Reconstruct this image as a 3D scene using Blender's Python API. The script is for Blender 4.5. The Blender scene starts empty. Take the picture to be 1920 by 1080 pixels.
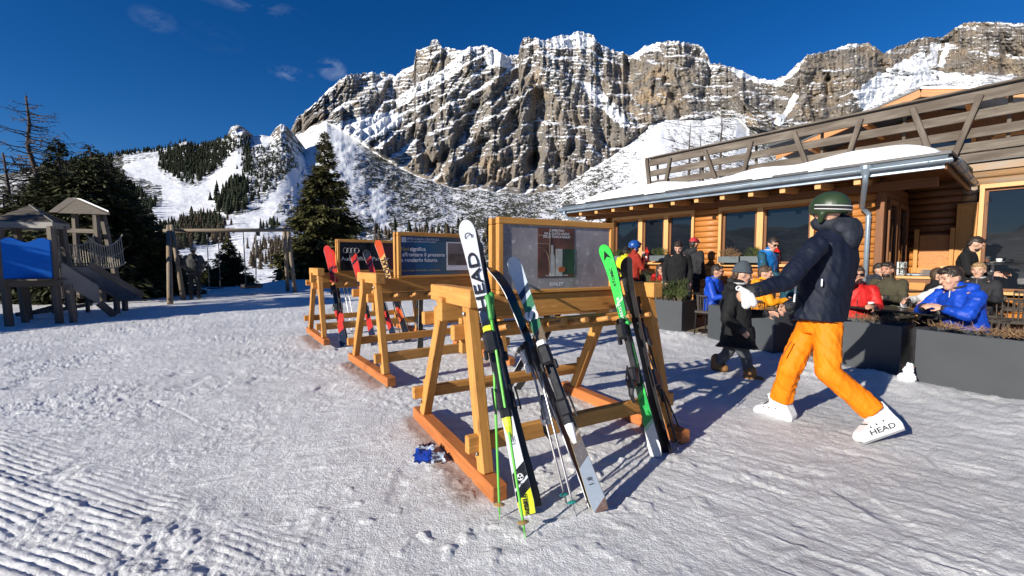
import bpy, math, random
import numpy as np
from mathutils import Vector, Matrix

# ------------------------------------------------------------------ camera, sky, sun, exposure
SC = bpy.context.scene
COL = SC.collection
CAM_H = 1.4
FPX = 800.0                       # focal length in photograph pixels (1920 wide)
PITCH = math.atan(50.0 / FPX)
cam_d = bpy.data.cameras.new('camera')
cam_d.sensor_width = 36.0
cam_d.lens = FPX / 1920.0 * 36.0
cam_d.clip_start = 0.05
cam_d.clip_end = 20000.0
cam = bpy.data.objects.new('camera', cam_d)
cam.location = (0, 0, CAM_H)
cam.rotation_euler = (math.pi / 2 - PITCH, 0, 0)
COL.objects.link(cam)
SC.camera = cam

SUN_EL = math.radians(19.5)
SUN_DIR = Vector((-0.77, -0.64, 0)).normalized() * math.cos(SUN_EL) + Vector((0, 0, math.sin(SUN_EL)))  # towards the sun
world = bpy.data.worlds.new('World')
SC.world = world
world.use_nodes = True
wn = world.node_tree
for n in list(wn.nodes):
    wn.nodes.remove(n)
w_out = wn.nodes.new('ShaderNodeOutputWorld')
w_bg = wn.nodes.new('ShaderNodeBackground')
w_sky = wn.nodes.new('ShaderNodeTexSky')
w_sky.sky_type = 'NISHITA'
w_sky.sun_disc = False
w_sky.sun_elevation = SUN_EL
w_sky.sun_rotation = math.atan2(SUN_DIR.x, SUN_DIR.y)
w_sky.altitude = 2600.0
w_sky.air_density = 1.15
w_sky.dust_density = 0.0
w_sky.ozone_density = 5.0
w_bg.inputs['Strength'].default_value = 0.071
wn.links.new(w_bg.outputs[0], w_out.inputs[0])

sun_d = bpy.data.lights.new('sun', 'SUN')
sun_d.energy = 5.0
sun_d.angle = math.radians(0.53)
sun_d.color = (1.0, 0.935, 0.825)
sun = bpy.data.objects.new('sun', sun_d)
sun.rotation_euler = SUN_DIR.to_track_quat('Z', 'Y').to_euler()
sun.location = SUN_DIR * 50
COL.objects.link(sun)

SC.render.engine = 'CYCLES'
SC.view_settings.view_transform = 'Standard'
SC.view_settings.look = 'None'
SC.view_settings.gamma = 1.0
SC.view_settings.use_curve_mapping = False
SC.view_settings.exposure = 0.52
SC.cycles.use_denoising = True
SC.cycles.max_bounces = 5
SC.cycles.diffuse_bounces = 2
SC.cycles.glossy_bounces = 3
SC.cycles.transmission_bounces = 4
SC.cycles.transparent_max_bounces = 6

rnd = random.Random(7)
RNG = np.random.default_rng(11)
PI = math.pi

# ------------------------------------------------------------------ measuring helpers
def ray(px, py):
    xc = (px - 960.0) / FPX
    yc = (540.0 - py) / FPX
    c, s = math.cos(PITCH), math.sin(PITCH)
    return Vector((xc, c + yc * s, -s + yc * c))

def at(px, py, Y):                 # point seen at a pixel, Y metres ahead
    d = ray(px, py)
    return Vector((0, 0, CAM_H)) + d * (Y / d.y)

def onz(px, py, z=0.0):            # point seen at a pixel on a horizontal plane
    d = ray(px, py)
    return Vector((0, 0, CAM_H)) + d * ((z - CAM_H) / d.z)

# ------------------------------------------------------------------ noise (numpy)
def _h(ix, iy, iz, seed):
    n = (ix.astype(np.int64) * 374761393 + iy.astype(np.int64) * 668265263 + iz.astype(np.int64) * 2147483647 + seed * 1274126177) & 0xFFFFFFFF
    n = ((n ^ (n >> 13)) * 1274126177) & 0xFFFFFFFF
    n = (n ^ (n >> 16)) & 0xFFFFFFFF
    return n.astype(np.float64) / 4294967295.0 * 2 - 1

def vn2(x, y, seed=0):
    x = np.asarray(x, float); y = np.asarray(y, float)
    xi = np.floor(x); yi = np.floor(y)
    fx = x - xi; fy = y - yi
    u = fx * fx * fx * (fx * (fx * 6 - 15) + 10); v = fy * fy * fy * (fy * (fy * 6 - 15) + 10)
    z = np.zeros_like(xi)
    a = _h(xi, yi, z, seed); b = _h(xi + 1, yi, z, seed); c = _h(xi, yi + 1, z, seed); d = _h(xi + 1, yi + 1, z, seed)
    return (a * (1 - u) + b * u) * (1 - v) + (c * (1 - u) + d * u) * v

def ln2(x, y, seed=0):
    # creased value noise: flat facets between lattice points
    x = np.asarray(x, float); y = np.asarray(y, float); xi = np.floor(x); yi = np.floor(y); u = x - xi; v = y - yi; z = np.zeros_like(xi)
    a = _h(xi, yi, z, seed); b = _h(xi + 1, yi, z, seed); c = _h(xi, yi + 1, z, seed); d = _h(xi + 1, yi + 1, z, seed)
    return np.where(u + v < 1, a + (b - a) * u + (c - a) * v, d + (c - d) * (1 - u) + (b - d) * (1 - v))

def crag(x, y, octs=4, seed=0, lac=2.1, gain=0.5):
    s = 0; a = 1.0; t = 0
    for i in range(octs):
        s = s + a * ln2(x + i * 7.7, y - i * 4.1, seed + i * 11); t += a
        x, y = (x * .88 - y * .47) * lac, (x * .47 + y * .88) * lac; a *= gain
    return s / t

def fbm(x, y, octs=5, seed=0, lac=2.03, gain=0.5):
    s = 0; a = 1.0; t = 0
    for i in range(octs):
        s = s + a * vn2(x + i * 17.3, y - i * 9.1, seed + i * 13); t += a
        x = x * lac; y = y * lac; a *= gain
    return s / t

def ridged(x, y, octs=5, seed=0, lac=2.05, gain=0.5):
    s = 0; a = 1.0; t = 0
    for i in range(octs):
        n = 1 - np.abs(vn2(x + i * 5.7, y + i * 3.3, seed + i * 7))
        s = s + a * (n * n * 2 - 1); t += a
        x = x * lac; y = y * lac; a *= gain
    return s / t

def sstep(a, b, x):
    t = np.clip((x - a) / (b - a + 1e-12), 0, 1)
    return t * t * (3 - 2 * t)

# ------------------------------------------------------------------ materials
MATS = {}
def _nt(name):
    m = bpy.data.materials.new(name); m.use_nodes = True
    nt = m.node_tree
    return m, nt, nt.nodes['Principled BSDF']

def N(nt, kind, **kw):
    n = nt.nodes.new('ShaderNode' + kind)
    for k, v in kw.items():
        setattr(n, k, v)
    return n

def mix_rgb(nt, fac, a, b, blend='MIX'):
    n = nt.nodes.new('ShaderNodeMix'); n.data_type = 'RGBA'; n.blend_type = blend
    for sock, val in ((n.inputs['Factor'], fac), (n.inputs['A'], a), (n.inputs['B'], b)):
        pass
    fs = [s for s in n.inputs if s.name == 'Factor' and s.type == 'VALUE'][0]
    as_ = [s for s in n.inputs if s.name == 'A' and s.type == 'RGBA'][0]
    bs = [s for s in n.inputs if s.name == 'B' and s.type == 'RGBA'][0]
    for sock, val in ((fs, fac), (as_, a), (bs, b)):
        if isinstance(val, bpy.types.NodeSocket):
            nt.links.new(val, sock)
        elif isinstance(val, (int, float)):
            sock.default_value = val
        else:
            sock.default_value = (*val[:3], 1)
    return [s for s in n.outputs if s.type == 'RGBA'][0]

def math_n(nt, op, a, b=None, clamp=False):
    n = nt.nodes.new('ShaderNodeMath'); n.operation = op; n.use_clamp = clamp
    for i, val in enumerate((a, b)):
        if val is None: continue
        if isinstance(val, bpy.types.NodeSocket): nt.links.new(val, n.inputs[i])
        else: n.inputs[i].default_value = val
    return n.outputs[0]

def ramp(nt, fac, stops, interp='LINEAR'):
    n = nt.nodes.new('ShaderNodeValToRGB'); cr = n.color_ramp; cr.interpolation = interp
    while len(cr.elements) > 1: cr.elements.remove(cr.elements[-1])
    for i, (p, c) in enumerate(stops):
        e = cr.elements[0] if i == 0 else cr.elements.new(p)
        e.position = p
        e.color = (*c[:3], 1) if len(c) >= 3 else (c[0],) * 3 + (1,)
    nt.links.new(fac, n.inputs[0])
    return n.outputs[0]

def coords(nt, kind='Object', scale=(1, 1, 1), rand=True):
    tc = N(nt, 'TexCoord'); mp = N(nt, 'Mapping')
    mp.inputs['Scale'].default_value = scale
    nt.links.new(tc.outputs[kind], mp.inputs[0])
    if rand:
        oi = N(nt, 'ObjectInfo')
        cm = N(nt, 'CombineXYZ')
        for i, f in enumerate((37.0, 91.0, 53.0)):
            nt.links.new(math_n(nt, 'MULTIPLY', oi.outputs['Random'], f), cm.inputs[i])
        nt.links.new(cm.outputs[0], mp.inputs['Location'])
    return mp.outputs[0]

def noise_n(nt, vec, scale=5, detail=4, rough=0.55, dist=0.0):
    n = N(nt, 'TexNoise'); n.inputs['Scale'].default_value = scale; n.inputs['Detail'].default_value = detail
    n.inputs['Roughness'].default_value = rough; n.inputs['Distortion'].default_value = dist
    nt.links.new(vec, n.inputs['Vector'])
    return n.outputs['Fac']

def bump_n(nt, h, strength, dist=0.01):
    b = N(nt, 'Bump'); b.inputs['Strength'].default_value = strength; b.inputs['Distance'].default_value = dist
    nt.links.new(h, b.inputs['Height'])
    return b.outputs[0]

def plain(name, col, rough=0.6, var=0.2, scale=6.0, bump=0.15, metal=0.0, spec=0.5, coat=0.0, sheen=0.0, bscale=None, bdist=0.004):
    """A painted, woven or cast surface: colour broken by soft noise, roughness noise and fine relief."""
    if name in MATS: return MATS[name]
    m, nt, b = _nt(name)
    v = coords(nt)
    n1 = noise_n(nt, v, scale, 5)
    lo = [max(0, c * (1 - var)) for c in col]; hi = [min(1, c * (1 + var)) for c in col]
    nt.links.new(ramp(nt, n1, [(0.3, lo), (0.7, hi)]), b.inputs['Base Color'])
    nt.links.new(math_n(nt, 'ADD', math_n(nt, 'MULTIPLY', n1, 0.25), rough - 0.12, True), b.inputs['Roughness'])
    b.inputs['Metallic'].default_value = metal
    b.inputs['Specular IOR Level'].default_value = spec
    if coat: b.inputs['Coat Weight'].default_value = coat; b.inputs['Coat Roughness'].default_value = 0.12
    if sheen: b.inputs['Sheen Weight'].default_value = sheen
    if bump:
        n2 = noise_n(nt, v, bscale or scale * 6, 4)
        nt.links.new(bump_n(nt, n2, bump, bdist), b.inputs['Normal'])
    MATS[name] = m
    return m

def wood(name, light, dark, rough=0.55, grain=1.0, weather=None, knots=True, scuff=0.0):
    """Boards and beams: grain runs along the piece's own X axis."""
    if name in MATS: return MATS[name]
    m, nt, b = _nt(name)
    v = coords(nt, 'Object', (0.9, 14, 14))
    g = noise_n(nt, v, 2.2 * grain, 6, 0.6, 0.6)
    v2 = coords(nt, 'Object', (1, 1, 1))
    big = noise_n(nt, v2, 1.6, 3)
    c = ramp(nt, g, [(0.28, dark), (0.5, [(a + d) / 2 for a, d in zip(light, dark)]), (0.72, light)])
    c = mix_rgb(nt, math_n(nt, 'MULTIPLY', big, 0.35), c, [x * 0.72 for x in dark])
    if knots:
        vo = N(nt, 'TexVoronoi'); vo.inputs['Scale'].default_value = 3.0
        nt.links.new(coords(nt, 'Object', (0.75, 2.6, 2.6)), vo.inputs['Vector'])
        k = ramp(nt, vo.outputs['Distance'], [(0.05, (1, 1, 1)), (0.13, (0, 0, 0))])
        c = mix_rgb(nt, math_n(nt, 'MULTIPLY', k, 0.75), c, [x * 0.38 for x in dark])
    if weather:
        w = noise_n(nt, coords(nt, 'Object', (0.6, 3, 3)), 1.8, 5)
        c = mix_rgb(nt, ramp(nt, w, [(0.4, (0, 0, 0)), (0.62, (1, 1, 1))]), c, weather)
    if scuff:
        sf = noise_n(nt, coords(nt, 'Object', (6, 30, 30)), 1.3, 6, .7); dk = noise_n(nt, coords(nt, 'Object', (1.5, 4, 4)), 1.6, 5, .65)
        c = mix_rgb(nt, math_n(nt, 'MULTIPLY', ramp(nt, sf, [(.60, (0, 0, 0)), (.68, (1, 1, 1))]), scuff), c, [min(1, x * 1.35 + .05) for x in light])
        c = mix_rgb(nt, math_n(nt, 'MULTIPLY', ramp(nt, dk, [(.55, (0, 0, 0)), (.72, (1, 1, 1))]), scuff), c, [x * .45 for x in dark])
    nt.links.new(c, b.inputs['Base Color'])
    b.inputs['Roughness'].default_value = rough
    b.inputs['Specular IOR Level'].default_value = 0.35
    nt.links.new(bump_n(nt, g, 0.35, 0.003), b.inputs['Normal'])
    MATS[name] = m
    return m

# ------------------------------------------------------------------ mesh helpers
def mesh_np(name, V, F, mat=None, smooth=False):
    """V (n,3), F (m,3|4) arrays -> mesh datablock."""
    V = np.asarray(V, np.float32); F = np.asarray(F, np.int32)
    me = bpy.data.meshes.new(name)
    k = F.shape[1]
    me.vertices.add(len(V)); me.vertices.foreach_set('co', V.ravel())
    me.loops.add(F.size); me.loops.foreach_set('vertex_index', F.ravel())
    me.polygons.add(len(F)); me.polygons.foreach_set('loop_start', np.arange(0, F.size, k, dtype=np.int32))
    me.polygons.foreach_set('loop_total', np.full(len(F), k, np.int32))
    if smooth: me.polygons.foreach_set('use_smooth', np.ones(len(F), bool))
    me.update(calc_edges=True)
    if mat: me.materials.append(mat)
    return me

class MB:
    """Collects shapes for ONE mesh object."""
    def __init__(s): s.v = []; s.f = []; s.mi = []
    def add(s, vs, fs, mi=0):
        o = len(s.v); s.v.extend([tuple(p) for p in vs]); s.f.extend([tuple(i + o for i in f) for f in fs]); s.mi.extend([mi] * len(fs))
        return s
    def box(s, c, d, rot=None, mi=0):
        c = Vector(c); R = rot or Matrix.Identity(3)
        vs = [c + R @ Vector((x * d[0] / 2, y * d[1] / 2, z * d[2] / 2)) for z in (-1, 1) for x, y in ((-1, -1), (1, -1), (1, 1), (-1, 1))]
        return s.add(vs, [(3, 2, 1, 0), (4, 5, 6, 7), (0, 1, 5, 4), (1, 2, 6, 5), (2, 3, 7, 6), (3, 0, 4, 7)], mi)
    def cbox(s, c, d, ch=0.005, rot=None, mi=0):     # box with chamfered edges
        c = Vector(c); R = rot or Matrix.Identity(3); hx, hy, hz = [t / 2 for t in d]
        ch = min(ch, hx * .9, hy * .9, hz * .9)
        vs = []; idx = {}
        for sx in (-1, 1):
            for sy in (-1, 1):
                for sz in (-1, 1):
                    for ax in range(3):
                        p = [sx * (hx - (0 if ax == 0 else ch)), sy * (hy - (0 if ax == 1 else ch)), sz * (hz - (0 if ax == 2 else ch))]
                        idx[(sx, sy, sz, ax)] = len(vs); vs.append(c + R @ Vector(p))
        fs = []
        for ax in range(3):
            o = [i for i in range(3) if i != ax]
            for sg in (-1, 1):
                loop = []
                for a, bq in ((-1, -1), (1, -1), (1, 1), (-1, 1)):
                    k = [0, 0, 0]; k[ax] = sg; k[o[0]] = a; k[o[1]] = bq
                    loop.append(idx[(*k, ax)])
                if (sg < 0) ^ (ax == 1): loop.reverse()
                fs.append(tuple(loop))
        for ax in range(3):        # edges parallel to ax
            o = [i for i in range(3) if i != ax]
            for a in (-1, 1):
                for bq in (-1, 1):
                    q = []
                    for sg, faceax in ((-1, o[0]), (1, o[0]), (1, o[1]), (-1, o[1])):
                        k = [0, 0, 0]; k[ax] = sg; k[o[0]] = a; k[o[1]] = bq
                        q.append(idx[(*k, faceax)])
                    if (a * bq > 0) ^ (ax == 1): q.reverse()
                    fs.append(tuple(q))
        for sx in (-1, 1):
            for sy in (-1, 1):
                for sz in (-1, 1):
                    t = [idx[(sx, sy, sz, a)] for a in range(3)]
                    if sx * sy * sz < 0: t.reverse()
                    fs.append(tuple(t))
        return s.add(vs, fs, mi)
    def beam(s, a, b, w, h, up=(0, 0, 1), ch=0.0, mi=0):
        a = Vector(a); b = Vector(b); x = (b - a); L = x.length; x.normalize()
        y = Vector(up).cross(x)
        if y.length < 1e-4: y = Vector((0, 1, 0)).cross(x)
        y.normalize(); z = x.cross(y)
        R = Matrix((x, y, z)).transposed()
        return s.cbox((a + b) / 2, (L, w, h), ch, R, mi) if ch else s.box((a + b) / 2, (L, w, h), R, mi)
    def tube(s, pts, r, n=8, cap=True, mi=0, flat=None):
        pts = [Vector(p) for p in pts]; m = len(pts)
        rr = list(r) if isinstance(r, (list, tuple)) else [r] * m
        vs = []; fs = []; prev = None
        for i, p in enumerate(pts):
            t = (pts[min(i + 1, m - 1)] - pts[max(i - 1, 0)]).normalized()
            if prev is None:
                a = Vector((0, 0, 1)) if abs(t.z) < 0.9 else Vector((1, 0, 0))
                x = a.cross(t).normalized()
            else:
                x = (prev - t * prev.dot(t))
                x = x.normalized() if x.length > 1e-6 else prev
            y = t.cross(x); prev = x
            for k in range(n):
                an = 2 * PI * k / n
                vs.append(p + (x * math.cos(an) + y * math.sin(an) * (flat or 1)) * rr[i])
        for i in range(m - 1):
            for k in range(n):
                k2 = (k + 1) % n
                fs.append((i * n + k, i * n + k2, (i + 1) * n + k2, (i + 1) * n + k))
        if cap:
            fs.append(tuple(reversed(range(n)))); fs.append(tuple((m - 1) * n + k for k in range(n)))
        return s.add(vs, fs, mi)
    def lathe(s, prof, n=16, c=(0, 0, 0), R=None, mi=0):    # prof: (radius, z)
        c = Vector(c); R = R or Matrix.Identity(3)
        vs = []; fs = []
        for r, z in prof:
            for k in range(n):
                a = 2 * PI * k / n
                vs.append(c + R @ Vector((r * math.cos(a), r * math.sin(a), z)))
        for i in range(len(prof) - 1):
            for k in range(n):
                k2 = (k + 1) % n
                fs.append((i * n + k, i * n + k2, (i + 1) * n + k2, (i + 1) * n + k))
        if prof[0][0] > 1e-5: fs.append(tuple(reversed(range(n))))
        if prof[-1][0] > 1e-5: fs.append(tuple((len(prof) - 1) * n + k for k in range(n)))
        return s.add(vs, fs, mi)
    def ell(s, c, r, nu=14, nv=9, R=None, mi=0, zmin=-1.0, zmax=1.0):
        c = Vector(c); R = R or Matrix.Identity(3)
        if isinstance(r, (int, float)): r = (r, r, r)
        vs = []; fs = []
        for j in range(nv + 1):
            z = math.sin(-PI / 2 + PI * j / nv); z = max(zmin, min(zmax, z)); q = math.sqrt(max(0, 1 - z * z))
            for k in range(nu):
                a = 2 * PI * k / nu
                vs.append(c + R @ Vector((r[0] * q * math.cos(a), r[1] * q * math.sin(a), r[2] * z)))
        for j in range(nv):
            for k in range(nu):
                k2 = (k + 1) % nu
                fs.append((j * nu + k, j * nu + k2, (j + 1) * nu + k2, (j + 1) * nu + k))
        fs.append(tuple(reversed(range(nu)))); fs.append(tuple(nv * nu + k for k in range(nu)))
        return s.add(vs, fs, mi)
    def cap(s, a, b, ra, rb, n=12, mi=0, flat=None):        # tapered capsule
        a = Vector(a); b = Vector(b); d = (b - a); L = d.length
        if L < 1e-5: return s.ell(a, max(ra, rb))
        d.normalize(); pts = []; rs = []
        for k in range(5):
            t = PI / 2 * k / 4.0 * 0.98; pts.append(a - d * ra * math.cos(t)); rs.append(max(ra * math.sin(t), ra * .05))
        for k in range(5):
            t = PI / 2 * (1 - k / 4.0 * 0.98) ; pts.append(b + d * rb * math.cos(t)); rs.append(max(rb * math.sin(t), rb * .05))
        return s.tube(pts, rs, n, True, mi, flat)
    def prism(s, poly, a, b, mi=0):   # polygon list of Vectors swept by offset vector from a to b
        a = Vector(a); b = Vector(b); n = len(poly)
        vs = [Vector(p) + a for p in poly] + [Vector(p) + b for p in poly]
        fs = [tuple(reversed(range(n))), tuple(range(n, 2 * n))] + [(i, (i + 1) % n, n + (i + 1) % n, n + i) for i in range(n)]
        return s.add(vs, fs, mi)
    def mesh(s, name, mats, smooth=False):
        me = bpy.data.meshes.new(name); me.from_pydata(s.v, [], s.f)
        if not isinstance(mats, (list, tuple)): mats = [mats]
        for m in mats: me.materials.append(m)
        if len(mats) > 1: me.polygons.foreach_set('material_index', s.mi)
        if smooth: me.polygons.foreach_set('use_smooth', [True] * len(s.f))
        me.update()
        return me
    def build(s, name, mats, parent=None, smooth=False, loc=None, world=False):
        """world=True: the vertices are world coordinates; they are moved into the parent's frame."""
        if world and parent is not None:
            inv = wmat(parent).inverted()
            s.v = [tuple(inv @ Vector(p)) for p in s.v]
        if world and parent is None and loc is not None:
            l = Vector(loc); s.v = [tuple(Vector(p) - l) for p in s.v]
        o = link(name, s.mesh(name, mats, smooth), parent)
        if loc is not None: o.location = loc
        return o

def wmat(o):
    m = o.matrix_basis.copy() if o.parent is None else wmat(o.parent) @ o.matrix_basis
    return m

def link(name, data, parent=None):
    o = bpy.data.objects.new(name, data); COL.objects.link(o)
    if parent is not None: o.parent = parent
    return o

def tag(o, label=None, cat=None, group=None, kind=None):
    if label: o['label'] = label
    if cat: o['category'] = cat
    if group: o['group'] = group
    if kind: o['kind'] = kind
    return o

def thing(name, label, cat, loc=(0, 0, 0), rz=0.0, group=None):
    o = link(name, None); o.location = loc; o.rotation_euler = (0, 0, rz); o.empty_display_size = 0.1
    return tag(o, label, cat, group)

def copy_tree(o, parent=None):
    c = o.copy(); COL.objects.link(c); c.parent = parent
    for ch in list(o.children): copy_tree(ch, c)
    return c

_BEAMS = {}
def beam_o(name, a, b, w, h, mat, parent=None, up=(0, 0, 1), ch=0.006, world=False):
    """One squared timber as its own object; X runs along it so the grain follows."""
    a = Vector(a); b = Vector(b)
    if world and parent is not None:
        inv = wmat(parent).inverted(); a = inv @ a; b = inv @ b; up = inv.to_3x3() @ Vector(up)
    x = b - a; L = x.length; x.normalize()
    y = Vector(up).cross(x)
    if y.length < 1e-4: y = Vector((0, 1, 0)).cross(x)
    y.normalize(); z = x.cross(y)
    key = (round(L, 3), round(w, 3), round(h, 3), mat.name, round(ch, 4))
    if key not in _BEAMS:
        _BEAMS[key] = MB().cbox((0, 0, 0), (L, w, h), ch).mesh(name, mat)
    o = link(name, _BEAMS[key], parent)
    M = Matrix((x, y, z)).transposed().to_4x4(); M.translation = (a + b) / 2
    o.matrix_basis = M
    return o

def pole_o(name, a, b, r0, r1, mat, parent=None, n=10, world=False):
    a = Vector(a); b = Vector(b)
    if world and parent is not None:
        inv = wmat(parent).inverted(); a = inv @ a; b = inv @ b
    x = b - a; L = x.length; x.normalize()
    y = Vector((0, 0, 1)).cross(x)
    if y.length < 1e-3: y = Vector((0, 1, 0)).cross(x)
    y.normalize(); z = x.cross(y)
    o = link(name, MB().tube([(-L / 2, 0, 0), (0, 0, 0), (L / 2, 0, 0)], [r0, (r0 + r1) / 2, r1], n).mesh(name, mat), parent)
    for i, p in enumerate(o.data.polygons): p.use_smooth = len(p.vertices) == 4
    M = Matrix((x, y, z)).transposed().to_4x4(); M.translation = (a + b) / 2
    o.matrix_basis = M
    return o

# lettering (made first, while the scene is light)
_TXT = {}
def text_mesh(body, extr=0.0, bold=0.0, xscale=1.0):
    key = (body, extr, bold, xscale)
    if key in _TXT: return _TXT[key]
    cu = bpy.data.curves.new('lettering', 'FONT'); cu.body = body; cu.size = 1.0; cu.align_x = 'CENTER'; cu.align_y = 'CENTER'
    cu.extrude = extr; cu.offset = bold; cu.resolution_u = 3
    o = bpy.data.objects.new('lettering', cu); COL.objects.link(o)
    dg = bpy.context.evaluated_depsgraph_get()
    me = bpy.data.meshes.new_from_object(o.evaluated_get(dg))
    me.transform(Matrix.Scale(xscale, 4, (1, 0, 0)))
    bpy.data.objects.remove(o); bpy.data.curves.remove(cu)
    _TXT[key] = me
    return me

def text_o(name, body, size, mat, parent, M, bold=0.0, xscale=1.0):
    """Lettering on a surface; M (4x4, parent's frame): X reading direction, Z out of the surface."""
    me = text_mesh(body, 0.0, bold, xscale).copy(); me.materials.clear(); me.materials.append(mat)
    o = link(name, me, parent)
    o.matrix_basis = M @ Matrix.Scale(size, 4)
    return o

def frame(o, x, y):
    x = Vector(x).normalized(); y = Vector(y); y = (y - x * y.dot(x)).normalized(); z = x.cross(y)
    M = Matrix((x, y, z)).transposed().to_4x4(); M.translation = o
    return M

TEXTS = [('HEAD', 0.02, 1.25), ('ATOMIC', 0.0, 1.2), ('KINLEY', 0.015, 1.0)]
for b_, o_, s_ in TEXTS: text_mesh(b_, 0.0, o_, s_)
# ------------------------------------------------------------------ wisps of cloud in the sky
def sky_clouds():
    tc = N(wn, 'TexCoord'); base = w_sky.outputs[0]
    total = None
    for px, py, rx, ry, a in ((288, 36, .034, .02, .09), (622, 130, .030, .022, .32), (546, 138, .042, .014, .22), (452, 2, .11, .02, .11), (400, 70, .05, .025, .03)):
        d = ray(px, py).normalized()
        side = Vector((d.y, -d.x, 0)).normalized(); upv = side.cross(d)
        dx = N(wn, 'VectorMath', operation='DOT_PRODUCT'); dx.inputs[1].default_value = side / rx
        dy = N(wn, 'VectorMath', operation='DOT_PRODUCT'); dy.inputs[1].default_value = upv / ry
        df = N(wn, 'VectorMath', operation='DOT_PRODUCT'); df.inputs[1].default_value = d
        for q in (dx, dy, df): wn.links.new(tc.outputs['Generated'], q.inputs[0])
        r2 = math_n(wn, 'ADD', math_n(wn, 'POWER', math_n(wn, 'ABSOLUTE', dx.outputs['Value']), 2), math_n(wn, 'POWER', math_n(wn, 'ABSOLUTE', dy.outputs['Value']), 2))
        m = math_n(wn, 'MULTIPLY', math_n(wn, 'SUBTRACT', 1.0, r2, True), math_n(wn, 'GREATER_THAN', df.outputs['Value'], 0.0))
        m = math_n(wn, 'MULTIPLY', m, a)
        total = m if total is None else math_n(wn, 'ADD', total, m)
    mp = N(wn, 'Mapping'); mp.inputs['Scale'].default_value = (15, 15, 34); wn.links.new(tc.outputs['Generated'], mp.inputs[0])
    n = noise_n(wn, mp.outputs[0], 1.0, 7, 0.62, 0.8)
    w = math_n(wn, 'MULTIPLY', math_n(wn, 'MULTIPLY', total, 1.4), ramp(wn, n, [(0.44, (0, 0, 0)), (0.86, (1, 1, 1))]), True)
    sat = N(wn, 'HueSaturation'); sat.inputs['Saturation'].default_value = 1.24; sat.inputs['Hue'].default_value = .51
    wn.links.new(base, sat.inputs['Color'])
    c = mix_rgb(wn, w, sat.outputs[0], (9.5, 10.5, 12.0))
    wn.links.new(c, w_bg.inputs['Color'])
sky_clouds()

# ------------------------------------------------------------------ terrain: mountain massif, ski hill, village ground
def poly(pts, x):
    p = np.array(pts, float); return np.interp(x, p[:, 0], p[:, 1])

def px_of(V):
    """Photograph coordinates of terrain points, used only to read the map of pistes, screes and woods off the photograph."""
    c, s = math.cos(PITCH), math.sin(PITCH)
    x, y, z = V[..., 0], V[..., 1], V[..., 2] - CAM_H
    d = y * c - z * s; u = y * s + z * c
    return 960 + FPX * x / d, 540 - FPX * u / d

def pos(px, py, Y):
    """World positions for arrays of bearings (px), heights (py) and distances ahead Y."""
    c, s = math.cos(PITCH), math.sin(PITCH)
    xc = (px - 960.0) / FPX; yc = (540.0 - py) / FPX
    dy = c + yc * s; dz = -s + yc * c
    return np.stack([xc / dy * Y, Y + 0 * xc, CAM_H + dz / dy * Y], -1)

def inpoly(px, py, pts):
    p = np.array(pts, float); ins = np.zeros(px.shape, bool); n = len(p); j = n - 1
    for i in range(n):
        xi, yi = p[i]; xj, yj = p[j]
        c = ((yi > py) != (yj > py)) & (px < (xj - xi) * (py - yi) / (yj - yi + 1e-9) + xi)
        ins ^= c; j = i
    return ins

def grid_faces(nr, nc):
    i = np.arange(nr - 1)[:, None] * nc + np.arange(nc - 1)[None, :]
    return np.stack([i, i + 1, i + nc + 1, i + nc], -1).reshape(-1, 4)

def grid_normals(P):
    du = np.gradient(P, axis=1); dv = np.gradient(P, axis=0)
    n = np.cross(du, dv); n /= np.linalg.norm(n, axis=-1, keepdims=True) + 1e-9
    n *= np.sign(n[..., 2:3] + 1e-9)
    return n

def attr(me, name, arr):
    a = me.attributes.new(name, 'FLOAT', 'POINT'); a.data.foreach_set('value', np.asarray(arr, np.float32).ravel())

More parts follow.
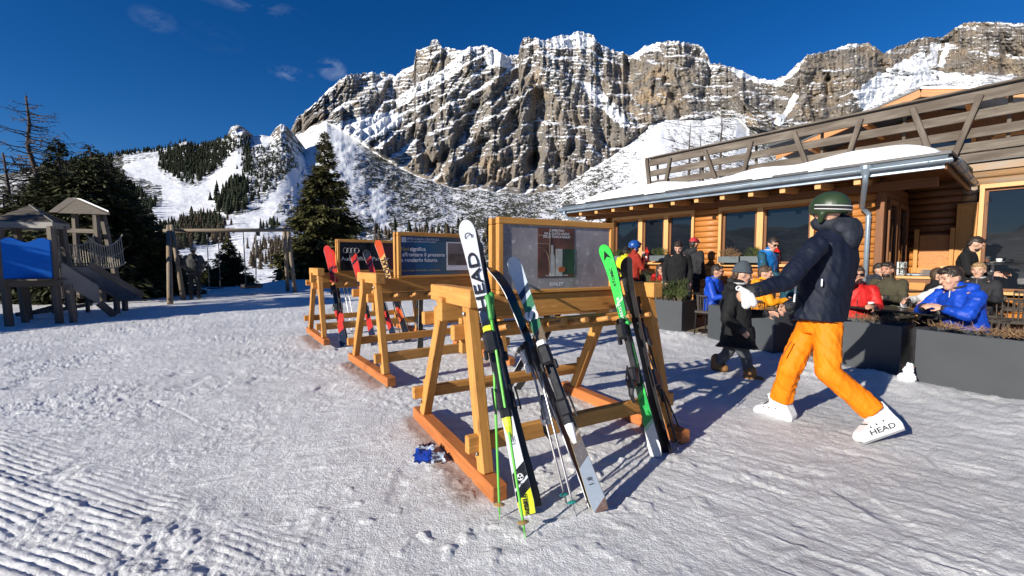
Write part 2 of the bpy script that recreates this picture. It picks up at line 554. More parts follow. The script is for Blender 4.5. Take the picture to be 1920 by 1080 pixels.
def snow_mat(name, rocky=True):
    m, nt, b = _nt(name)
    geo = N(nt, 'NewGeometry')
    P = geo.outputs['Position']
    def sc(v):
        mp = N(nt, 'Mapping'); mp.inputs['Scale'].default_value = v; nt.links.new(P, mp.inputs[0]); return mp.outputs[0]
    def at_(n_):
        a = N(nt, 'Attribute'); a.attribute_name = n_; return a.outputs['Fac']
    # limestone: grey with ochre scars, dark vertical water streaks and thin beds
    streak = noise_n(nt, sc((0.035, 0.035, 0.013)), 1, 7, 0.64, 0.5)
    beds = noise_n(nt, sc((0.004, 0.004, 0.11)), 1, 4, 0.6, 0.5)
    blot = noise_n(nt, sc((0.012, 0.012, 0.012)), 1, 6, 0.6, 0.3)
    crack = noise_n(nt, sc((0.09, 0.09, 0.03)), 1, 6, 0.7, 0.2)
    rock = ramp(nt, streak, [(0.28, (0.085, 0.081, 0.079)), (0.45, (0.19, 0.172, 0.154)), (0.65, (0.285, 0.254, 0.218))])
    rock = mix_rgb(nt, math_n(nt, 'MULTIPLY', ramp(nt, crack, [(0.25, (1, 1, 1)), (0.5, (0, 0, 0))]), 0.55), rock, (0.07, 0.065, 0.065))
    tan = math_n(nt, 'MULTIPLY', ramp(nt, blot, [(0.42, (0, 0, 0)), (0.62, (1, 1, 1))]), at_('ochre'))
    rock = mix_rgb(nt, tan, rock, ramp(nt, streak, [(0.3, (0.22, 0.155, 0.10)), (0.6, (0.43, 0.325, 0.215))]))
    # snow lies on ledges: large-scale amount from the terrain, broken into beds and patches
    fine = noise_n(nt, sc((0.045, 0.03, 0.19)), 1, 8, 0.72, 0.35)
    dots = noise_n(nt, sc((0.36, 0.10, 0.3)), 1, 4, 0.68, 0.3)
    brk = math_n(nt, 'ADD', math_n(nt, 'MULTIPLY', fine, 0.62), math_n(nt, 'ADD', math_n(nt, 'MULTIPLY', beds, 0.2), math_n(nt, 'MULTIPLY', crack, 0.18)))
    s = math_n(nt, 'ADD', at_('snow'), math_n(nt, 'MULTIPLY', math_n(nt, 'SUBTRACT', brk, 0.5), 3.2))
    s = ramp(nt, s, [(0.46, (0, 0, 0)), (0.53, (1, 1, 1))])
    snowc = ramp(nt, noise_n(nt, sc((0.02, 0.02, 0.02)), 1, 5), [(0.3, (0.74, 0.76, 0.8)), (0.7, (0.86, 0.87, 0.89))])
    col = mix_rgb(nt, s, rock, snowc)
    # dwarf pine and boulders poking through the snow
    scrub = math_n(nt, 'ADD', math_n(nt, 'MULTIPLY', dots, 0.6), math_n(nt, 'MULTIPLY', noise_n(nt, sc((0.09, 0.026, 0.08)), 1, 5, .62), 0.4))
    scr = math_n(nt, 'ADD', at_('scrub'), math_n(nt, 'MULTIPLY', math_n(nt, 'SUBTRACT', scrub, 0.5), 3.4))
    scr = ramp(nt, scr, [(0.49, (0, 0, 0)), (0.57, (1, 1, 1))])
    dark = ramp(nt, noise_n(nt, sc((0.1, 0.1, 0.1)), 1, 3), [(0.35, (0.022, 0.028, 0.018)), (0.7, (0.085, 0.075, 0.055))])
    col = mix_rgb(nt, scr, col, dark)
    nt.links.new(col, b.inputs['Base Color'])
    b.inputs['Roughness'].default_value = 0.8
    b.inputs['Specular IOR Level'].default_value = 0.15
    hb = math_n(nt, 'ADD', math_n(nt, 'MULTIPLY', streak, 1.0), math_n(nt, 'ADD', math_n(nt, 'MULTIPLY', crack, 0.6), math_n(nt, 'MULTIPLY', s, 0.1)))
    rockness = math_n(nt, 'SUBTRACT', 1.0, s, True)
    nt.links.new(bump_n(nt, math_n(nt, 'MULTIPLY', hb, math_n(nt, 'ADD', math_n(nt, 'MULTIPLY', rockness, .85), .15)), 1.0, 11.0), b.inputs['Normal'])
    return m
MAT_MOUNTAIN = snow_mat('limestone_and_snow')

SKY_MASSIF = [(380, 330), (500, 300), (538, 262), (548, 238), (556, 222), (580, 203), (600, 184), (612, 170), (628, 158), (650, 140), (668, 137), (690, 138), (697, 134), (708, 140), (718, 135), (742, 143), (752, 133), (776, 121), (780, 94), (797, 90), (806, 86), (809, 76), (817, 72), (824, 80), (830, 90), (850, 90), (866, 96), (880, 89), (905, 84), (921, 89), (950, 105), (972, 103), (977, 78), (984, 70), (1004, 71), (1020, 77), (1046, 66), (1064, 67), (1085, 58), (1098, 62), (1112, 66), (1120, 80), (1142, 92), (1168, 97), (1180, 106), (1210, 86), (1250, 76), (1278, 79), (1300, 82), (1316, 88), (1328, 104), (1332, 120), (1350, 120), (1384, 130), (1420, 146), (1452, 151), (1478, 138), (1496, 120), (1516, 102), (1548, 97), (1590, 83), (1628, 80), (1646, 92), (1656, 99), (1690, 84), (1726, 71), (1768, 70), (1780, 62), (1796, 48), (1814, 42), (1860, 41), (1920, 45), (2050, 60), (2200, 90), (2500, 150), (2900, 230)]
FOOT = [(380, 400), (520, 300), (548, 262), (580, 238), (612, 228), (640, 242), (670, 262), (700, 284), (730, 304), (760, 320), (800, 338), (850, 354), (930, 360), (1000, 364), (1050, 357), (1075, 340), (1100, 322), (1150, 288), (1190, 262), (1225, 229), (1236, 224), (1300, 226), (1380, 222), (1400, 240), (1450, 252), (1560, 240), (1650, 190), (1700, 165), (1780, 150), (1850, 140), (1920, 150), (2200, 200), (2900, 300)]

def build_massif():
    nc = 1150
    cols = np.linspace(400, 2500, nc)
    # far more columns inside the picture than beside it
    cols = np.concatenate([np.linspace(430, 1935, 1050), np.linspace(1945, 2900, 90)]); nc = len(cols)
    crest = poly(SKY_MASSIF, cols) + 1.6 * vn2(cols * .22, 0 * cols, 3) + 1.0 * vn2(cols * .55, 0 * cols, 4)
    foot0 = poly(FOOT, cols); foot = np.maximum(foot0 + 5 * crag(cols / 30.0, 0 * cols, 3, 15), crest + 6)
    ylow = 530.0
    n_low, n_cl, n_back = 110, 260, 14
    t1 = np.linspace(0, 1, n_low, endpoint=False); t2 = np.linspace(0, 1, n_cl)
    # distances: scree from 160 m to the foot of the wall, wall, then the far side of the crest
    y_foot = poly([(400, 1050), (560, 1010), (640, 960), (700, 905), (800, 850), (950, 845), (1060, 900), (1150, 1010), (1235, 1130), (1380, 1160), (1500, 1050), (1650, 1250), (1780, 1450), (1920, 1300), (2900, 1200)], cols)
    y_crest = y_foot + poly([(400, 120), (560, 150), (650, 300), (720, 430), (800, 400), (900, 470), (980, 420), (1100, 480), (1180, 420), (1250, 230), (1330, 260), (1450, 330), (1560, 260), (1640, 250), (1720, 320), (1800, 260), (1920, 300), (2900, 400)], cols)
    cx = np.broadcast_to(cols, (n_low, nc)); T1 = t1[:, None]
    py1 = ylow + (foot0 - ylow) * T1 + (foot - foot0) * T1 ** 14
    Y1 = 150 + (y_foot - 150) * (0.35 * T1 + 0.65 * T1 ** 1.9)
    T2 = t2[:, None]; cx2 = np.broadcast_to(cols, (n_cl, nc))
    py2 = foot + (crest - foot) * T2
    # the wall climbs in cliffs and ledges whose heights wander along it and dip to the left
    wl = 1 - sstep(930, 1080, cx2); wr_ = sstep(1180, 1300, cx2)
    tilt = .58 * np.minimum(cx2, 1010) * 1.0 - .34 * np.clip(cx2 - 1010, 0, 240) - .05 * np.maximum(cx2 - 1250, 0)     # strata rise to the right on the left flank, fall beyond the summit gully
    e0 = py2 + tilt + 22 * crag(cx2 / 95.0, py2 / 70.0, 2, 20) + 10 * crag(cx2 / 30.0, py2 / 24.0, 4, 21); e0 = e0 + 17 * vn2(e0 / 40.0, 0 * e0, 22)
    def stairs(e, pitch, led):
        w_ = -e / pitch; fr = w_ - np.floor(w_); return np.floor(w_) + sstep(1 - led, 1.0, fr), (fr > 1 - led) * 1.0
    st1, led1 = stairs(e0, 33.0, .24); e2 = py2 + .22 * tilt + 8 * crag(cx2 / 60.0, py2 / 40.0, 3, 24) + 3.5 * crag(cx2 / 14.0, py2 / 10.0, 3, 23); st2, led2 = stairs(e2, 7.0, .36)
    st1 = st1 - st1[0:1]; st1 = np.clip(st1 / np.maximum(st1[-1:], 1), 0, 1)
    prof = 0.45 * st1 + 0.55 * T2 ** 1.1
    Y2 = y_foot + (y_crest - y_foot) * prof
    # buttresses and gullies: creased noise stretched down the wall, leaning with the strata
    lean = np.where(cx2 < 1000, -1.0, .35)
    sw = cx2 + 24 * crag(cx2 / 150.0, T2 * 2.2, 3, 5) + lean * 62 * (T2 - .5)
    env = sstep(0.0, 0.05, T2) * (1 - 0.3 * sstep(0.88, 1.0, T2))
    b1 = crag(sw / 88.0, T2 * 1.6 + 3, 2, 31, gain=.4)
    b2 = crag(sw / 30.0, T2 * 3.4, 3, 37, gain=.5)
    b3 = crag(sw / 9.0, py2 / 20.0, 4, 41, gain=.6)
    b4 = crag(cx2 / 10.0, py2 / 5.0, 4, 47, gain=.62)
    def blocks(u, v, seed):          # sharp-edged pillars: steps instead of waves
        n = ln2(u, v, seed) * 2.4; return np.floor(n) + sstep(.86, 1.0, n - np.floor(n))
    k1 = blocks(sw / 34.0, T2 * 2.8 + py2 / 110.0, 43) / 2.4
    Y2 = Y2 - env * (74 * b1 + 34 * b2 + 26 * k1 + 17 * b3 + 10 * b4) + 4.0 * env * (st2 + e2 / 7.0)
    # the deep couloirs the photograph shows
    for gx0, gy0, gx1, gy1, wd, dp in ((1012, 178, 1000, 300, 15, 75), (1000, 300, 985, 345, 12, 50), (890, 205, 872, 250, 17, 90), (872, 250, 800, 330, 9, 60), (795, 268, 806, 310, 12, 80), (905, 270, 885, 300, 12, 75), (735, 150, 722, 180, 5, 60), (1250, 150, 1262, 182, 6, 55), (1262, 182, 1276, 215, 7, 55), (1140, 200, 1146, 250, 6, 50), (1330, 150, 1318, 185, 8, 50), (1500, 140, 1506, 175, 5, 60), (1522, 185, 1530, 225, 6, 60), (1552, 150, 1558, 215, 6, 70), (1040, 265, 1046, 300, 7, 45), (868, 300, 850, 340, 8, 50), (1085, 240, 1060, 300, 6, 45), (960, 210, 975, 270, 6, 40)):
        tt = np.clip(((cx2 - gx0) * (gx1 - gx0) + (py2 - gy0) * (gy1 - gy0)) / ((gx1 - gx0) ** 2 + (gy1 - gy0) ** 2), 0, 1)
        qx = gx0 + tt * (gx1 - gx0); qy = gy0 + tt * (gy1 - gy0)
        d = np.hypot(cx2 - qx + 3 * b3, (py2 - qy) * .8)
        Y2 = Y2 + dp * (1.0 if wd > 11 else .55) * np.exp(-(d / wd) ** 2) * env
    # scree relief
    nz = fbm(cx / 55.0, py1 / 30.0, 4, 51)
    Y1 = Y1 - sstep(.05, .3, T1) * (1 - sstep(.9, 1, T1)) * 11 * nz
    py1b = py1 + sstep(.05, .3, T1) * (1 - sstep(.9, 1, T1)) * (2.2 * fbm(cx / 12.0, py1 / 6.0, 4, 57))
    P1 = pos(cx, py1b, Y1); P2 = pos(cx2, py2, Y2)
    tb = np.linspace(0.05, 1, n_back)[:, None]
    Pb = pos(np.broadcast_to(cols, (n_back, nc)), np.broadcast_to(crest, (n_back, nc)), y_crest + 0 * tb)
    Pb = np.repeat(P2[-1:], n_back, 0); Pb[..., 1] += tb * 900; Pb[..., 2] -= (tb ** 1.3) * 620
    P = np.concatenate([P1, P2, Pb], 0)
    nr = P.shape[0]
    nrm = grid_normals(P)
    steep = 1 - nrm[..., 2]
    PX = np.concatenate([cx, cx2, np.broadcast_to(cols, (n_back, nc))], 0); PYr = np.concatenate([py1b, py2, np.broadcast_to(crest, (n_back, nc))], 0)
    rowT = np.concatenate([T1 - 1 + 0 * cx, T2 + 0 * cx2, 1 + tb + 0 * Pb[..., 0]], 0)
    snow = 0.60 - 0.80 * steep
    ledg = np.zeros_like(snow); ledg[n_low:n_low + n_cl] = .24 * led1 * sstep(-.1, .25, crag(cx2 / 34.0, py2 / 34.0, 3, 27)) + .30 * led2 * sstep(-.2, .25, crag(cx2 / 22.0, py2 / 18.0, 3, 29)) - .07
    snow += ledg
    # more snow on the left shoulder and near the crest, bare walls on the right and low down in the middle
    snow += 0.06 * np.exp(-((PX - 700) / 150.0) ** 2) + 0.22 * sstep(.62, .98, rowT) * (PX < 1340) + .28 * sstep(.9, 1.0, rowT)
    snow += 0.16 * np.exp(-((PX - 890) / 80.0) ** 2 - ((PYr - 200) / 70.0) ** 2) + 0.10 * np.exp(-((PX - 1060) / 70.0) ** 2 - ((PYr - 140) / 50.0) ** 2)
    snow -= 0.24 * np.exp(-((PX - 1230) / 70.0) ** 2 - ((PYr - 170) / 50.0) ** 2) + .16 * np.exp(-((PX - 900) / 120.0) ** 2 - ((PYr - 320) / 30.0) ** 2) + .12 * sstep(1450, 1600, PX)
    snow -= .2 * np.exp(-((PX - 650) / 30.0) ** 2 - ((PYr - 178) / 18.0) ** 2)
    low = rowT < 0
    snow = np.where(low, 0.95 + 0 * snow, snow)
    # open snowfields and gullies full of snow
    fields = [([(560, 250), (640, 228), (735, 205), (760, 225), (700, 262), (662, 290), (640, 330), (600, 330), (560, 290)], .85),
              ([(740, 185), (860, 110), (880, 118), (800, 170), (745, 200)], .3), ([(930, 84), (965, 108), (955, 128), (905, 118)], .45),
              ([(1040, 64), (1090, 58), (1122, 82), (1075, 92), (1035, 84)], .45), ([(1185, 104), (1215, 84), (1238, 84), (1196, 110)], .5),
              ([(1080, 150), (1120, 160), (1160, 205), (1185, 235), (1165, 240), (1120, 200)], .22),
              ([(1645, 140), (1700, 110), (1735, 95), (1745, 130), (1900, 155), (1960, 165), (1960, 240), (1640, 240), (1600, 175)], 1.0),
              ([(1748, 78), (1764, 76), (1752, 125), (1735, 125)], .9), ([(1776, 80), (1784, 84), (1768, 125), (1758, 125)], .9),
              ([(1380, 128), (1455, 150), (1478, 138), (1500, 116), (1496, 134), (1458, 165), (1400, 150), (1370, 134)], .55),
              ([(1488, 175), (1500, 178), (1484, 208), (1462, 236), (1448, 236), (1470, 205)], .7),
              ([(1376, 222), (1396, 222), (1400, 300), (1372, 300)], .6)]
    for pts, a in fields:
        snow = np.where(inpoly(PX + 4 * vn2(PX / 9, PYr / 9, 71), PYr + 3 * vn2(PX / 8, PYr / 8, 72), pts), np.maximum(snow, .5 + a * .6), snow)
    ochre = 0.20 + 0.25 * fbm(PX / 60.0, PYr / 50.0, 3, 61) + sstep(1400, 1560, PX) * .42
    for ex, ey, rx, ry, a in ((1230, 172, 44, 50, 1.0), (860, 325, 70, 26, .75), (1005, 110, 30, 26, .6), (812, 100, 30, 26, .8), (905, 325, 40, 30, .6), (640, 195, 24, 14, .7), (1012, 155, 18, 26, .7), (1160, 112, 18, 22, .7), (1405, 232, 20, 18, 1), (775, 315, 20, 28, .5), (1130, 180, 16, 20, .4)):
        ochre += a * np.exp(-((PX - ex) / rx) ** 2 - ((PYr - ey) / ry) ** 2)
    scrub = np.zeros_like(snow)
    sl = 0.60 + 0.22 * fbm(PX / 70.0, PYr / 25.0, 3, 81)
    scrub = np.where(low, sl, 0)
    # the scree fan under the gully: stripes run down from its apex
    fa = np.arctan2(PX - 1238, np.maximum(PYr - 215, 1)); fr_ = np.hypot(PX - 1238, PYr - 215)
    fan = .40 + .22 * fbm(fa * 9.0, fr_ / 60.0, 4, 83) + .10 * fbm(PX / 18.0, PYr / 12.0, 3, 84) - .45 * np.exp(-((fa + .12) / .28) ** 2) + .12 * sstep(60, 190, fr_)
    kf = sstep(1000, 1130, PX + .4 * (PYr - 300)); scrub = np.where(low, scrub * (1 - kf) + fan * kf, scrub)
    kl = 1 - sstep(650, 710, PX + 6 * vn2(PX / 20, PYr / 20, 85)); scrub = np.where(low, scrub * (1 - kl) + (.36 + .2 * fbm(PX / 30.0, PYr / 18.0, 3, 86)) * kl, scrub)
    clear = [[(545, 262), (640, 240), (680, 262), (650, 300), (664, 330), (662, 372), (640, 400), (600, 436), (590, 400), (600, 340), (560, 330)],
             [(692, 352), (712, 350), (722, 372), (724, 400), (736, 436), (704, 436), (700, 390)], [(1376, 226), (1400, 226), (1420, 300), (1385, 300)]]
    for pts in clear:
        scrub = np.where(inpoly(PX + 7 * vn2(PX / 12, PYr / 12, 91), PYr + 6 * vn2(PX / 9, PYr / 9, 92), pts) & low, 0.0, scrub)
    me = mesh_np('mountain', P.reshape(-1, 3), grid_faces(nr, nc)[:, ::-1], MAT_MOUNTAIN, False)
    attr(me, 'snow', np.clip(snow, 0, 2)); attr(me, 'ochre', np.clip(ochre, 0, 1)); attr(me, 'scrub', np.clip(scrub, 0, 1))
    tag(link('mountain', me), 'jagged grey limestone massif with snow on its ledges and scree below', None, None, 'structure')
build_massif()

SKY_HILL = [(-900, 420), (-500, 372), (-200, 345), (0, 327), (60, 318), (106, 308), (170, 296), (231, 288), (290, 280), (324, 276), (338, 268), (350, 265), (362, 272), (393, 270), (410, 262), (426, 258), (429, 246), (434, 238), (444, 234), (455, 238), (463, 247), (467, 259), (474, 256), (492, 253), (506, 256), (512, 247), (518, 239), (527, 232), (536, 236), (542, 246), (548, 264), (560, 284), (585, 312), (610, 338), (650, 385), (700, 440), (760, 480), (800, 497)]
def hill_profile(cols):
    crest = poly(SKY_HILL, cols)
    y_crest = poly([(-900, 420), (0, 520), (231, 640), (430, 780), (540, 800), (600, 720), (680, 560), (800, 330)], cols)
    return crest, y_crest
PISTES = [[(231, 312), (262, 298), (298, 294), (303, 304), (296, 318), (312, 332), (342, 350), (358, 352), (388, 340), (408, 320), (426, 300), (440, 280), (455, 278), (457, 300), (450, 326), (425, 350), (403, 368), (398, 388), (410, 398), (440, 406), (470, 400), (492, 385), (512, 360), (525, 345), (546, 320), (560, 318), (560, 340), (530, 372), (515, 400), (500, 430), (520, 432), (560, 415), (600, 420), (600, 470), (470, 505), (380, 505), (300, 470), (268, 440), (275, 400), (300, 385), (306, 372), (304, 350), (276, 338), (240, 330)],
          [(470, 256), (508, 256), (500, 276), (470, 276)]]
def hill_masks(px, py):
    jx = px + 3 * vn2(px / 7, py / 7, 101); jy = py + 3 * vn2(px / 6, py / 6, 102)
    piste = np.zeros(px.shape, bool)
    for p in PISTES: piste |= inpoly(jx, jy, p)
    for p in ([(358, 398), (372, 392), (410, 400), (424, 420), (424, 452), (400, 462), (318, 468), (316, 425)], [(478, 452), (500, 430), (545, 425), (560, 500), (480, 510)]):
        piste &= ~inpoly(jx, jy, p)
    return piste
def build_hill():
    cols = np.concatenate([np.linspace(-900, -30, 90), np.linspace(-25, 800, 520)]); nc = len(cols)
    crest, yc = hill_profile(cols)
    nr = 200; T = np.linspace(0, 1, nr)[:, None]
    y0 = 560.0 - 20 * sstep(300, 700, cols); Y0 = 34.0
    cx = np.broadcast_to(cols, (nr, nc))
    fine_c = np.arange(-1000, 901, 4.0); sm = np.convolve(np.pad(poly(SKY_HILL, fine_c), 40, mode='edge'), np.exp(-(np.arange(-40, 41) / 11.0) ** 2), 'same')[40:-40] / np.exp(-(np.arange(-40, 41) / 11.0) ** 2).sum()
    cs = np.interp(cols, fine_c, sm); yc = np.convolve(np.pad(yc, 30, mode='edge'), np.ones(61) / 61, 'same')[30:-30]
    py = y0 + (cs - y0) * T ** .9 + (crest - cs) * T ** 12
    Y = Y0 * (1 - T) + yc * (.42 * T + .58 * T ** 2.1) + 0 * cx
    e = sstep(.12, .35, T) * (1 - sstep(.93, 1, T))
    Y = Y - e * 9 * fbm(cx / 60.0, py / 30.0, 4, 111)
    knob = np.exp(-((cx - 447) / 20.0) ** 2 - ((py - 248) / 18.0) ** 2) + np.exp(-((cx - 528) / 17.0) ** 2 - ((py - 248) / 20.0) ** 2) + .6 * np.exp(-((cx - 350) / 10.0) ** 2 - ((py - 270) / 6.0) ** 2)
    Y = Y - 34 * knob + 26 * knob * crag(cx / 7.0, py / 9.0, 4, 117)
    pit = hill_masks(cx, py)
    rough = (~pit) * e
    py = py + rough * (1.6 * fbm(cx / 10.0, py / 6.0, 4, 119) + 1.6 * ((cx > 455) & (py < 400)) * ridged(cx / 11.0, py / 9.0, 4, 121))
    P = pos(cx, py, Y)
    nb = 8; tb = np.linspace(.1, 1, nb)[:, None, None]
    Pb = np.repeat(P[-1:], nb, 0); Pb[..., 1] += tb[..., 0] * 260; Pb[..., 2] -= (tb[..., 0] ** 1.5) * 150
    P = np.concatenate([P, Pb], 0)
    snow = np.full(P.shape[:2], .95); ochre = np.full_like(snow, .3); scrub = np.zeros_like(snow)
    knob = np.concatenate([knob, np.zeros((nb, nc))], 0)
    nrm = grid_normals(P)
    snow = np.where(knob > .25, .80 - .75 * (1 - nrm[..., 2]), snow)
    sc = np.where(pit, 0, .44 + .18 * fbm(cx / 40.0, py / 20.0, 3, 131)); sc = np.where(knob[:nr] > .3, .25, sc)
    sc = np.where((~pit) & (cx < 310) & (py > 300), .58, sc); sc = np.where((~pit) & (cx < 232), .66, sc); sc = np.where((~pit) & (cx > 452) & (cx < 560) & (py < 400) & (py > 262), .56 + .2 * fbm(cx / 14.0, py / 9.0, 3, 133), sc); sc = np.where(cx > 548, sc - .12, sc); sc = np.where(cx > 590, sc * .6, sc)
    scrub[:nr] = sc * sstep(.08, .16, T); scrub[nr:] = .6
    me = mesh_np('ski_hill', P.reshape(-1, 3), grid_faces(P.shape[0], nc)[:, ::-1], MAT_MOUNTAIN, True)
    attr(me, 'snow', np.clip(snow, 0, 2)); attr(me, 'ochre', ochre); attr(me, 'scrub', np.clip(scrub, 0, 1))
    tag(link('hill', me), 'wooded ski hill with groomed white pistes and two rock knobs', None, None, 'structure')
    return cols, cx, py, P[:nr], pit, knob[:nr]
HILL = build_hill()
def build_back_hills():
    # wooded slopes behind and beside the camera: they fill the window reflections
    na, nr = 200, 26
    A = np.linspace(math.radians(58), math.radians(360 - 52), na); R = np.linspace(0, 1, nr)[:, None]
    rad = 55 + 330 * R + 0 * A; el = (.112 + .02 * np.sin(A * 2.3) + .018 * np.sin(A * 7.1 + 1) + .012 * np.sin(A * 19 + 2)) * np.clip(1.1 - .3 * np.abs(np.sin(A)), .7, 1.1)
    Z = -2.5 + rad * el * R ** 1.3 + 9 * fbm(A * 14 + 0 * R, R * 6 + 0 * A, 4, 151) * R
    X = rad * np.sin(A); Y = rad * np.cos(A); P = np.stack([X, Y, Z], -1)
    me = mesh_np('hill', P.reshape(-1, 3), grid_faces(nr, na), MAT_MOUNTAIN, True)
    attr(me, 'snow', np.full(P.shape[:2], .95)); attr(me, 'ochre', np.full(P.shape[:2], .3)); attr(me, 'scrub', np.clip(.72 * sstep(.1, .25, R) + .15 * fbm(A * 20 + 0 * R, R * 9 + 0 * A, 3, 153), 0, 1))
    tag(link('hill', me), 'dark wooded slopes behind the forecourt', None, None, 'structure')
build_back_hills()

# ------------------------------------------------------------------ woods on the hill
MAT_FOREST = plain('far_spruce_needles', (0.035, 0.042, 0.026), 0.85, 0.5, 0.05, 0.0, spec=0.1)
MAT_LARCHWOOD = plain('far_larch_twigs', (0.10, 0.078, 0.055), 0.9, 0.4, 0.05, 0.0, spec=0.1)
def cone_tree(h, w, rg, tiers=5, seg=6, ragged=.3):
    """A far spruce: ragged tiers of hanging boughs round a thin stem."""
    V = []; F = []
    for k in range(tiers):
        z0 = h * (.06 + .8 * k / tiers); z1 = min(h, z0 + h * 1.55 / tiers * (1 if k < tiers - 1 else .8)); r = w * (1 - .86 * k / tiers) * .5
        o = len(V); a0 = rg.random() * 6.28
        for j in range(seg):
            a = a0 + 2 * PI * j / seg; q = r * (1 + ragged * (rg.random() - .5) * 2)
            V.append((q * math.cos(a), q * math.sin(a), z0 - h * .02 + ragged * h * .06 * rg.random()))
        V.append((0, 0, z1)); V.append((0, 0, z0 + h * .06))
        for j in range(seg):
            F.append((o + j, o + (j + 1) % seg, o + seg)); F.append((o + (j + 1) % seg, o + j, o + seg + 1))
    return np.array(V), np.array(F)

def forest(name, label, sel, n, hrange, mat, seed, wfac=.42):
    cols, cx, py, P, pit, knob = HILL
    rg = random.Random(seed); g = np.random.default_rng(seed)
    ok = np.argwhere(sel(cx, py) & (~pit) & (knob < .35))
    if len(ok) == 0: return None
    # weight by ground area so near ground is not overfilled
    w = P[ok[:, 0], ok[:, 1], 1] ** 1.6; w /= w.sum()
    pick = ok[g.choice(len(ok), n, replace=True, p=w)]
    protos = [cone_tree(1, wfac * (0.8 + .5 * rg.random()), rg) for _ in range(8)]
    VV = []; FF = []; o = 0
    for r, c in pick:
        v, f = protos[rg.randrange(8)]
        h = rg.uniform(*hrange); a = rg.random() * 6.28; ca, sa = math.cos(a), math.sin(a)
        q = v * h; q = np.stack([q[:, 0] * ca - q[:, 1] * sa, q[:, 0] * sa + q[:, 1] * ca, q[:, 2]], -1)
        p = P[r, c] + np.array([g.normal() * 2, g.normal() * 3, -h * .06])
        VV.append(q + p); FF.append(f + o); o += len(q)
    me = mesh_np(name, np.concatenate(VV), np.concatenate(FF), mat, False)
    return tag(link(name, me), label, None, None, 'stuff')

IP = inpoly
forest('forest', 'dark spruce wood along the skyline of the ski hill', lambda x, y: ((y < 325) & (x < 470) & (x > 40) & (y > 255)) & ~IP(x, y, [(205, 296), (310, 282), (310, 345), (205, 350)]), 1500, (5, 9), MAT_FOREST, 1)
forest('forest', 'wedge of dark spruces between the two upper pistes', lambda x, y: IP(x, y, [(303, 290), (330, 280), (420, 270), (432, 284), (398, 318), (383, 336), (355, 348), (322, 327), (303, 314)]), 520, (5.5, 10), MAT_FOREST, 2)
forest('forest', 'mixed wood on the lower slope left of the pistes', lambda x, y: (x < 222 + (y - 325) * 1.1) & (x < 302) & (x > 90) & (y > 318) & (y < 480), 1500, (5, 9), MAT_FOREST, 3)
forest('forest', 'spruce copse right of the piste junction', lambda x, y: IP(x, y, [(404, 380), (425, 355), (440, 340), (466, 340), (464, 398), (440, 403), (410, 397)]), 190, (6.5, 12), MAT_FOREST, 4)
forest('forest', 'brown larch and spruce wood above the swing beam', lambda x, y: IP(x, y, [(318, 428), (350, 412), (375, 404), (410, 410), (420, 424), (420, 458), (405, 470), (318, 470)]), 190, (4, 7), MAT_LARCHWOOD, 5, .36)
forest('forest', 'dark spruces in the wood above the swing beam', lambda x, y: IP(x, y, [(318, 428), (350, 412), (375, 404), (410, 410), (420, 424), (420, 458), (405, 470), (318, 470)]), 110, (4, 8), MAT_FOREST, 6)
forest('forest', 'brown larch copse beside the right swing post', lambda x, y: IP(x, y, [(478, 466), (500, 456), (545, 450), (552, 500), (482, 505)]), 80, (2.6, 4.2), MAT_LARCHWOOD, 7, .34)
forest('forest', 'scattered young spruces on the slope under the rock knobs', lambda x, y: IP(x, y, [(455, 280), (545, 270), (556, 320), (515, 345), (480, 385), (462, 398), (470, 340)]), 300, (3.2, 7), MAT_FOREST, 8)
forest('forest', 'small spruces in a row above the swing seat', lambda x, y: IP(x, y, [(478, 424), (520, 418), (528, 430), (480, 434)]), 30, (3, 5), MAT_FOREST, 9)

# woods behind the racks, at the foot of the scree
def wood_strip(label, pts, mat, hr, seed, wf=.4):
    rg = random.Random(seed); VV = []; FF = []; o = 0
    for px, pyb, Y in pts:
        v, f = cone_tree(rg.uniform(*hr), wf * rg.uniform(.8, 1.3) * hr[1] , rg)
        p = at(px, pyb, Y); VV.append(v + np.array(p)); FF.append(f + o); o += len(v)
    tag(link('forest', mesh_np('forest', np.concatenate(VV), np.concatenate(FF), mat)), label, None, None, 'stuff')
g_ = random.Random(5)
wood_strip('larch and spruce wood at the foot of the scree behind the signs', [(g_.uniform(700, 1150), g_.uniform(436, 478), g_.uniform(250, 340)) for _ in range(230)], MAT_LARCHWOOD, (5, 10), 21, .3)
wood_strip('dark spruces scattered at the foot of the scree', [(g_.uniform(690, 1180), g_.uniform(430, 478), g_.uniform(250, 340)) for _ in range(90)], MAT_FOREST, (5, 11), 22, .34)

# ------------------------------------------------------------------ trampled snow of the forecourt
RACK_FEET = []      # filled from the rack layout: segments where meltwater and dirt stain the snow
RACKS = [(Vector((0.231, 3.525, 0)), math.atan2(0.493, 0.87)), (Vector((-1.13, 5.72, 0.04)), math.atan2(0.58, 0.815)), (Vector((-2.77, 7.9, 0.06)), math.atan2(0.57, 0.82))]
def rack_pt(i, a, b, z=0.0):
    """Rack frame: a along the rails, b towards the camera."""
    c, t = RACKS[i]; r = Vector((math.cos(t), math.sin(t), 0)); w = Vector((math.sin(t), -math.cos(t), 0))
    return c + r * a + w * b + Vector((0, 0, z))

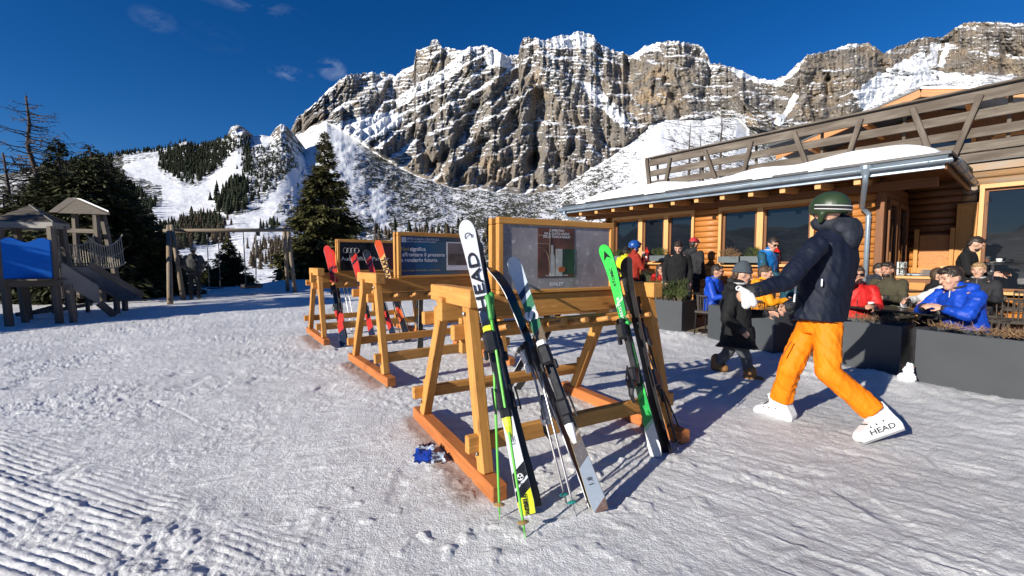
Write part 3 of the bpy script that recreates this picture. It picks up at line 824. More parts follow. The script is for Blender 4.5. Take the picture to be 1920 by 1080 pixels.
def ground_z(x, y):
    """Large shape of the forecourt (metres)."""
    x = np.asarray(x, float); y = np.asarray(y, float)
    z = 0.10 * sstep(8, 17, y) + 0.02 * fbm(x / 2.2, y / 2.2, 2, 201)
    bank = np.exp(-((y - 21.5 - .12 * x) / 1.7) ** 2) * (0.32 + .22 * vn2(x / 2.6, y / 3, 203)) * sstep(-16, -11, x) * (1 - sstep(1, 5, x))
    z = z + bank
    z = z - sstep(23.5, 40, y) * 2.6
    return z
def ground_full(x, y):
    r = np.hypot(x, y)
    z = ground_z(x, y)
    fade = 1 - sstep(9, 22, r) * .75
    # trampled lumps and crust
    lump = fbm(x / .34, y / .34, 4, 211); pack = .35 + 1.3 * sstep(-.25, .35, fbm(x / .9 + 3, y / 1.1, 3, 209))
    z += fade * .008 * lump + fade * pack * .0065 * fbm(x / .07, y / .07, 4, 213, gain=.7) + fade * .010 * np.clip(fbm((x * .9 + y * .44) / .34, (y * .9 - x * .44) / .075, 3, 207) - .12, 0, 1) * (2 - pack)
    clod = np.clip(fbm(x / .11 + 40, y / .11, 3, 219) - .22, 0, 1)
    mid = np.exp(-((x - .55) / .95) ** 2 - ((y - 2.75) / .55) ** 2) + .7 * np.exp(-((x + .55) / .6) ** 2 - ((y - 2.3) / .6) ** 2)
    z += clod * (.03 * mid + .008) * fade
    # foot and boot prints
    dn = vn2(x / .23 + 7, y / .31 + 3, 223)
    z -= fade * .014 * sstep(.5, .85, dn) * sstep(-.1, .5, fbm(x / 1.3, y / 1.3, 2, 225) + .45 * mid + .15)
    # scoured streaks on the right, trodden lanes
    d = np.array([.77, -.64]); s = x * d[0] + y * d[1]; t = -x * d[1] + y * d[0]
    wr = sstep(.3, 1.6, x + .25 * (y - 2)) * (1 - sstep(10, 14, y))
    z += wr * (.008 * fbm(s / .35, t / .04, 4, 231, gain=.65) + .003 * ridged(s / .8, t / .11, 3, 233))
    # the groomer's corduroy
    m = sstep(.0, .55, -(x * .44 + (y - 1.72) * .9) + .12 * fbm(x / .5, y / .5, 3, 241)) * sstep(-6.6, -5.6, x)
    c = np.array([.94, -.34]); q = -x * c[1] + y * c[0] + .02 * vn2(x / .5, y / .5, 243); l = x * c[0] + y * c[1]
    broken = sstep(-.24, .12, fbm(x / .42 + 9, y / .3, 4, 245))
    cord = np.abs(np.sin(q * PI / .047)) ** 1.0
    lane = np.exp(-(((q * 1.0) % .92 - .46) / .05) ** 2)
    z += m * (broken * .0115 * (cord - .5) * (.75 + .5 * fbm(x / .06, y / .06, 2, 246)) + .008 * lane * (1 + fbm(l / .2, q / .1, 3, 247)) + (1 - broken) * .02 * fbm(x / .07, y / .07, 3, 249))
    z += (1 - m) * pack * fade * .006 * np.clip(fbm(x / .05, y / .05, 3, 251), -.3, 1) * (1 - .6 * wr)
    # ski grooves and scuffs
    rg = np.random.default_rng(77)
    for k in range(22):
        gx, gy = rg.uniform(-5, 4), rg.uniform(1.7, 9); ga = rg.normal(.5, .55); gl = rg.uniform(.25, 1.4); dxg, dyg = math.cos(ga), math.sin(ga)
        sg = (x - gx) * dxg + (y - gy) * dyg; tg = -(x - gx) * dyg + (y - gy) * dxg + .04 * sg * sg
        z -= .0045 * np.exp(-(tg / .010) ** 2) * sstep(0, .15, sg) * (1 - sstep(gl - .15, gl, sg)) - .0015 * np.exp(-((tg - .03) / .014) ** 2) * sstep(0, .15, sg) * (1 - sstep(gl - .15, gl, sg))
    # snow banked against the planters
    for bx, by, br, bh in ((3.0, 7.75, .45, .10), (3.9, 5.4, .5, .10), (4.35, 4.95, .25, .07), (4.5, 4.5, .4, .04), (4.9, 3.4, .8, .10)):
        z += bh * np.exp(-((x - bx) ** 2 + (y - by) ** 2) / br ** 2) * (1 + .5 * fbm(x / .15, y / .15, 3, 253))
    return z
def dirt_at(x, y):
    d = np.zeros_like(x)
    for i in range(3):
        for a, off, amp in ((-.81, 0.0, 1.0), (.81, 0.0, .45)):
            p0 = rack_pt(i, a - .06, -.7); p1 = rack_pt(i, a - .1, .66)
            ux, uy = p1.x - p0.x, p1.y - p0.y
            t = np.clip(((x - p0.x) * ux + (y - p0.y) * uy) / (ux * ux + uy * uy), 0, 1)
            q = np.hypot(x - p0.x - t * ux, y - p0.y - t * uy)
            d = np.maximum(d, amp * (1 - sstep(.03, .17, q + .05 * fbm(x / .16, y / .16, 3, 261))))
    return d

def snow_ground_mat():
    m, nt, b = _nt('trampled_snow')
    geo = N(nt, 'NewGeometry'); P = geo.outputs['Position']
    a = N(nt, 'Attribute'); a.attribute_name = 'dirt'
    n1 = noise_n(nt, P, 0.9, 6, .6); n2 = noise_n(nt, P, 9.0, 6, .65); n3 = noise_n(nt, P, 90.0, 4, .7)
    c = ramp(nt, n1, [(.3, (.66, .665, .67)), (.5, (.77, .773, .776)), (.72, (.87, .872, .874))])
    c = mix_rgb(nt, math_n(nt, 'MULTIPLY', ramp(nt, n2, [(.36, (1, 1, 1)), (.52, (0, 0, 0))]), .38), c, (.52, .50, .48))
    c = mix_rgb(nt, math_n(nt, 'MULTIPLY', ramp(nt, n3, [(.62, (0, 0, 0)), (.72, (1, 1, 1))]), .5), c, (.93, .93, .93))
    tr = N(nt, 'Attribute'); tr.attribute_name = 'trodden'
    c = mix_rgb(nt, math_n(nt, 'MULTIPLY', tr.outputs['Fac'], .6), c, ramp(nt, n1, [(.35, (.44, .435, .43)), (.65, (.56, .555, .55))]))
    stain = ramp(nt, n2, [(.3, (.17, .085, .05)), (.7, (.36, .22, .15))])
    c = mix_rgb(nt, math_n(nt, 'MULTIPLY', a.outputs['Fac'], .7), c, stain)
    nt.links.new(c, b.inputs['Base Color'])
    nt.links.new(ramp(nt, n2, [(.3, (.38,) * 3), (.7, (.75,) * 3)]), b.inputs['Roughness'])
    b.inputs['Specular IOR Level'].default_value = .3
    h = math_n(nt, 'ADD', math_n(nt, 'MULTIPLY', n3, .55), noise_n(nt, P, 38, 6, .72))
    nt.links.new(bump_n(nt, h, .85, .016), b.inputs['Normal'])
    return m
MAT_SNOW = snow_ground_mat()
def build_ground():
    cols = np.concatenate([np.linspace(-900, -60, 110), np.linspace(-50, 1980, 960), np.linspace(1990, 2900, 110)]); nc = len(cols)
    ys = np.concatenate([np.linspace(1330, 560, 470), np.linspace(558, 516, 60)]); Yr = CAM_H * FPX / (ys - 490.0)
    Yr = np.concatenate([Yr, [48, 56]])
    X = (cols[None, :] - 960) / FPX * Yr[:, None]; Y = np.repeat(Yr[:, None], nc, 1)
    Z = ground_full(X, Y)
    P = np.stack([X, Y, Z], -1)
    me = mesh_np('ground', P.reshape(-1, 3), grid_faces(len(Yr), nc), MAT_SNOW, True)
    attr(me, 'dirt', dirt_at(X, Y)); attr(me, 'trodden', np.clip(sstep(.2, 1.8, X + .2 * (Y - 2)) * (1 - sstep(9, 13, Y)) * (.75 + .5 * fbm(X / 1.1, Y / .8, 3, 263)), 0, 1))
    tag(link('ground', me), 'trampled snow forecourt with groomer ridges and boot prints', None, None, 'structure')
    # the snow round the camera's feet
    gx = np.linspace(-9, 9, 300); gy = np.linspace(-6, 1.335, 130); X2, Y2 = np.meshgrid(gx, gy); Z2 = ground_full(X2, Y2) - .002
    me = mesh_np('ground', np.stack([X2, Y2, Z2], -1).reshape(-1, 3), grid_faces(len(gy), len(gx)), MAT_SNOW, True); attr(me, 'dirt', 0 * X2); attr(me, 'trodden', 0 * X2)
    tag(link('ground', me), 'trampled snow behind the camera', None, None, 'structure')
    # the same snow going on beside and behind
    v = []; f = []
    ang = np.linspace(0, 2 * PI, 65)[:-1]; rad = [0.01, 1.2, 4, 12, 30, 60]
    for r in rad: v += [(r * math.cos(a), r * math.sin(a), -.09 - (2.6 if r > 50 else 0.0)) for a in ang]
    for i in range(len(rad) - 1):
        for k in range(64): f.append((i * 64 + k, i * 64 + (k + 1) % 64, (i + 1) * 64 + (k + 1) % 64, (i + 1) * 64 + k))
    me = mesh_np('ground', v, f, MAT_SNOW, True)
    tag(link('ground', me), 'level snow round the forecourt', None, None, 'structure')
build_ground()
def gz(x, y): return float(ground_full(np.array([x]), np.array([y]))[0])
# ------------------------------------------------------------------ the mountain restaurant
M_LOG = wood('larch_siding', (0.60, 0.25, 0.06), (0.34, 0.125, 0.03), 0.5)
M_LOGW = wood('greyed_siding', (0.50, 0.30, 0.14), (0.26, 0.15, 0.075), 0.65, weather=(0.30, 0.245, 0.19))
M_TRIM = wood('pale_window_timber', (0.70, 0.40, 0.16), (0.56, 0.29, 0.10), 0.5, knots=False)
M_TRIMO = wood('orange_shutter_timber', (0.60, 0.27, 0.06), (0.46, 0.19, 0.04), 0.5, knots=False)
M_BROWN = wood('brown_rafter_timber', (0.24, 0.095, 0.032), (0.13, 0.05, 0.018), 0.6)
M_GREYW = wood('weathered_grey_timber', (0.22, 0.19, 0.155), (0.10, 0.08, 0.062), 0.8, weather=(0.085, 0.066, 0.05))
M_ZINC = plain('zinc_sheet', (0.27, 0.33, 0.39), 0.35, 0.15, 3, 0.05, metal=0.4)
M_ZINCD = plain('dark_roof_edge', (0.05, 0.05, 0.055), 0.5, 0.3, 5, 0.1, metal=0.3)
M_BLACKP = plain('black_plastic', (0.012, 0.012, 0.013), 0.45, 0.3, 6, 0.05)
M_ROOFSNOW = plain('settled_snow', (0.84, 0.85, 0.87), 0.7, 0.04, 3, 0.5, spec=0.2, bscale=14, bdist=0.03)
M_INT = plain('dark_interior', (0.02, 0.017, 0.015), 0.9, 0.3, 2, 0)
M_RED = plain('red_lantern_paint', (0.55, 0.02, 0.015), 0.35, 0.15, 8, 0.05)
def glass_mat():
    m, nt, b = _nt('window_glass')
    v = coords(nt, 'Object', (1, 1, 1))
    b.inputs['Base Color'].default_value = (0.008, 0.011, 0.016, 1)
    b.inputs['Roughness'].default_value = 0.02
    b.inputs['Specular IOR Level'].default_value = 0.55
    nt.links.new(bump_n(nt, noise_n(nt, v, 1.1, 2), 0.06, 0.02), b.inputs['Normal'])
    return m
M_GLASS = glass_mat()

BU = Vector((0.63, -0.777, 0)).normalized(); BV = Vector((-BU.y, BU.x, 0)); BZ = Vector((0, 0, 1)); BO = Vector((2.91, 12.94, 0))
BU.normalize(); BV = Vector((0.777, 0.63, 0)).normalized()
def B(s, v, z): return BO + BU * s + BV * v + BZ * z      # s along the front, v into the house, z up
WL = 6.27; FLZ = 0.08; EAVE = 2.98
RW = Matrix((BU, BV, BZ)).transposed()
house = thing('restaurant', 'timber mountain restaurant with snow on its low roof and zinc gutter', 'building', BO)
def hb(name, a, b, w, h, mat, up=(0, 0, 1), parent=None, ch=0.006):
    return beam_o(name, a, b, w, h, mat, parent or house, up, ch, world=True)

def siding(s0, s1, z0, z1, v, mat, parent, rows=None, holes=()):
    """Rounded log boards, one object per board; boards are cut round the openings."""
    hgt = 0.135; n = int(round((z1 - z0) / hgt)); hgt = (z1 - z0) / n
    for k in range(n):
        za = z0 + k * hgt; zc = za + hgt / 2
        segs = [(s0, s1)]
        for (a, b, c, d) in holes:
            if za + hgt * .5 > c and za + hgt * .5 < d:
                ns = []
                for p, q in segs:
                    if b <= p or a >= q: ns.append((p, q))
                    else:
                        if a > p: ns.append((p, a))
                        if b < q: ns.append((b, q))
                segs = ns
        for p, q in segs:
            if q - p < .03: continue
            L = q - p; prof = []
            for i in range(7):
                t = i / 6; z = (t - .5) * (hgt - .007); prof.append((-.018 * math.sin(PI * min(1, max(0, t))) ** .6 - .012, z))
            prof += [(.05, (hgt - .007) / 2), (.05, -(hgt - .007) / 2)]
            me = MB().prism([Vector((-L / 2, y, z)) for y, z in prof], (0, 0, 0), (L, 0, 0)).mesh('plank', mat)
            for pl in me.polygons: pl.use_smooth = len(pl.vertices) == 4
            o = link('plank', me, parent)
            Mx = RW.to_4x4(); Mx.translation = B((p + q) / 2, v, zc) - BO
            o.matrix_basis = Mx
# openings (s0, s1, z0, z1)
W1 = (0.26, 2.66, 1.38, 2.60); W2 = (3.40, 5.22, 1.34, 2.60)
front = MB(); front.prism([B(0, .09, FLZ - .1), B(WL, .09, FLZ - .1), B(WL, 6, FLZ - .1), B(0, 6, FLZ - .1)], (0, 0, 0), (0, 0, 2.95))
front.build('wall_core', M_INT, house, world=True)
siding(0.0, WL, FLZ, 2.95, 0.0, M_LOG, house, holes=[W1, W2])
def window(opening, mull, v, parent, mat=M_TRIM, name='window'):
    s0, s1, z0, z1 = opening
    w = MB().prism([B(s0, v + .06, z0), B(s1, v + .06, z0), B(s1, v + .075, z0), B(s0, v + .075, z0)], (0, 0, 0), (0, 0, z1 - z0)).build(name, M_INT, parent, world=True)
    def fb(nm, a, b, ww, hh, m_=mat, up=(0, 0, 1)): return beam_o(nm, a, b, ww, hh, m_, w, up, .004, world=True)
    fb('sill', B(s0 - .06, v - .05, z0 - .03), B(s1 + .06, v - .05, z0 - .03), .22, .06)
    fb('lintel', B(s0 - .07, v - .03, z1 + .04), B(s1 + .07, v - .03, z1 + .04), .12, .085)
    for s in (s0 - .03, s1 + .03): fb('jamb', B(s, v - .01, z0), B(s, v - .01, z1), .17, .07, up=BU)
    for s in mull: fb('mullion', B(s, v + .0, z0), B(s, v + .0, z1 - .002), .10, .13, up=BU)
    edges = [s0] + sum([[m - .065, m + .065] for m in mull], []) + [s1]
    for a, b in zip(edges[0::2], edges[1::2]):
        MB().box(B((a + b) / 2, v + .045, (z0 + z1) / 2), (b - a - .05, .02, z1 - z0 - .05), RW).build('pane', M_GLASS, w, world=True)
        for q in (a + .03, b - .03): fb('sash', B(q, v + .03, z0 + .005), B(q, v + .03, z1 - .005), .05, .055, M_BROWN, BU)
        for q in (z0 + .03, z1 - .03): fb('sash', B(a + .005, v + .028, q), B(b - .005, v + .028, q), .05, .055, M_BROWN)
    return w
window(W1, (1.14, 1.93), 0, house); window(W2, (4.24,), 0, house)
hb('corner_post', B(-.03, .03, FLZ), B(-.03, .03, 2.9), .16, .10, M_LOG, BU); hb('corner_post', B(WL + .04, .04, FLZ), B(WL + .04, .04, 2.9), .18, .12, M_BROWN, BU)
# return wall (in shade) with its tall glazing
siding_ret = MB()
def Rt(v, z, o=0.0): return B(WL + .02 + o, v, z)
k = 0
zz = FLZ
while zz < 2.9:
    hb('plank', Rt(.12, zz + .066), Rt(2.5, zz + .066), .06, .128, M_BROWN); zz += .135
for v0, v1 in ((.35, 1.05), (1.25, 2.1)):
    ww = MB().box(Rt((v0 + v1) / 2, 1.35, .05), (.03, v1 - v0, 2.3), RW).build('glass_door', M_GLASS, house, world=True)
    for v in (v0, v1): beam_o('jamb', Rt(v, .2, .06), Rt(v, 2.52, .06), .08, .09, M_BROWN, ww, BU, world=True)
    beam_o('lintel', Rt(v0, 2.54, .06), Rt(v1, 2.54, .06), .08, .09, M_BROWN, ww, world=True)
# eave: rafters, fascia, zinc apron, gutter
OV = -1.0
SL = -1.06 + .0; SR = WL + .98
for i in range(13):
    s = SL + .18 + i * .585
    if s < SR - .1: hb('rafter', B(s, OV + .06, 2.80), B(s, 1.2, 2.80 + .16), .10, .12, M_BROWN if i % 1 else M_TRIM, up=(0, 0, 1))
rs = 0.07    # roof slope
MB().prism([B(SL, OV + .02, 2.865), B(SR, OV + .02, 2.865), B(SR, 2.5, 2.865 + 3.5 * rs), B(SL, 2.5, 2.865 + 3.5 * rs)], (0, 0, 0), (0, 0, .03)).build('soffit', M_BROWN, house, world=True)
for v in (.25, .9):
    pass
hb('purlin', B(-.75, -.12, 2.76), B(WL + .8, -.12, 2.76), .14, .16, M_BROWN)
hb('fascia', B(SL, OV, 2.875), B(SR - .02, OV, 2.875), .03, .075, M_ZINC, ch=.003)
MB().prism([B(SL, OV - .015, 2.99), B(SL, OV + .16, 3.075), B(SL, OV + .16, 3.055), B(SL, OV - .012, 2.97)], (0, 0, 0), BU * (SR - SL)).build('apron_flashing', M_ZINC, house, world=True)
MB().prism([B(SL - .03, OV + .12, 3.075), B(SL - .03, OV + .12, 3.12), B(SL - .03, 2.5, 3.12 + 2.38 * rs), B(SL - .03, 2.5, 3.075 + 2.38 * rs)], (0, 0, 0), BU * (SR - SL + .06)).build('roof_deck', M_ZINCD, house, world=True)
def gutter(p0, p1, out, name='gutter'):
    x = (p1 - p0); L = x.length; x.normalize(); g = MB(); n = 9
    vs = []; fs = []
    for p in (p0, p1):
        for i in range(n):
            a = PI * i / (n - 1); vs.append(p + out * (math.cos(a) * .062) - BZ * (math.sin(a) * .068))
        for i in reversed(range(n)):
            a = PI * i / (n - 1); vs.append(p + out * (math.cos(a) * .057) - BZ * (math.sin(a) * .063))
    m = 2 * n
    for i in range(m): fs.append((i, (i + 1) % m, m + (i + 1) % m, m + i))
    g.add(vs, fs)
    g.tube([p0 + out * .062, p1 + out * .062], .010, 6)
    gu = g.build(name, M_ZINC, house, world=True, smooth=True)
    k = int(L / .9)
    for i in range(k + 1):
        c = p0 + x * (L * (i + .3) / (k + .6))
        q = MB().tube([c + out * (math.cos(PI * j / 8) * .066) - BZ * (math.sin(PI * j / 8) * .072) for j in range(9)], .007, 5)
        q.build('gutter_bracket', M_ZINC, gu, world=True)
    return gu
gutter(B(SL, OV - .075, 2.965), B(SR + .07, OV - .075, 2.965), -BV)
gutter(B(SR + .07, OV - .06, 2.962), B(SR + .07, 2.3, 2.962), BU)
hb('fascia', B(SR - .01, OV, 2.87), B(SR - .01, 2.4, 2.87), .03, .10, M_BROWN, ch=.003)
def pipe(pts, r, name='downpipe'):
    d = MB(); d.tube(pts, r, 12); o = d.build(name, M_ZINC, house, world=True, smooth=True)
    return o
dp = B(6.28, OV - .075, 2.9)
pb = B(WL - .12, -.085, 2.30)
pp = pipe([dp, dp - BZ * .06, dp - BZ * .14 + BV * .02, B(WL - .20, -.22, 2.42), pb, pb - BZ * .06, pb - BZ * 2.2], .042)
MB().lathe([(.10, .10), (.095, .04), (.05, -.06), (.044, -.10)], 12, dp + BZ * .02).build('outlet_hopper', M_ZINC, pp, world=True)
for z in (2.2, .55): MB().lathe([(.05, 0), (.052, .005), (.052, .035), (.05, .04)], 12, (pb.x, pb.y, z)).build('pipe_clip', M_ZINC, pp, world=True)
dl = B(SL + .25, OV - .075, 2.9)
pipe([dl, dl - BZ * .08, dl - BZ * .2 + BU * .08 + BV * .05, B(-.10, -.05, 2.42), B(-.10, -.05, .2)], .04)
spk = MB().cbox(B(.02, -.14, 2.46), (.16, .18, .26), .01, RW); spk.build('loudspeaker', M_BLACKP, house, world=True)
MB().cbox(B(WL - .45, -.12, 2.42), (.15, .16, .24), .02, RW).build('loudspeaker', M_BLACKP, house, world=True)
# snow slab on the low roof
def roof_snow():
    ns, nv = 150, 40
    S = np.linspace(SL + .55, SR - .10, ns); Vv = np.linspace(0, 1, nv)
    P = []
    for t in Vv:
        row = []
        for s in S:
            e = min((s - S[0]) / .9, (S[-1] - s) / .45, 1.0); e = max(e, 0)
            th = (.21 + .035 * math.sin(s * 1.3) + .04 * math.sin(s * 3.1 + 1)) * (e ** .5 if s < 3 else math.sqrt(max(0, 1 - (1 - e) ** 2)))
            bulge = .10 * math.exp(-((s - 1.2) / .45) ** 2 - ((t - .35) / .12) ** 2)
            lip = OV + .16 + .05 * math.sin(s * 2.2) + .03 * math.sin(s * 5.3)
            if t < .25:
                a = t / .25 * PI / 2; v = lip + .16 * (1 - math.cos(a)); z = 3.11 + (th) * math.sin(a)
            else:
                v = lip + .16 + (t - .25) / .75 * 2.55; z = 3.11 + th + (v - lip) * rs * 1.1
            p = B(s, v, z + bulge)
            row.append(p)
        P.append(row)
    P = np.array(P)
    P[..., 2] += .028 * fbm(P[..., 0] / .5 * 1.0, P[..., 1] / .5, 4, 301) * np.linspace(0, 1, nv)[:, None] ** .5
    P[0, :, 2] = 3.09
    P = P - np.array(BO)
    me = mesh_np('roof_snow', P.reshape(-1, 3), grid_faces(nv, ns), M_ROOFSNOW, True)
    link('roof_snow', me, house)
roof_snow()
# terrace floor
def flz(x, y):
    v = (Vector((x, y, 0)) - BO).dot(BV); return .14 * max(0.0, min(1.0, (v + 3.4) / 3.4)) - .01
tf = MB(); tf.prism([B(-2, -3.2, -.03), B(9.5, -3.4, -.03), B(12, 0, .13), B(12, 2.6, .13), B(-2, 2.6, .13), B(-2, 0, .13)], (0, 0, -.12), (0, 0, 0)).build('terrace_floor', wood('terrace_boards', (.22, .17, .12), (.12, .09, .06), .8), None, world=False)
tag(bpy.data.objects['terrace_floor'], None, None, None, 'structure')

# main house behind: ground-floor wall, deck, railing, gable
DK = 2.5
main = thing('main_house', 'main chalet with weathered roof terrace railing behind the low roof', 'building', B(WL + .9, DK, 0))
def mbm(name, a, b, w, h, mat, up=(0, 0, 1), ch=.006, parent=None): return beam_o(name, a, b, w, h, mat, parent or main, up, ch, world=True)
MB().prism([B(-.2, DK + .1, -.1), B(14, DK + .1, -.1), B(14, DK + 8, -.1), B(-.2, DK + 8, -.1)], (0, 0, 0), (0, 0, 3.5)).build('wall_core', M_INT, main, world=True)
BW = (7.36, 12.0, .75, 2.86)
for o_ in [0]:
    hgt = .15; z = FLZ; r_ = 0
    while z < 3.42:
        zc = z + hgt / 2
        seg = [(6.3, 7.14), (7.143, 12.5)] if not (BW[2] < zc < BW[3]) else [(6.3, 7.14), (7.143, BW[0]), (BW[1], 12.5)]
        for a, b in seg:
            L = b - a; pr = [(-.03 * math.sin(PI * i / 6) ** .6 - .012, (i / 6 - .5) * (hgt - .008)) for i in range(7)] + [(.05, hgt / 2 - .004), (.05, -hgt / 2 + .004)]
            me = MB().prism([Vector((-L / 2, y, zq)) for y, zq in pr], (0, 0, 0), (L, 0, 0)).mesh('plank', (M_BROWN if zc > 1.75 else M_LOG) if b < 7.2 else M_LOGW if zc > 2.2 else M_LOG)  # recess boards: dark wood, with the eave's shade put into the colour as well
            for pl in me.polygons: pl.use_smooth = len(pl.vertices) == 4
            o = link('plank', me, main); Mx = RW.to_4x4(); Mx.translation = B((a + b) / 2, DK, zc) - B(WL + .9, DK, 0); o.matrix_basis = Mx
        z += hgt
window((7.46, 12.0, .80, 2.86), (9.9,), DK, main, M_TRIM)
# shutter and smaller framed window under the eave
sh = MB().cbox(B(7.24, DK - .07, 1.62), (.30, .05, 1.95), .006, RW).build('shutter', M_TRIMO, main, world=True)
for z in (2.5, .74): beam_o('shutter_rail', B(7.11, DK - .105, z), B(7.37, DK - .105, z), .02, .12, M_TRIMO, sh, world=True)
for s in (7.12, 7.36): beam_o('shutter_stile', B(s, DK - .105, .68), B(s, DK - .105, 2.56), .06, .02, M_TRIMO, sh, BV, world=True)
fw = MB().box(B(6.78, DK - .055, 1.60), (.46, .012, .72), RW).build('window_frame', M_LOG, main, world=True)
for s in (6.50, 7.05): beam_o('frame_stile', B(s, DK - .09, 1.16), B(s, DK - .09, 2.1), .11, .07, M_TRIMO, fw, BU, world=True)
beam_o('frame_rail', B(6.44, DK - .092, 1.20), B(7.10, DK - .092, 1.20), .072, .12, M_TRIMO, fw, world=True)
beam_o('ledge', B(6.3, DK - .12, 1.11), B(7.4, DK - .12, 1.11), .2, .04, M_ZINC, fw, world=True)
MB().cbox(B(7.05, DK - .06, .86), (.42, .03, .42), .004, RW).build('lower_panel', M_TRIMO, main, world=True)
# deck edge
RT = 4.80
mbm('deck_edge_beam', B(-.3, DK - .06, 3.50), B(12.5, DK - .06, 3.50), .10, .20, M_GREYW); mbm('deck_edge_beam', B(6.2, DK - .03, 3.30), B(12.5, DK - .03, 3.30), .10, .16, M_LOGW)
mbm('drip_edge', B(6.4, DK - .13, 3.40), B(12.5, DK - .13, 3.40), .04, .018, M_ZINCD, ch=.002)
MB().prism([B(-.25, DK, 3.4), B(12.5, DK, 3.4), B(12.5, DK + 6, 3.4), B(-.25, DK + 6, 3.4)], (0, 0, 0), (0, 0, .12)).build('roof_terrace', M_GREYW, main, world=True)
MB().prism([B(-.2, DK + .15, 3.53), B(12.4, DK + .15, 3.53), B(12.4, DK + 6, 3.53), B(-.2, DK + 6, 3.53)], (0, 0, 0), (0, 0, .12)).build('terrace_snow', M_ROOFSNOW, main, world=True)
# railing: cap boards, three rails, leaning struts in V pairs
rail = thing('balcony_railing', 'weathered grey timber balcony railing with leaning struts above the snowy roof', 'railing', B(-.12, DK - .15, 3.4))
def rl(name, a, b, w, h, up=(0, 0, 1)): return beam_o(name, a, b, w, h, M_GREYW, rail, up, .007, world=True)
rl('cap_board', B(-.2, DK - .34, RT), B(13, DK - .34, RT), .16, .04); rl('cap_board', B(-.14, DK - .17, RT + .012), B(13, DK - .17, RT + .012), .15, .04)
for z, v in ((RT - .17, -.36), (RT - .50, -.28), (RT - .83, -.2), (RT - 1.10, -.14)):
    rl('rail', B(-.05, DK + v, z), B(13, DK + v, z), .055, .21 if z > RT - .3 else .19)
pairs = []
for k in range(9):
    s = .10 + 1.52 * k
    rl('post', B(s + .02, DK - .06, 3.45), B(s + .02, DK - .16, RT - .02), .05, .06, BU)
for k, s in enumerate((.55, 2.05, 2.95, 4.35, 5.3, 6.55, 7.15, 8.6, 9.2)):
    lean = .32 if k % 2 else -.32
    rl('strut', B(s + lean * .5, DK - .2, 3.5), B(s - lean * .6, DK - .42, RT - .14), .10, .10, BU)
rl('post', B(-.1, DK - .14, 3.42), B(-.16, DK - .34, RT - .02), .10, .12, BU)
# the gabled upper storey
GV = DK + 3.4
gb = thing('upper_chalet', 'orange timber gable of the upper chalet behind the balcony railing', 'building', B(6.0, GV, 3.4))
def gbm(name, a, b, w, h, mat, up=(0, 0, 1), ch=.006): return beam_o(name, a, b, w, h, mat, gb, up, ch, world=True)
pk = at(1727, 167, 12.2); sP = (pk - BO).dot(BU); vP = (pk - BO).dot(BV); zP = pk.z
GV = vP
dr = .30
def G(s, z, dv=0): return B(s, GV + dv, z)
Lf, Rg = 3.6, 5.0
MB().prism([G(sP - Lf + .5, 3.4, .7), G(sP + Rg - .5, 3.4, .7), G(sP + Rg - .5, zP - dr * (Rg - .5), .7), G(sP, zP - .06, .7), G(sP - Lf + .5, zP - dr * (Lf - .5), .7)], BV * 1.6, BV * 5).build('gable_wall', M_BROWN, gb, world=True)  # browner than the orange trim: roof overhang's shade put into the wall colour
for sg, Lx in ((-1, Lf), (1, Rg)):
    gbm('barge_board', G(sP, zP - .10), G(sP + sg * Lx, zP - .10 - dr * Lx), .05, .22, M_LOG, up=BZ)
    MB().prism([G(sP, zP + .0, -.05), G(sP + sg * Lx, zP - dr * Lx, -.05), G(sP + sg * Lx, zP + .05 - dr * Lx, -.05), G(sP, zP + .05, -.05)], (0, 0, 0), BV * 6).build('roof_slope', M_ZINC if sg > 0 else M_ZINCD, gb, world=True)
for ds in (-2.6, -1.2, .9, 2.4):
    gbm('purlin_end', G(sP + ds, zP - .28 - dr * abs(ds), .0), G(sP + ds, zP - .28 - dr * abs(ds), 2.3), .12, .16, M_LOG)
for s0, s1, z0, z1 in ((sP - 1.6, sP - .5, 3.9, 5.2), (sP - .2, sP + .9, 3.7, 5.2), (sP + 1.3, sP + 2.3, 3.7, 5.0), (sP - 2.6, sP - 1.9, 4.0, 4.9)):
    w = MB().box(G((s0 + s1) / 2, (z0 + z1) / 2, 2.28), (s1 - s0, .03, z1 - z0), RW).build('window', M_GLASS, gb, world=True)
    for s in (s0, s1): beam_o('jamb', G(s, z0, 2.25), G(s, z1, 2.25), .07, .09, M_LOG, w, BU, world=True)
    for z in (z0, z1): beam_o('window_rail', G(s0, z, 2.245), G(s1, z, 2.245), .07, .09, M_LOG, w, world=True)
# far roof edge seen over the rail
lw = thing('far_roof', 'dark low roof edge showing over the balcony rail', 'roof', at(1470, 262, 16.0))
MB().prism([at(1440, 268, 17), at(1568, 232, 15.2), at(1568, 238, 15.2), at(1440, 275, 17)], (0, 0, 0), BV * 3).build('roof_slope', M_ZINCD, lw, world=True)
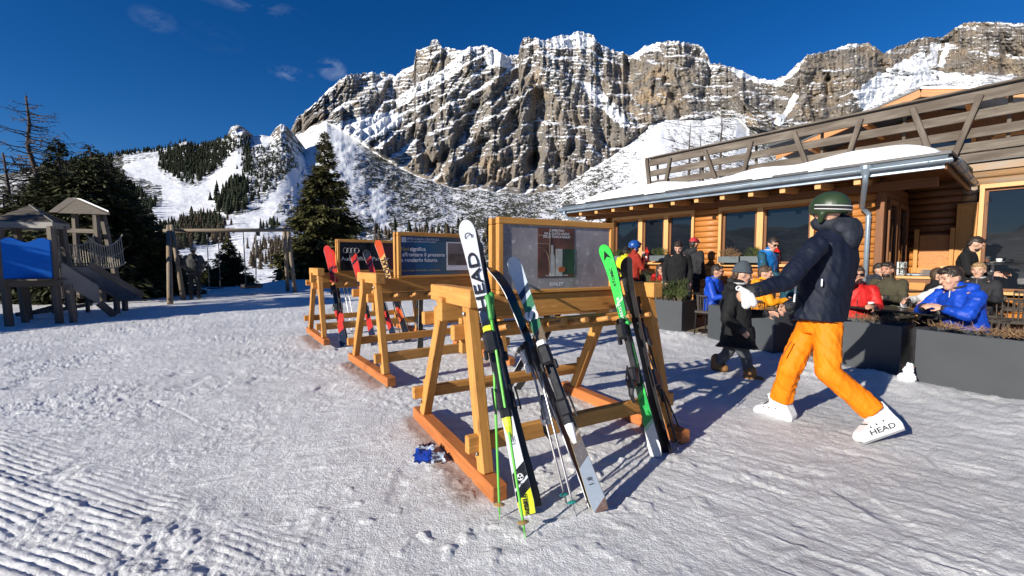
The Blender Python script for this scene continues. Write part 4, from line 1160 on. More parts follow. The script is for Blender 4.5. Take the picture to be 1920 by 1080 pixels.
# window boxes, red lanterns
M_TWIG = plain('dry_twigs', (0.20, 0.125, 0.06), 0.8, 0.4, 9, 0.1)
M_PINE = plain('dwarf_pine_needles', (0.055, 0.075, 0.022), 0.7, 0.5, 7, 0.0, spec=0.25)
M_HEATH = plain('dry_heather', (0.22, 0.13, 0.065), 0.8, 0.4, 8, 0.0)
M_PLANTER = plain('anthracite_planter_metal', (0.048, 0.054, 0.060), 0.52, 0.10, 1.6, 0.06, spec=0.5, bscale=40)
M_BOX = plain('window_box_metal', (0.09, 0.11, 0.12), 0.5, 0.1, 3, 0.05)
def needles(name, parent, mat, n, box, L, W, seed, up=.5, clumps=14):
    """A bush of many small blades in clumps; box = centre, half sizes (parent's frame)."""
    g = np.random.default_rng(seed); c, hs = np.array(box[0]), np.array(box[1])
    cl = c + (g.random((clumps, 3)) * 2 - 1) * hs * np.array([.85, .8, .55]); cl[:, 2] = c[2] - hs[2] * .6 + hs[2] * 1.4 * g.random(clumps) ** 1.5
    base = cl[g.integers(0, clumps, n)] + g.normal(size=(n, 3)) * hs * .16
    d = g.normal(size=(n, 3)); d[:, 2] = np.abs(d[:, 2]) * .8 + up; d /= np.linalg.norm(d, axis=1, keepdims=True)
    ll = L * g.uniform(.6, 1.3, (n, 1)); side = np.cross(d, g.normal(size=(n, 3))); side /= np.linalg.norm(side, axis=1, keepdims=True) + 1e-9
    V = np.stack([base - side * W, base + side * W, base + d * ll + side * W * .3, base + d * ll - side * W * .3], 1).reshape(-1, 3)
    F = np.arange(4 * n).reshape(n, 4)
    return link(name, mesh_np(name, V, F, mat), parent)
def window_box(s0, s1, z, label, seed, bush):
    t = thing('window_box', label, 'window box', B((s0 + s1) / 2, -.22, z)); t.rotation_euler = (0, 0, math.atan2(BU.y, BU.x)); L = s1 - s0
    MB().cbox((0, 0, .08), (L, .18, .15), .006).build('trough', M_BOX, t)
    needles('foliage', t, bush, 500, ((0, 0, .2), (L * .48, .1, .13)), .09, .004, seed)
window_box(.30, .95, 1.40, 'long window box with dwarf pine below the left window', 1, M_PINE)
window_box(1.62, 2.1, 1.40, 'small window box with dwarf pine beside the red lantern on the left sill', 2, M_PINE)
window_box(3.45, 3.92, 1.36, 'window box with dry grass at the left end of the right window', 3, M_HEATH)
window_box(3.95, 4.5, 1.36, 'window box with dwarf pine behind the man in the blue jacket', 4, M_PINE)
def lantern(p, label):
    t = thing('lantern', label, 'lantern', p, math.atan2(BU.y, BU.x), 'red lanterns on the window sills')
    MB().cbox((0, 0, .012), (.13, .13, .024), .004).build('base', M_RED, t)
    for x in (-.05, .05):
        for y in (-.05, .05): MB().box((x, y, .13), (.012, .012, .22)).build('frame_bar', M_RED, t)
    MB().lathe([(.085, .23), (.03, .30), (.03, .33)], 4).build('lid', M_RED, t)
    MB().tube([(.03 * math.cos(a), 0, .34 + .03 * math.sin(a)) for a in np.linspace(-.4, PI + .4, 9)], .004, 5).build('handle', M_RED, t)
    MB().lathe([(.03, .025), (.03, .13), (.004, .135)], 10).build('candle', plain('candle_wax', (.8, .76, .66), .6), t)
    return t
lantern(B(1.42, -.14, 1.41), 'red lantern on the left window sill, behind the man in the red jumper')
lantern(B(4.62, -.14, 1.37), 'red lantern on the right window sill, beside the man in the blue jacket')
# ------------------------------------------------------------------ ski racks
M_RACK = wood('honey_larch_beam', (0.66, 0.33, 0.085), (0.43, 0.19, 0.042), 0.66, scuff=.5)
M_RACKF = wood('reddish_foot_beam', (0.56, 0.20, 0.055), (0.36, 0.11, 0.03), 0.68, scuff=.6)
M_PEG = wood('turned_peg', (0.64, 0.31, 0.09), (0.44, 0.19, 0.05), 0.45, knots=False)
M_BOLT = plain('zinc_bolt', (.25, .25, .26), .4, .2, 9, 0, metal=.8)
M_WHITEP = plain('white_print', (0.62, 0.63, 0.66), 0.5, 0.05, 5, 0)
M_GOLDP = plain('gold_print', (0.42, 0.33, 0.10), 0.5, 0.05, 5, 0)
M_INK = plain('black_ink', (0.008, 0.009, 0.016), 0.4, 0.1, 5, 0)
def poster_frost():
    m, nt, b = _nt('poster_frosted_grey')
    v = coords(nt, 'Object', (1, 1, 1), False)
    n = noise_n(nt, v, 26, 6, .7); big = noise_n(nt, v, 3.2, 3)
    c = ramp(nt, big, [(.3, (.15, .13, .14)), (.6, (.26, .24, .25))])
    c = mix_rgb(nt, ramp(nt, n, [(.56, (0, 0, 0)), (.75, (1, 1, 1))]), c, (.50, .50, .53))
    # a pale lemon slice and leaf printed on the right
    mp = N(nt, 'Mapping'); mp.inputs['Location'].default_value = (-.42, 0, .02); mp.inputs['Rotation'].default_value = (0, .55, 0); mp.inputs['Scale'].default_value = (6.5, 1, 2.3)
    nt.links.new(v, mp.inputs[0]); g = N(nt, 'TexGradient', gradient_type='SPHERICAL'); nt.links.new(mp.outputs[0], g.inputs[0])
    c = mix_rgb(nt, math_n(nt, 'MULTIPLY', g.outputs['Fac'], .8), c, (.27, .24, .03))
    nt.links.new(c, b.inputs['Base Color']); b.inputs['Roughness'].default_value = .3
    return m
def poster_blue():
    m, nt, b = _nt('poster_blue_gradient')
    v = coords(nt, 'Object', (1, 1, 1), False); sx = N(nt, 'SeparateXYZ'); nt.links.new(v, sx.inputs[0])
    t = math_n(nt, 'ADD', math_n(nt, 'MULTIPLY', sx.outputs[0], .8), .5)
    t = math_n(nt, 'ADD', t, math_n(nt, 'MULTIPLY', noise_n(nt, v, 3, 3), .2))
    c = ramp(nt, t, [(.1, (.008, .025, .11)), (.55, (.012, .075, .17)), (.8, (.06, .10, .12)), (1, (.20, .11, .08))])
    nt.links.new(c, b.inputs['Base Color']); b.inputs['Roughness'].default_value = .28
    return m
M_POST = [poster_frost(), poster_blue(), plain('poster_black', (.008, .009, .014), .25, .2, 2, 0)]
M_BROWNP = plain('poster_brown_picture', (.085, .03, .018), .35, .5, 9, 0); M_GREENP = plain('poster_dark_green', (.012, .03, .016), .35, .4, 9, 0)
M_SHELF = plain('poster_pale_wood', (.18, .12, .09), .4, .3, 12, 0); M_SILV = plain('poster_silver', (.30, .30, .30), .35, .4, 14, 0); M_ORNG = plain('poster_orange_fruit', (.30, .07, .015), .4, .3, 12, 0)
M_PHOTO = plain('poster_photo', (.10, .075, .06), .35, .6, 6, 0)

def L3(a, b, z): return Vector((a, -b, z))
def make_rack(i, label):
    c, t = RACKS[i]
    zz = 0.0
    k = thing('ski_rack', label, 'ski rack', c, t, 'timber ski racks on the snow')
    bo = lambda nm, p, q, w, h, m=M_RACK, up=(0, 0, 1): beam_o(nm, p, q, w, h, m, k, up, .007)
    for a in (-.81, .81):
        bo('foot_beam', L3(a, .82, .045), L3(a, -.76, .045), .10, .10, M_RACKF)
        bo('leg', L3(a, .63, .09), L3(a, .40, 1.12), .095, .075, up=(1, 0, 0))
        bo('leg', L3(a, -.56, .09), L3(a, -.05, 1.12), .095, .075, up=(1, 0, 0))
        bo('cap_beam', L3(a, .52, 1.165), L3(a, -.22, 1.165), .11, .12)
        sgn = -1 if a < 0 else 1
        for b_, z_ in ((.555, .27), (-.49, .29), (.30, .90), (-.20, .93)):
            bo('cleat', L3(a + sgn * .005, b_, z_ - .12), L3(a + sgn * .005, b_, z_ + .12), .05, .05, up=(1, 0, 0))
        for b_, z_ in ((.41, 1.06), (-.06, 1.06), (.60, .21), (-.53, .21)):
            MB().lathe([(.016, 0), (.016, .006), (.010, .010), (.001, .011)], 8, L3(a + sgn * .047, b_, z_), Matrix.Rotation(sgn * PI / 2, 3, 'Y')).build('bolt', M_BOLT, k)
    bo('sign_beam', L3(-.90, .06, 1.06), L3(.90, .06, 1.06), .10, .17)
    bo('lower_rail', L3(-.92, .585, .27), L3(.92, .585, .27), .055, .11); bo('lower_rail', L3(-.92, -.54, .29), L3(.92, -.54, .29), .055, .10)
    for b_, z_, s in ((.36, .935, 1), (-.25, .96, -1)):
        bo('peg_rail', L3(-.92, b_, z_), L3(.92, b_, z_), .06, .10)
        for j in range(7):
            a = -.63 + .215 * j
            pole_o('peg', L3(a, b_ + s * .02, z_), L3(a + .02, b_ + s * .20, z_ + .045), .020, .019, M_PEG, k, 10)
    # sign board: two framed panels back to back
    x0, x1, z0, z1 = -.46, .68, 1.15, 1.73
    for s, bb in ((1, .115), (-1, -.005)):
        sg = MB().box(L3((x0 + x1) / 2, bb, (z0 + z1) / 2), (x1 - x0 - .06, .02, z1 - z0 - .06)).build('sign_panel', M_POST[i] if s > 0 else M_RACK, k)
        fb = lambda nm, p, q, w, h, up=(0, 0, 1): beam_o(nm, p, q, w, h, M_RACK, sg, up, .006)
        fb('frame_rail', L3(x0, bb, z1 - .024), L3(x1, bb, z1 - .024), .05, .05); fb('frame_rail', L3(x0, bb, z0 + .015), L3(x1, bb, z0 + .015), .05, .03)
        fb('frame_stile', L3(x0 + .022, bb, z0 + .03), L3(x0 + .022, bb, z1 - .05), .05, .044, (1, 0, 0)); fb('frame_stile', L3(x1 - .022, bb, z0 + .03), L3(x1 - .022, bb, z1 - .05), .05, .044, (1, 0, 0))
        if s > 0: panel = sg
    fy = .1275
    def rect(nm, xa, xb, za, zb, mat, lift=.0): return MB().box(L3((xa + xb) / 2, fy + lift, (za + zb) / 2), (xb - xa, .002, zb - za)).build(nm, mat, panel)
    def txt(nm, body, xc, zc, size, mat, bold=0.0, xs=1.0, lift=.003): return text_o(nm, body, size, mat, panel, frame(L3(xc, fy + lift, zc), (1, 0, 0), (0, 0, 1)), bold, xs)
    if i == 0:
        rect('picture', -.105, .255, 1.27, 1.665, M_BROWNP); rect('picture_shade', .10, .253, 1.30, 1.50, M_GREENP, .002)
        for za, zb in ((1.60, 1.61), (1.535, 1.543)): rect('shelf_line', -.10, .01, za, zb, M_SHELF, .003)
        rect('shelf_line', .0, .012, 1.31, 1.66, M_SHELF, .0045)
        MB().tube([L3(-.10 + .10 * math.sin(q), fy + .004, 1.40 + .11 * math.cos(q)) for q in np.linspace(0, 1.5, 9)], .004, 5, flat=.4).build('printed_arch', M_SHELF, panel)
        MB().prism([L3(x, fy + .003, z) for x, z in ((.005, 1.28), (.055, 1.28), (.055, 1.43), (.04, 1.47), (.04, 1.53), (.02, 1.53), (.02, 1.47), (.005, 1.43))], (0, 0, 0), (0, -.002, 0)).build('printed_bottle', M_SILV, panel)
        rect('printed_glass', .065, .13, 1.28, 1.50, M_SILV, .004)
        for xx in (.11, .135): MB().lathe([(.022, 0), (.022, .002)], 12, L3(xx, fy + .006, 1.335), Matrix.Rotation(PI / 2, 3, 'X')).build('printed_fruit', M_ORNG, panel)
        for body, zc in (("L'APERITIVO", 1.645), ('HA IL GUSTO UNICO', 1.620), ('DELLA TONICA KINLEY', 1.595)): txt('lettering', body, .075, zc, .027, M_WHITEP, .006, .95, .006)
        txt('lettering', 'KINLEY', .075, 1.215, .042, M_WHITEP, .012); txt('lettering', 'SOFT DRINKS DAL CUORE AMARO', .075, 1.286, .014, M_WHITEP, 0, 1, .008)
    elif i == 1:
        rect('logo_square', -.405, -.345, 1.60, 1.665, M_WHITEP)
        rect('logo_gap', -.365, -.362, 1.61, 1.655, M_POST[1], .0015)
        txt('lettering', 'GRUPPO CASSA CENTRALE', -.15, 1.645, .042, M_WHITEP); txt('lettering', 'CREDITO COOPERATIVO ITALIANO', -.15, 1.610, .022, M_WHITEP, 0, 1.2)
        txt('lettering', 'Noi', -.365, 1.515, .07, M_GOLDP, .015); txt('lettering', 'significa', -.19, 1.515, .07, M_WHITEP, .015)
        txt('lettering', 'affrontare il presente', -.105, 1.445, .07, M_WHITEP, .015); txt('lettering', 'e renderlo futuro.', -.165, 1.375, .07, M_WHITEP, .015)
        txt('lettering', 'Cooperativa. Sostenibile. Inimitabile.', -.15, 1.245, .038, M_GOLDP)
        rect('photo_border', .22, .56, 1.24, 1.62, M_WHITEP); rect('photo', .235, .545, 1.31, 1.605, M_PHOTO, .002); rect('photo_sky', .235, .545, 1.46, 1.603, plain('poster_dusk_sky', (.16, .12, .12), .4, .2, 4, 0), .003)
    else:
        for j in range(4):
            MB().tube([L3(-.32 + .064 * j + .043 * math.cos(q), fy + .002, 1.535 + .043 * math.sin(q)) for q in np.linspace(0, 2 * PI, 25)], .0055, 5, flat=.4).build('printed_ring', M_WHITEP, panel)
        txt('lettering', 'Audi Official Partner', .03, 1.385, .098, M_WHITEP, 0, 1.05)
        rect('red_field', .30, .63, 1.19, 1.68, plain('poster_dark_red', (.06, .01, .012), .3, .2, 3, 0), -.0005)
    return k
RK = [make_rack(0, 'nearest honey-coloured timber ski rack with the frosted grey drinks poster'), make_rack(1, 'middle timber ski rack with the dark blue bank poster'), make_rack(2, 'farthest timber ski rack with the black car-maker poster')]

# ------------------------------------------------------------------ skis and poles
M_EDGE = plain('ski_edge_white', (.55, .56, .58), .35, .1, 8, 0); M_BASE = plain('ski_base_black', (.010, .010, .012), .3, .2, 5, 0)
M_STEEL = plain('steel_parts', (.45, .46, .48), .3, .2, 9, .05, metal=.9); M_BINDBLK = plain('binding_black', (.014, .014, .016), .35, .3, 12, .05)
M_YEL = plain('binding_yellow', (.55, .62, .03), .4, .1, 8, 0); M_WHT = plain('binding_white', (.72, .73, .75), .35, .08, 8, 0); M_REDP = plain('binding_red', (.55, .03, .015), .4, .1, 8, 0)
M_GRNP = plain('green_strap', (.03, .42, .09), .5, .1, 8, 0)
def ski_top(name, stops, rough=.28):
    """Printed topsheet: bands of colour along the ski (object X in metres), scuffed."""
    if name in MATS: return MATS[name]
    m, nt, b = _nt(name)
    tc = N(nt, 'TexCoord'); sx = N(nt, 'SeparateXYZ'); nt.links.new(tc.outputs['Object'], sx.inputs[0])
    skew = math_n(nt, 'ADD', math_n(nt, 'MULTIPLY', sx.outputs[0], .5), math_n(nt, 'MULTIPLY', sx.outputs[1], .35))
    c = ramp(nt, skew, [(p * .5, col) for p, col in stops], 'CONSTANT')
    n = noise_n(nt, tc.outputs['Object'], 40, 5, .7)
    c = mix_rgb(nt, math_n(nt, 'MULTIPLY', ramp(nt, n, [(.55, (0, 0, 0)), (.7, (1, 1, 1))]), .18), c, (.5, .5, .5))
    nt.links.new(c, b.inputs['Base Color']); b.inputs['Roughness'].default_value = rough; b.inputs['Coat Weight'].default_value = .4
    MATS[name] = m; return m
def ski(label, tail, tip, face, top, edge=None, base=None, width=1.0, bind=None, name='ski', group=None, curl=.055, texts=(), flip=1):
    """tail and tip in world; face = direction the topsheet looks."""
    tail = Vector(tail); tip = Vector(tip); x = tip - tail; L = x.length
    z = Vector(face); z = z - x.normalized() * z.dot(x.normalized()); Mx = frame(tail, x, z.cross(x))
    t = link(name, None); t.matrix_basis = Mx; t.empty_display_size = .1; tag(t, label, 'ski', group)
    n = 34; vs = []; fs = []; mi = []
    qs = list(np.linspace(0, .92, 25)) + list(.92 + .08 * np.sin(np.linspace(0, PI / 2, 12)[1:])); n = len(qs) - 1
    for i in range(n + 1):
        q = qs[i]; X = q * L
        w = (.024 * abs(2 * q - .95) ** 1.9 + .033) * width
        if q > .95: w *= math.sqrt(max(0.0, 1 - ((q - .95) / .05) ** 2)) * .95 + .05
        if q < .02: w *= .85
        zc = curl * max(0, (q - .80) / .20) ** 2.2 + .010 * max(0, (.06 - q) / .06)
        th = .007 + .006 * max(0, 1 - abs(q - .46) / .42)
        vs += [(X, -w, zc - .0), (X, w, zc - .0), (X, w * .95, zc + th), (X, -w * .95, zc + th)]
    for i in range(n):
        a = 4 * i; b = a + 4
        fs += [(a, a + 1, b + 1, b), (a + 1, a + 2, b + 2, b + 1), (a + 2, a + 3, b + 3, b + 2), (a + 3, a, b, b + 3)]; mi += [2, 1, 0, 1]
    fs += [(3, 2, 1, 0), (4 * n, 4 * n + 1, 4 * n + 2, 4 * n + 3)]; mi += [1, 1]
    m_ = MB(); m_.v = vs; m_.f = fs; m_.mi = mi
    m_.build('ski_body', [top, edge or M_EDGE, base or M_BASE], t)
    if bind:
        cA, cB = bind; c = L * .45
        MB().cbox((c + .02, 0, .024), (.52, .048 * width, .018), .006).build('binding_plate', M_BINDBLK, t)
        toe = MB().cbox((c + .19, 0, .066), (.13, .080, .068), .018).cbox((c + .12, .042, .062), (.06, .024, .044), .008).cbox((c + .12, -.042, .062), (.06, .024, .044), .008).build('toe_piece', cA, t)
        MB().cbox((c + .262, 0, .058), (.05, .060, .046), .012).build('toe_cap', cB, toe)
        heel = MB().cbox((c - .15, 0, .064), (.13, .076, .066), .016).cbox((c - .21, 0, .108), (.07, .064, .06), .014).build('heel_piece', cA, t)
        MB().tube([(c - .22, 0, .12), (c - .28, 0, .145), (c - .34, 0, .13)], [.028, .022, .012], 8, flat=.5).build('heel_lever', cB, heel)
        for s in (-1, 1): MB().tube([(c - .07, s * .05, .03), (c - .16, s * .056, .075), (c - .21, s * .056, .085)], .006, 6).build('brake_arm', M_BINDBLK, t)
    for nm, body, xx, size, mat, bold, xs in texts:
        up = 1 if flip > 0 else -1
        zc = curl * max(0, (xx / L - .80) / .20) ** 2.2 + .0165 if xx / L > .86 else (curl * max(0, (xx / L - .80) / .20) ** 2.2 + .0135)
        sl = curl * 2.2 * max(0, (xx / L - .80) / .20) ** 1.2 / (.20 * L)
        text_o(nm, body, size, mat, t, frame(Vector((xx, 0, zc + .004)), (1, 0, sl), (0, 1, 0)), bold, xs)
    return t
def pole(label, top, tip, shaft, grip, basket, group=None, r=.0085, tipcol=None):
    top = Vector(top); tip = Vector(tip); x = top - tip; L = x.length; Mx = frame(tip, x, Vector((0, 1, 0)) if abs(x.normalized().y) < .9 else Vector((1, 0, 0)))
    t = link('ski_pole', None); t.matrix_basis = Mx; t.empty_display_size = .1; tag(t, label, 'ski pole', group)
    MB().tube([(.02, 0, 0), (.10, 0, 0), (L - .26, 0, 0), (L - .12, 0, 0)], [r * .55, r * .8, r, r], 8).build('shaft', shaft, t, smooth=True)
    MB().tube([(L - .16, 0, 0), (L - .14, 0, 0), (L - .10, 0, 0), (L - .05, 0, 0), (L - .015, 0, 0), (L, 0, 0)], [.012, .016, .0145, .016, .020, .010], 10).build('grip', grip, t, smooth=True)
    MB().tube([(L - .015, 0, 0), (L - .06, .03, .02), (L - .17, .045, .02), (L - .23, .03, .01), (L - .15, .015, 0), (L - .03, .005, 0)], .006, 6, flat=.35).build('strap', M_BINDBLK, t)
    R = Matrix.Rotation(PI / 2, 3, 'Y')
    MB().lathe([(.012, .055), (.030, .062), (.032, .066), (.012, .075)], 12, (0, 0, 0), R).build('basket', basket, t)
    MB().tube([(-.01, 0, 0), (.05, 0, 0)], [.002, .006], 6).build('tip', tipcol or M_STEEL, t)
    return t
TEAL = plain('teal_basket', (.01, .22, .20), .4, .1, 8, 0); M_BRASS = plain('cork_basket', (.42, .26, .10), .5, .2, 8, 0)
G_POLE = plain('bright_green_shaft', (.13, .50, .07), .35, .1, 8, 0); G_GRIP = plain('green_grip', (.045, .26, .05), .5, .15, 20, .2)
S_POLE = plain('silver_shaft', (.40, .38, .38), .3, .2, 12, 0, metal=.7); B_POLE = plain('black_shaft', (.012, .012, .014), .35, .2, 8, 0); B_GRIP = plain('black_grip', (.013, .013, .014), .6, .3, 20, .2)
wdir = lambda i: (rack_pt(i, 0, 1) - rack_pt(i, 0, 0)).normalized()
FW = wdir(0)
def gnd(px, py, dz=.005):
    """First point of the snow surface seen at a pixel."""
    d = ray(px, py); Ys = np.concatenate([np.linspace(1.2, 8, 1400), np.linspace(8, 45, 1500)]); X = d.x / d.y * Ys; Zr = CAM_H + d.z / d.y * Ys
    g = ground_full(X, Ys); i = int(np.argmax(g >= Zr)) if (g >= Zr).any() else len(Ys) - 1
    return Vector((X[i], Ys[i], g[i] + dz))
def ahead(tail, px, py, dy): return at(px, py, tail.y + dy)

# A: white-and-black pair with yellow bindings on the near corner
W_ = (.66, .69, .74); K_ = (.010, .011, .016); Y_ = (.60, .66, .02); DB = (.012, .022, .05)
tA = ski_top('topsheet_white_black', [(0, Y_), (.10, K_), (.155, W_), (.165, K_), (.245, W_), (.55, W_), (.60, K_), (.66, (.10, .16, .22)), (.78, K_), (1.10, DB), (1.17, W_)])
a0 = gnd(990, 966); a1 = ahead(a0, 873, 418, .40)
faceA = (Vector((-.0, -1, .28)))
skA = ski('white racing ski with big black letters and yellow bindings, on the near rack corner', a0, a1, faceA, tA, bind=(M_BINDBLK, M_YEL), width=.94, texts=[('lettering', 'HEAD', 1.34, .088, M_INK, .014, 1.62), ('lettering', 'WORLDCUP', .085, .030, M_INK, .02, 1.0), ('lettering', 'REBELS', .055, .032, M_INK, .02, 1.1), ('lettering', 'i.SL', .40, .035, M_INK, .01, 1.0)], curl=.05)
LA = (a1 - a0).length
MB().tube([(LA * .94 + .02 * math.cos(q), .02 * math.sin(q), .036 + .012 * math.cos(q)) for q in np.linspace(-1.9, 1.9, 14)], .0035, 5, flat=.5).build('tip_emblem', M_INK, skA)
MB().lathe([(.019, 0), (.019, .002)], 16, (.20, 0, .0145)).build('printed_disc', M_WHT, skA)
for q in range(3): MB().lathe([(.006, 0), (.006, .002)], 8, (.20 + .009 * math.cos(q * 2.1), .009 * math.sin(q * 2.1), .0165)).build('printed_dot', M_INK, skA)
nA = Vector((.35, .94, -.2)).normalized()
b0 = a0 + Vector((.035, .055, 0)); b1 = a1 + Vector((.03, .075, -.075))
ski('second white racing ski tucked behind the lettered white one', b0, b1, -faceA, tA, bind=(M_BINDBLK, M_YEL))
gp = gnd(937, 972); pole('bright green ski pole standing upright, nearest the rack foot', at(921, 548, gp.y + .33), gp, G_POLE, G_GRIP, M_BRASS, tipcol=G_POLE)
gp = gnd(985, 1008); pole('bright green ski pole leaning in front of the white racing ski', at(914, 552, gp.y + .45), gp, G_POLE, G_GRIP, M_BRASS, tipcol=G_POLE)

# B: white, teal and brown ski with its black partner
tB = ski_top('topsheet_pale_blue_brown', [(0, (.10, .055, .04)), (.03, (.22, .26, .32)), (.26, (.09, .08, .08)), (.36, (.10, .075, .05)), (.40, (.25, .22, .2)), (.42, (.06, .045, .035)), (.62, (.03, .028, .03)), (.98, (.12, .085, .05)), (1.08, (.03, .15, .06)), (1.19, (.32, .40, .42)), (1.22, (.03, .15, .07)), (1.30, (.38, .46, .50)), (1.33, DB), (1.38, (.44, .51, .60))])
b0 = gnd(1127, 960); b1 = ahead(b0, 962, 488, .62)
fB = Vector((-.25, -1, .42))
ski('wide pale blue and brown ski with white bindings in the middle of the near rack', b0, b1, fB, tB, edge=plain('cream_edge', (.62, .56, .24), .4, .1, 8, 0), bind=(M_BINDBLK, M_WHT), width=.93, texts=[('lettering', 'S', 1.19, .11, M_WHT, .04, 1.3), ('lettering', '1.8', .16, .04, M_INK, 0, 1)])
c0 = b0 + Vector((-.02, .06, .0)); c1 = ahead(c0, 932, 490, .70)
ski('black ski base with white edge beside the pale blue ski', c0, c1, Vector((.75, -.6, .3)) * -1, M_BASE, edge=M_WHT, base=plain('ski_base_navy', (.008, .009, .018), .25, .2, 5, 0), bind=(M_WHT, M_BINDBLK), width=1.1, curl=.08)
gp = gnd(1064, 952); pole('silver ski pole with teal basket, left of its pair', at(985, 640, gp.y + .42), gp, S_POLE, B_GRIP, TEAL)
gp = gnd(1079, 968); pole('silver ski pole with teal basket, right of its pair', at(1000, 650, gp.y + .42), gp, S_POLE, B_GRIP, TEAL)

# C: bright green pair at the right end
GR = (.035, .56, .07); GD = (.015, .30, .06)
tC = ski_top('topsheet_bright_green', [(0, (.60, .62, .62)), (.20, (.30, .50, .34)), (.23, GD), (.42, GR), (.46, (.008, .10, .025)), (1.02, GD), (1.14, (.30, .52, .32)), (1.16, GR)])
c0 = gnd(1232, 857); c1 = ahead(c0, 1137, 461, .50)
fC = Vector((-.75, -.62, .25))
skC = ski('bright green ski with black arrow emblem at the right end of the near rack', c0, c1, fC, tC, edge=plain('black_edge', (.02, .02, .022), .4, .1, 8, 0), bind=(M_BINDBLK, M_BINDBLK), width=1.05, texts=[('lettering', 'ATOMIC', 1.36, .036, M_INK, .01, 1.15), ('lettering', 'REDSTER', 1.10, .034, M_WHT, .0, 1.4)])
LC = (c1 - c0).length
MB().prism([Vector((LC * .945 + x, y, .038 + x * .35)) for x, y in ((.04, 0), (-.03, .035), (-.008, 0), (-.03, -.035))], (0, 0, 0), (0, 0, .002)).build('arrow_emblem', M_INK, skC)
MB().cbox((LC * .60, 0, .012), (.03, .10, .05), .006).build('ski_strap', M_GRNP, skC)
d0 = c0 + Vector((.075, .05, 0)); d1 = at(1166, 480, c1.y + .03)
ski('black partner of the bright green ski, showing its base', d0, d1, Vector((.75, .62, -.25)), plain('black_topsheet', (.012, .012, .013), .3, .2, 6, 0), edge=M_STEEL, base=M_BASE, bind=(M_BINDBLK, M_BINDBLK), width=1.05, curl=.07)
gp = gnd(1272, 846); pole('black ski pole beside the green skis, outer of its pair', at(1192, 556, gp.y + .42), gp, B_POLE, B_GRIP, M_BINDBLK)
gp = gnd(1284, 828); pole('black ski pole beside the green skis, inner of its pair', at(1168, 556, gp.y + .36), gp, B_POLE, B_GRIP, M_BINDBLK)
# D: skis on the far side of the near rack
tD = ski_top('topsheet_black_grey', [(0, (.03, .02, .018)), (.30, (.10, .10, .1)), (.5, K_), (1.0, (.25, .25, .25)), (1.05, K_)])
def back_ski(i, a, label, top, da=.0, bind=(M_BINDBLK, M_STEEL), zt=1.32, w=1.0, out=-.98):
    p = rack_pt(i, a, out); p.z = gz(p.x, p.y) + .004; q = rack_pt(i, a + da, -.20, zt)
    return ski(label, p, q, -wdir(i) + Vector((0, 0, .4)), top, bind=bind, width=w)
back_ski(0, .22, 'black ski leaning on the far side of the near rack, left of two', tD, .26); back_ski(0, .36, 'black ski leaning on the far side of the near rack, right of two', tD, .24)
tS = ski_top('topsheet_silver', [(0, (.30, .31, .32)), (.5, (.08, .08, .08)), (1.0, (.40, .41, .42))])
back_ski(1, .30, 'silver ski leaning on the far side of the middle rack', tS, -.3)
# E, F: red skis on the far rack
RD = (.62, .035, .018); OR_ = (.75, .13, .02)
tF = ski_top('topsheet_red_black', [(0, (.012, .018, .04)), (.27, RD), (.62, K_), (1.06, RD), (1.38, (.10, .01, .01)), (1.43, RD)])
def front_ski(label, tailpx, tippx, dy, top, texts=(), bind=(M_BINDBLK, M_REDP), w=1.0, face=None, **kw):
    p = gnd(*tailpx); q = ahead(p, *tippx, dy); return ski(label, p, q, face or Vector((.1, -1, .35)), top, bind=bind, width=w, texts=texts, **kw)
front_ski('red and black ski with navy tail at the left end of the far rack', (645, 651), (614, 463), .62, tF, [('lettering', 'ATOMIC', 1.30, .07, M_INK, .02, 1.1)], w=1.15)
front_ski('slim red ski directly behind the left red ski of the far rack', (648, 646), (622, 470), .62, tF, bind=(M_BINDBLK, M_BINDBLK))
tE = ski_top('topsheet_red_black_tip', [(0, (.012, .018, .04)), (.28, RD), (.45, K_), (1.2, (.25, .02, .02)), (1.26, RD), (1.48, K_), (1.52, RD), (1.60, K_)])
front_ski('red ski with black tip at the centre of the far rack, left of two', (702, 648), (662, 474), .42, tE, [('lettering', 'K', 1.56, .10, M_REDP, .03, 1.2)], w=1.15)
front_ski('red ski with black tip at the centre of the far rack, right of two', (742, 644), (686, 470), .44, tE, [('lettering', 'K', 1.56, .10, M_REDP, .03, 1.2)], w=1.15)
tV = ski_top('topsheet_orange_white', [(0, K_), (.4, OR_), (.6, K_), (1.05, OR_), (1.15, (.78, .45, .15)), (1.6, (.75, .10, .02))])
front_ski('orange ski with white sidewall and dark lettering beside the blue poster', (766, 642), (708, 452), .34, tV, [('lettering', 'VÖLKL', 1.38, .11, M_INK, .02, 1.15)], w=1.2)
for j, (tp, gpx) in enumerate((((644, 536), (661, 628)), ((650, 534), (669, 626)))):
    gp = gnd(*gpx); pole('slim silver ski pole with black grip on the far rack, ' + ('left' if j == 0 else 'right') + ' of its pair', at(*tp, gp.y + .35), gp, S_POLE, B_GRIP, M_BINDBLK)
for j, (tp, gpx) in enumerate((((742, 545), (772, 632)), ((733, 550), (752, 634)))):
    gp = gnd(*gpx); pole('dark ski pole under the blue poster, ' + ('right' if j == 0 else 'left') + ' of its pair', at(*tp, gp.y + .35), gp, B_POLE, B_GRIP, M_BINDBLK)
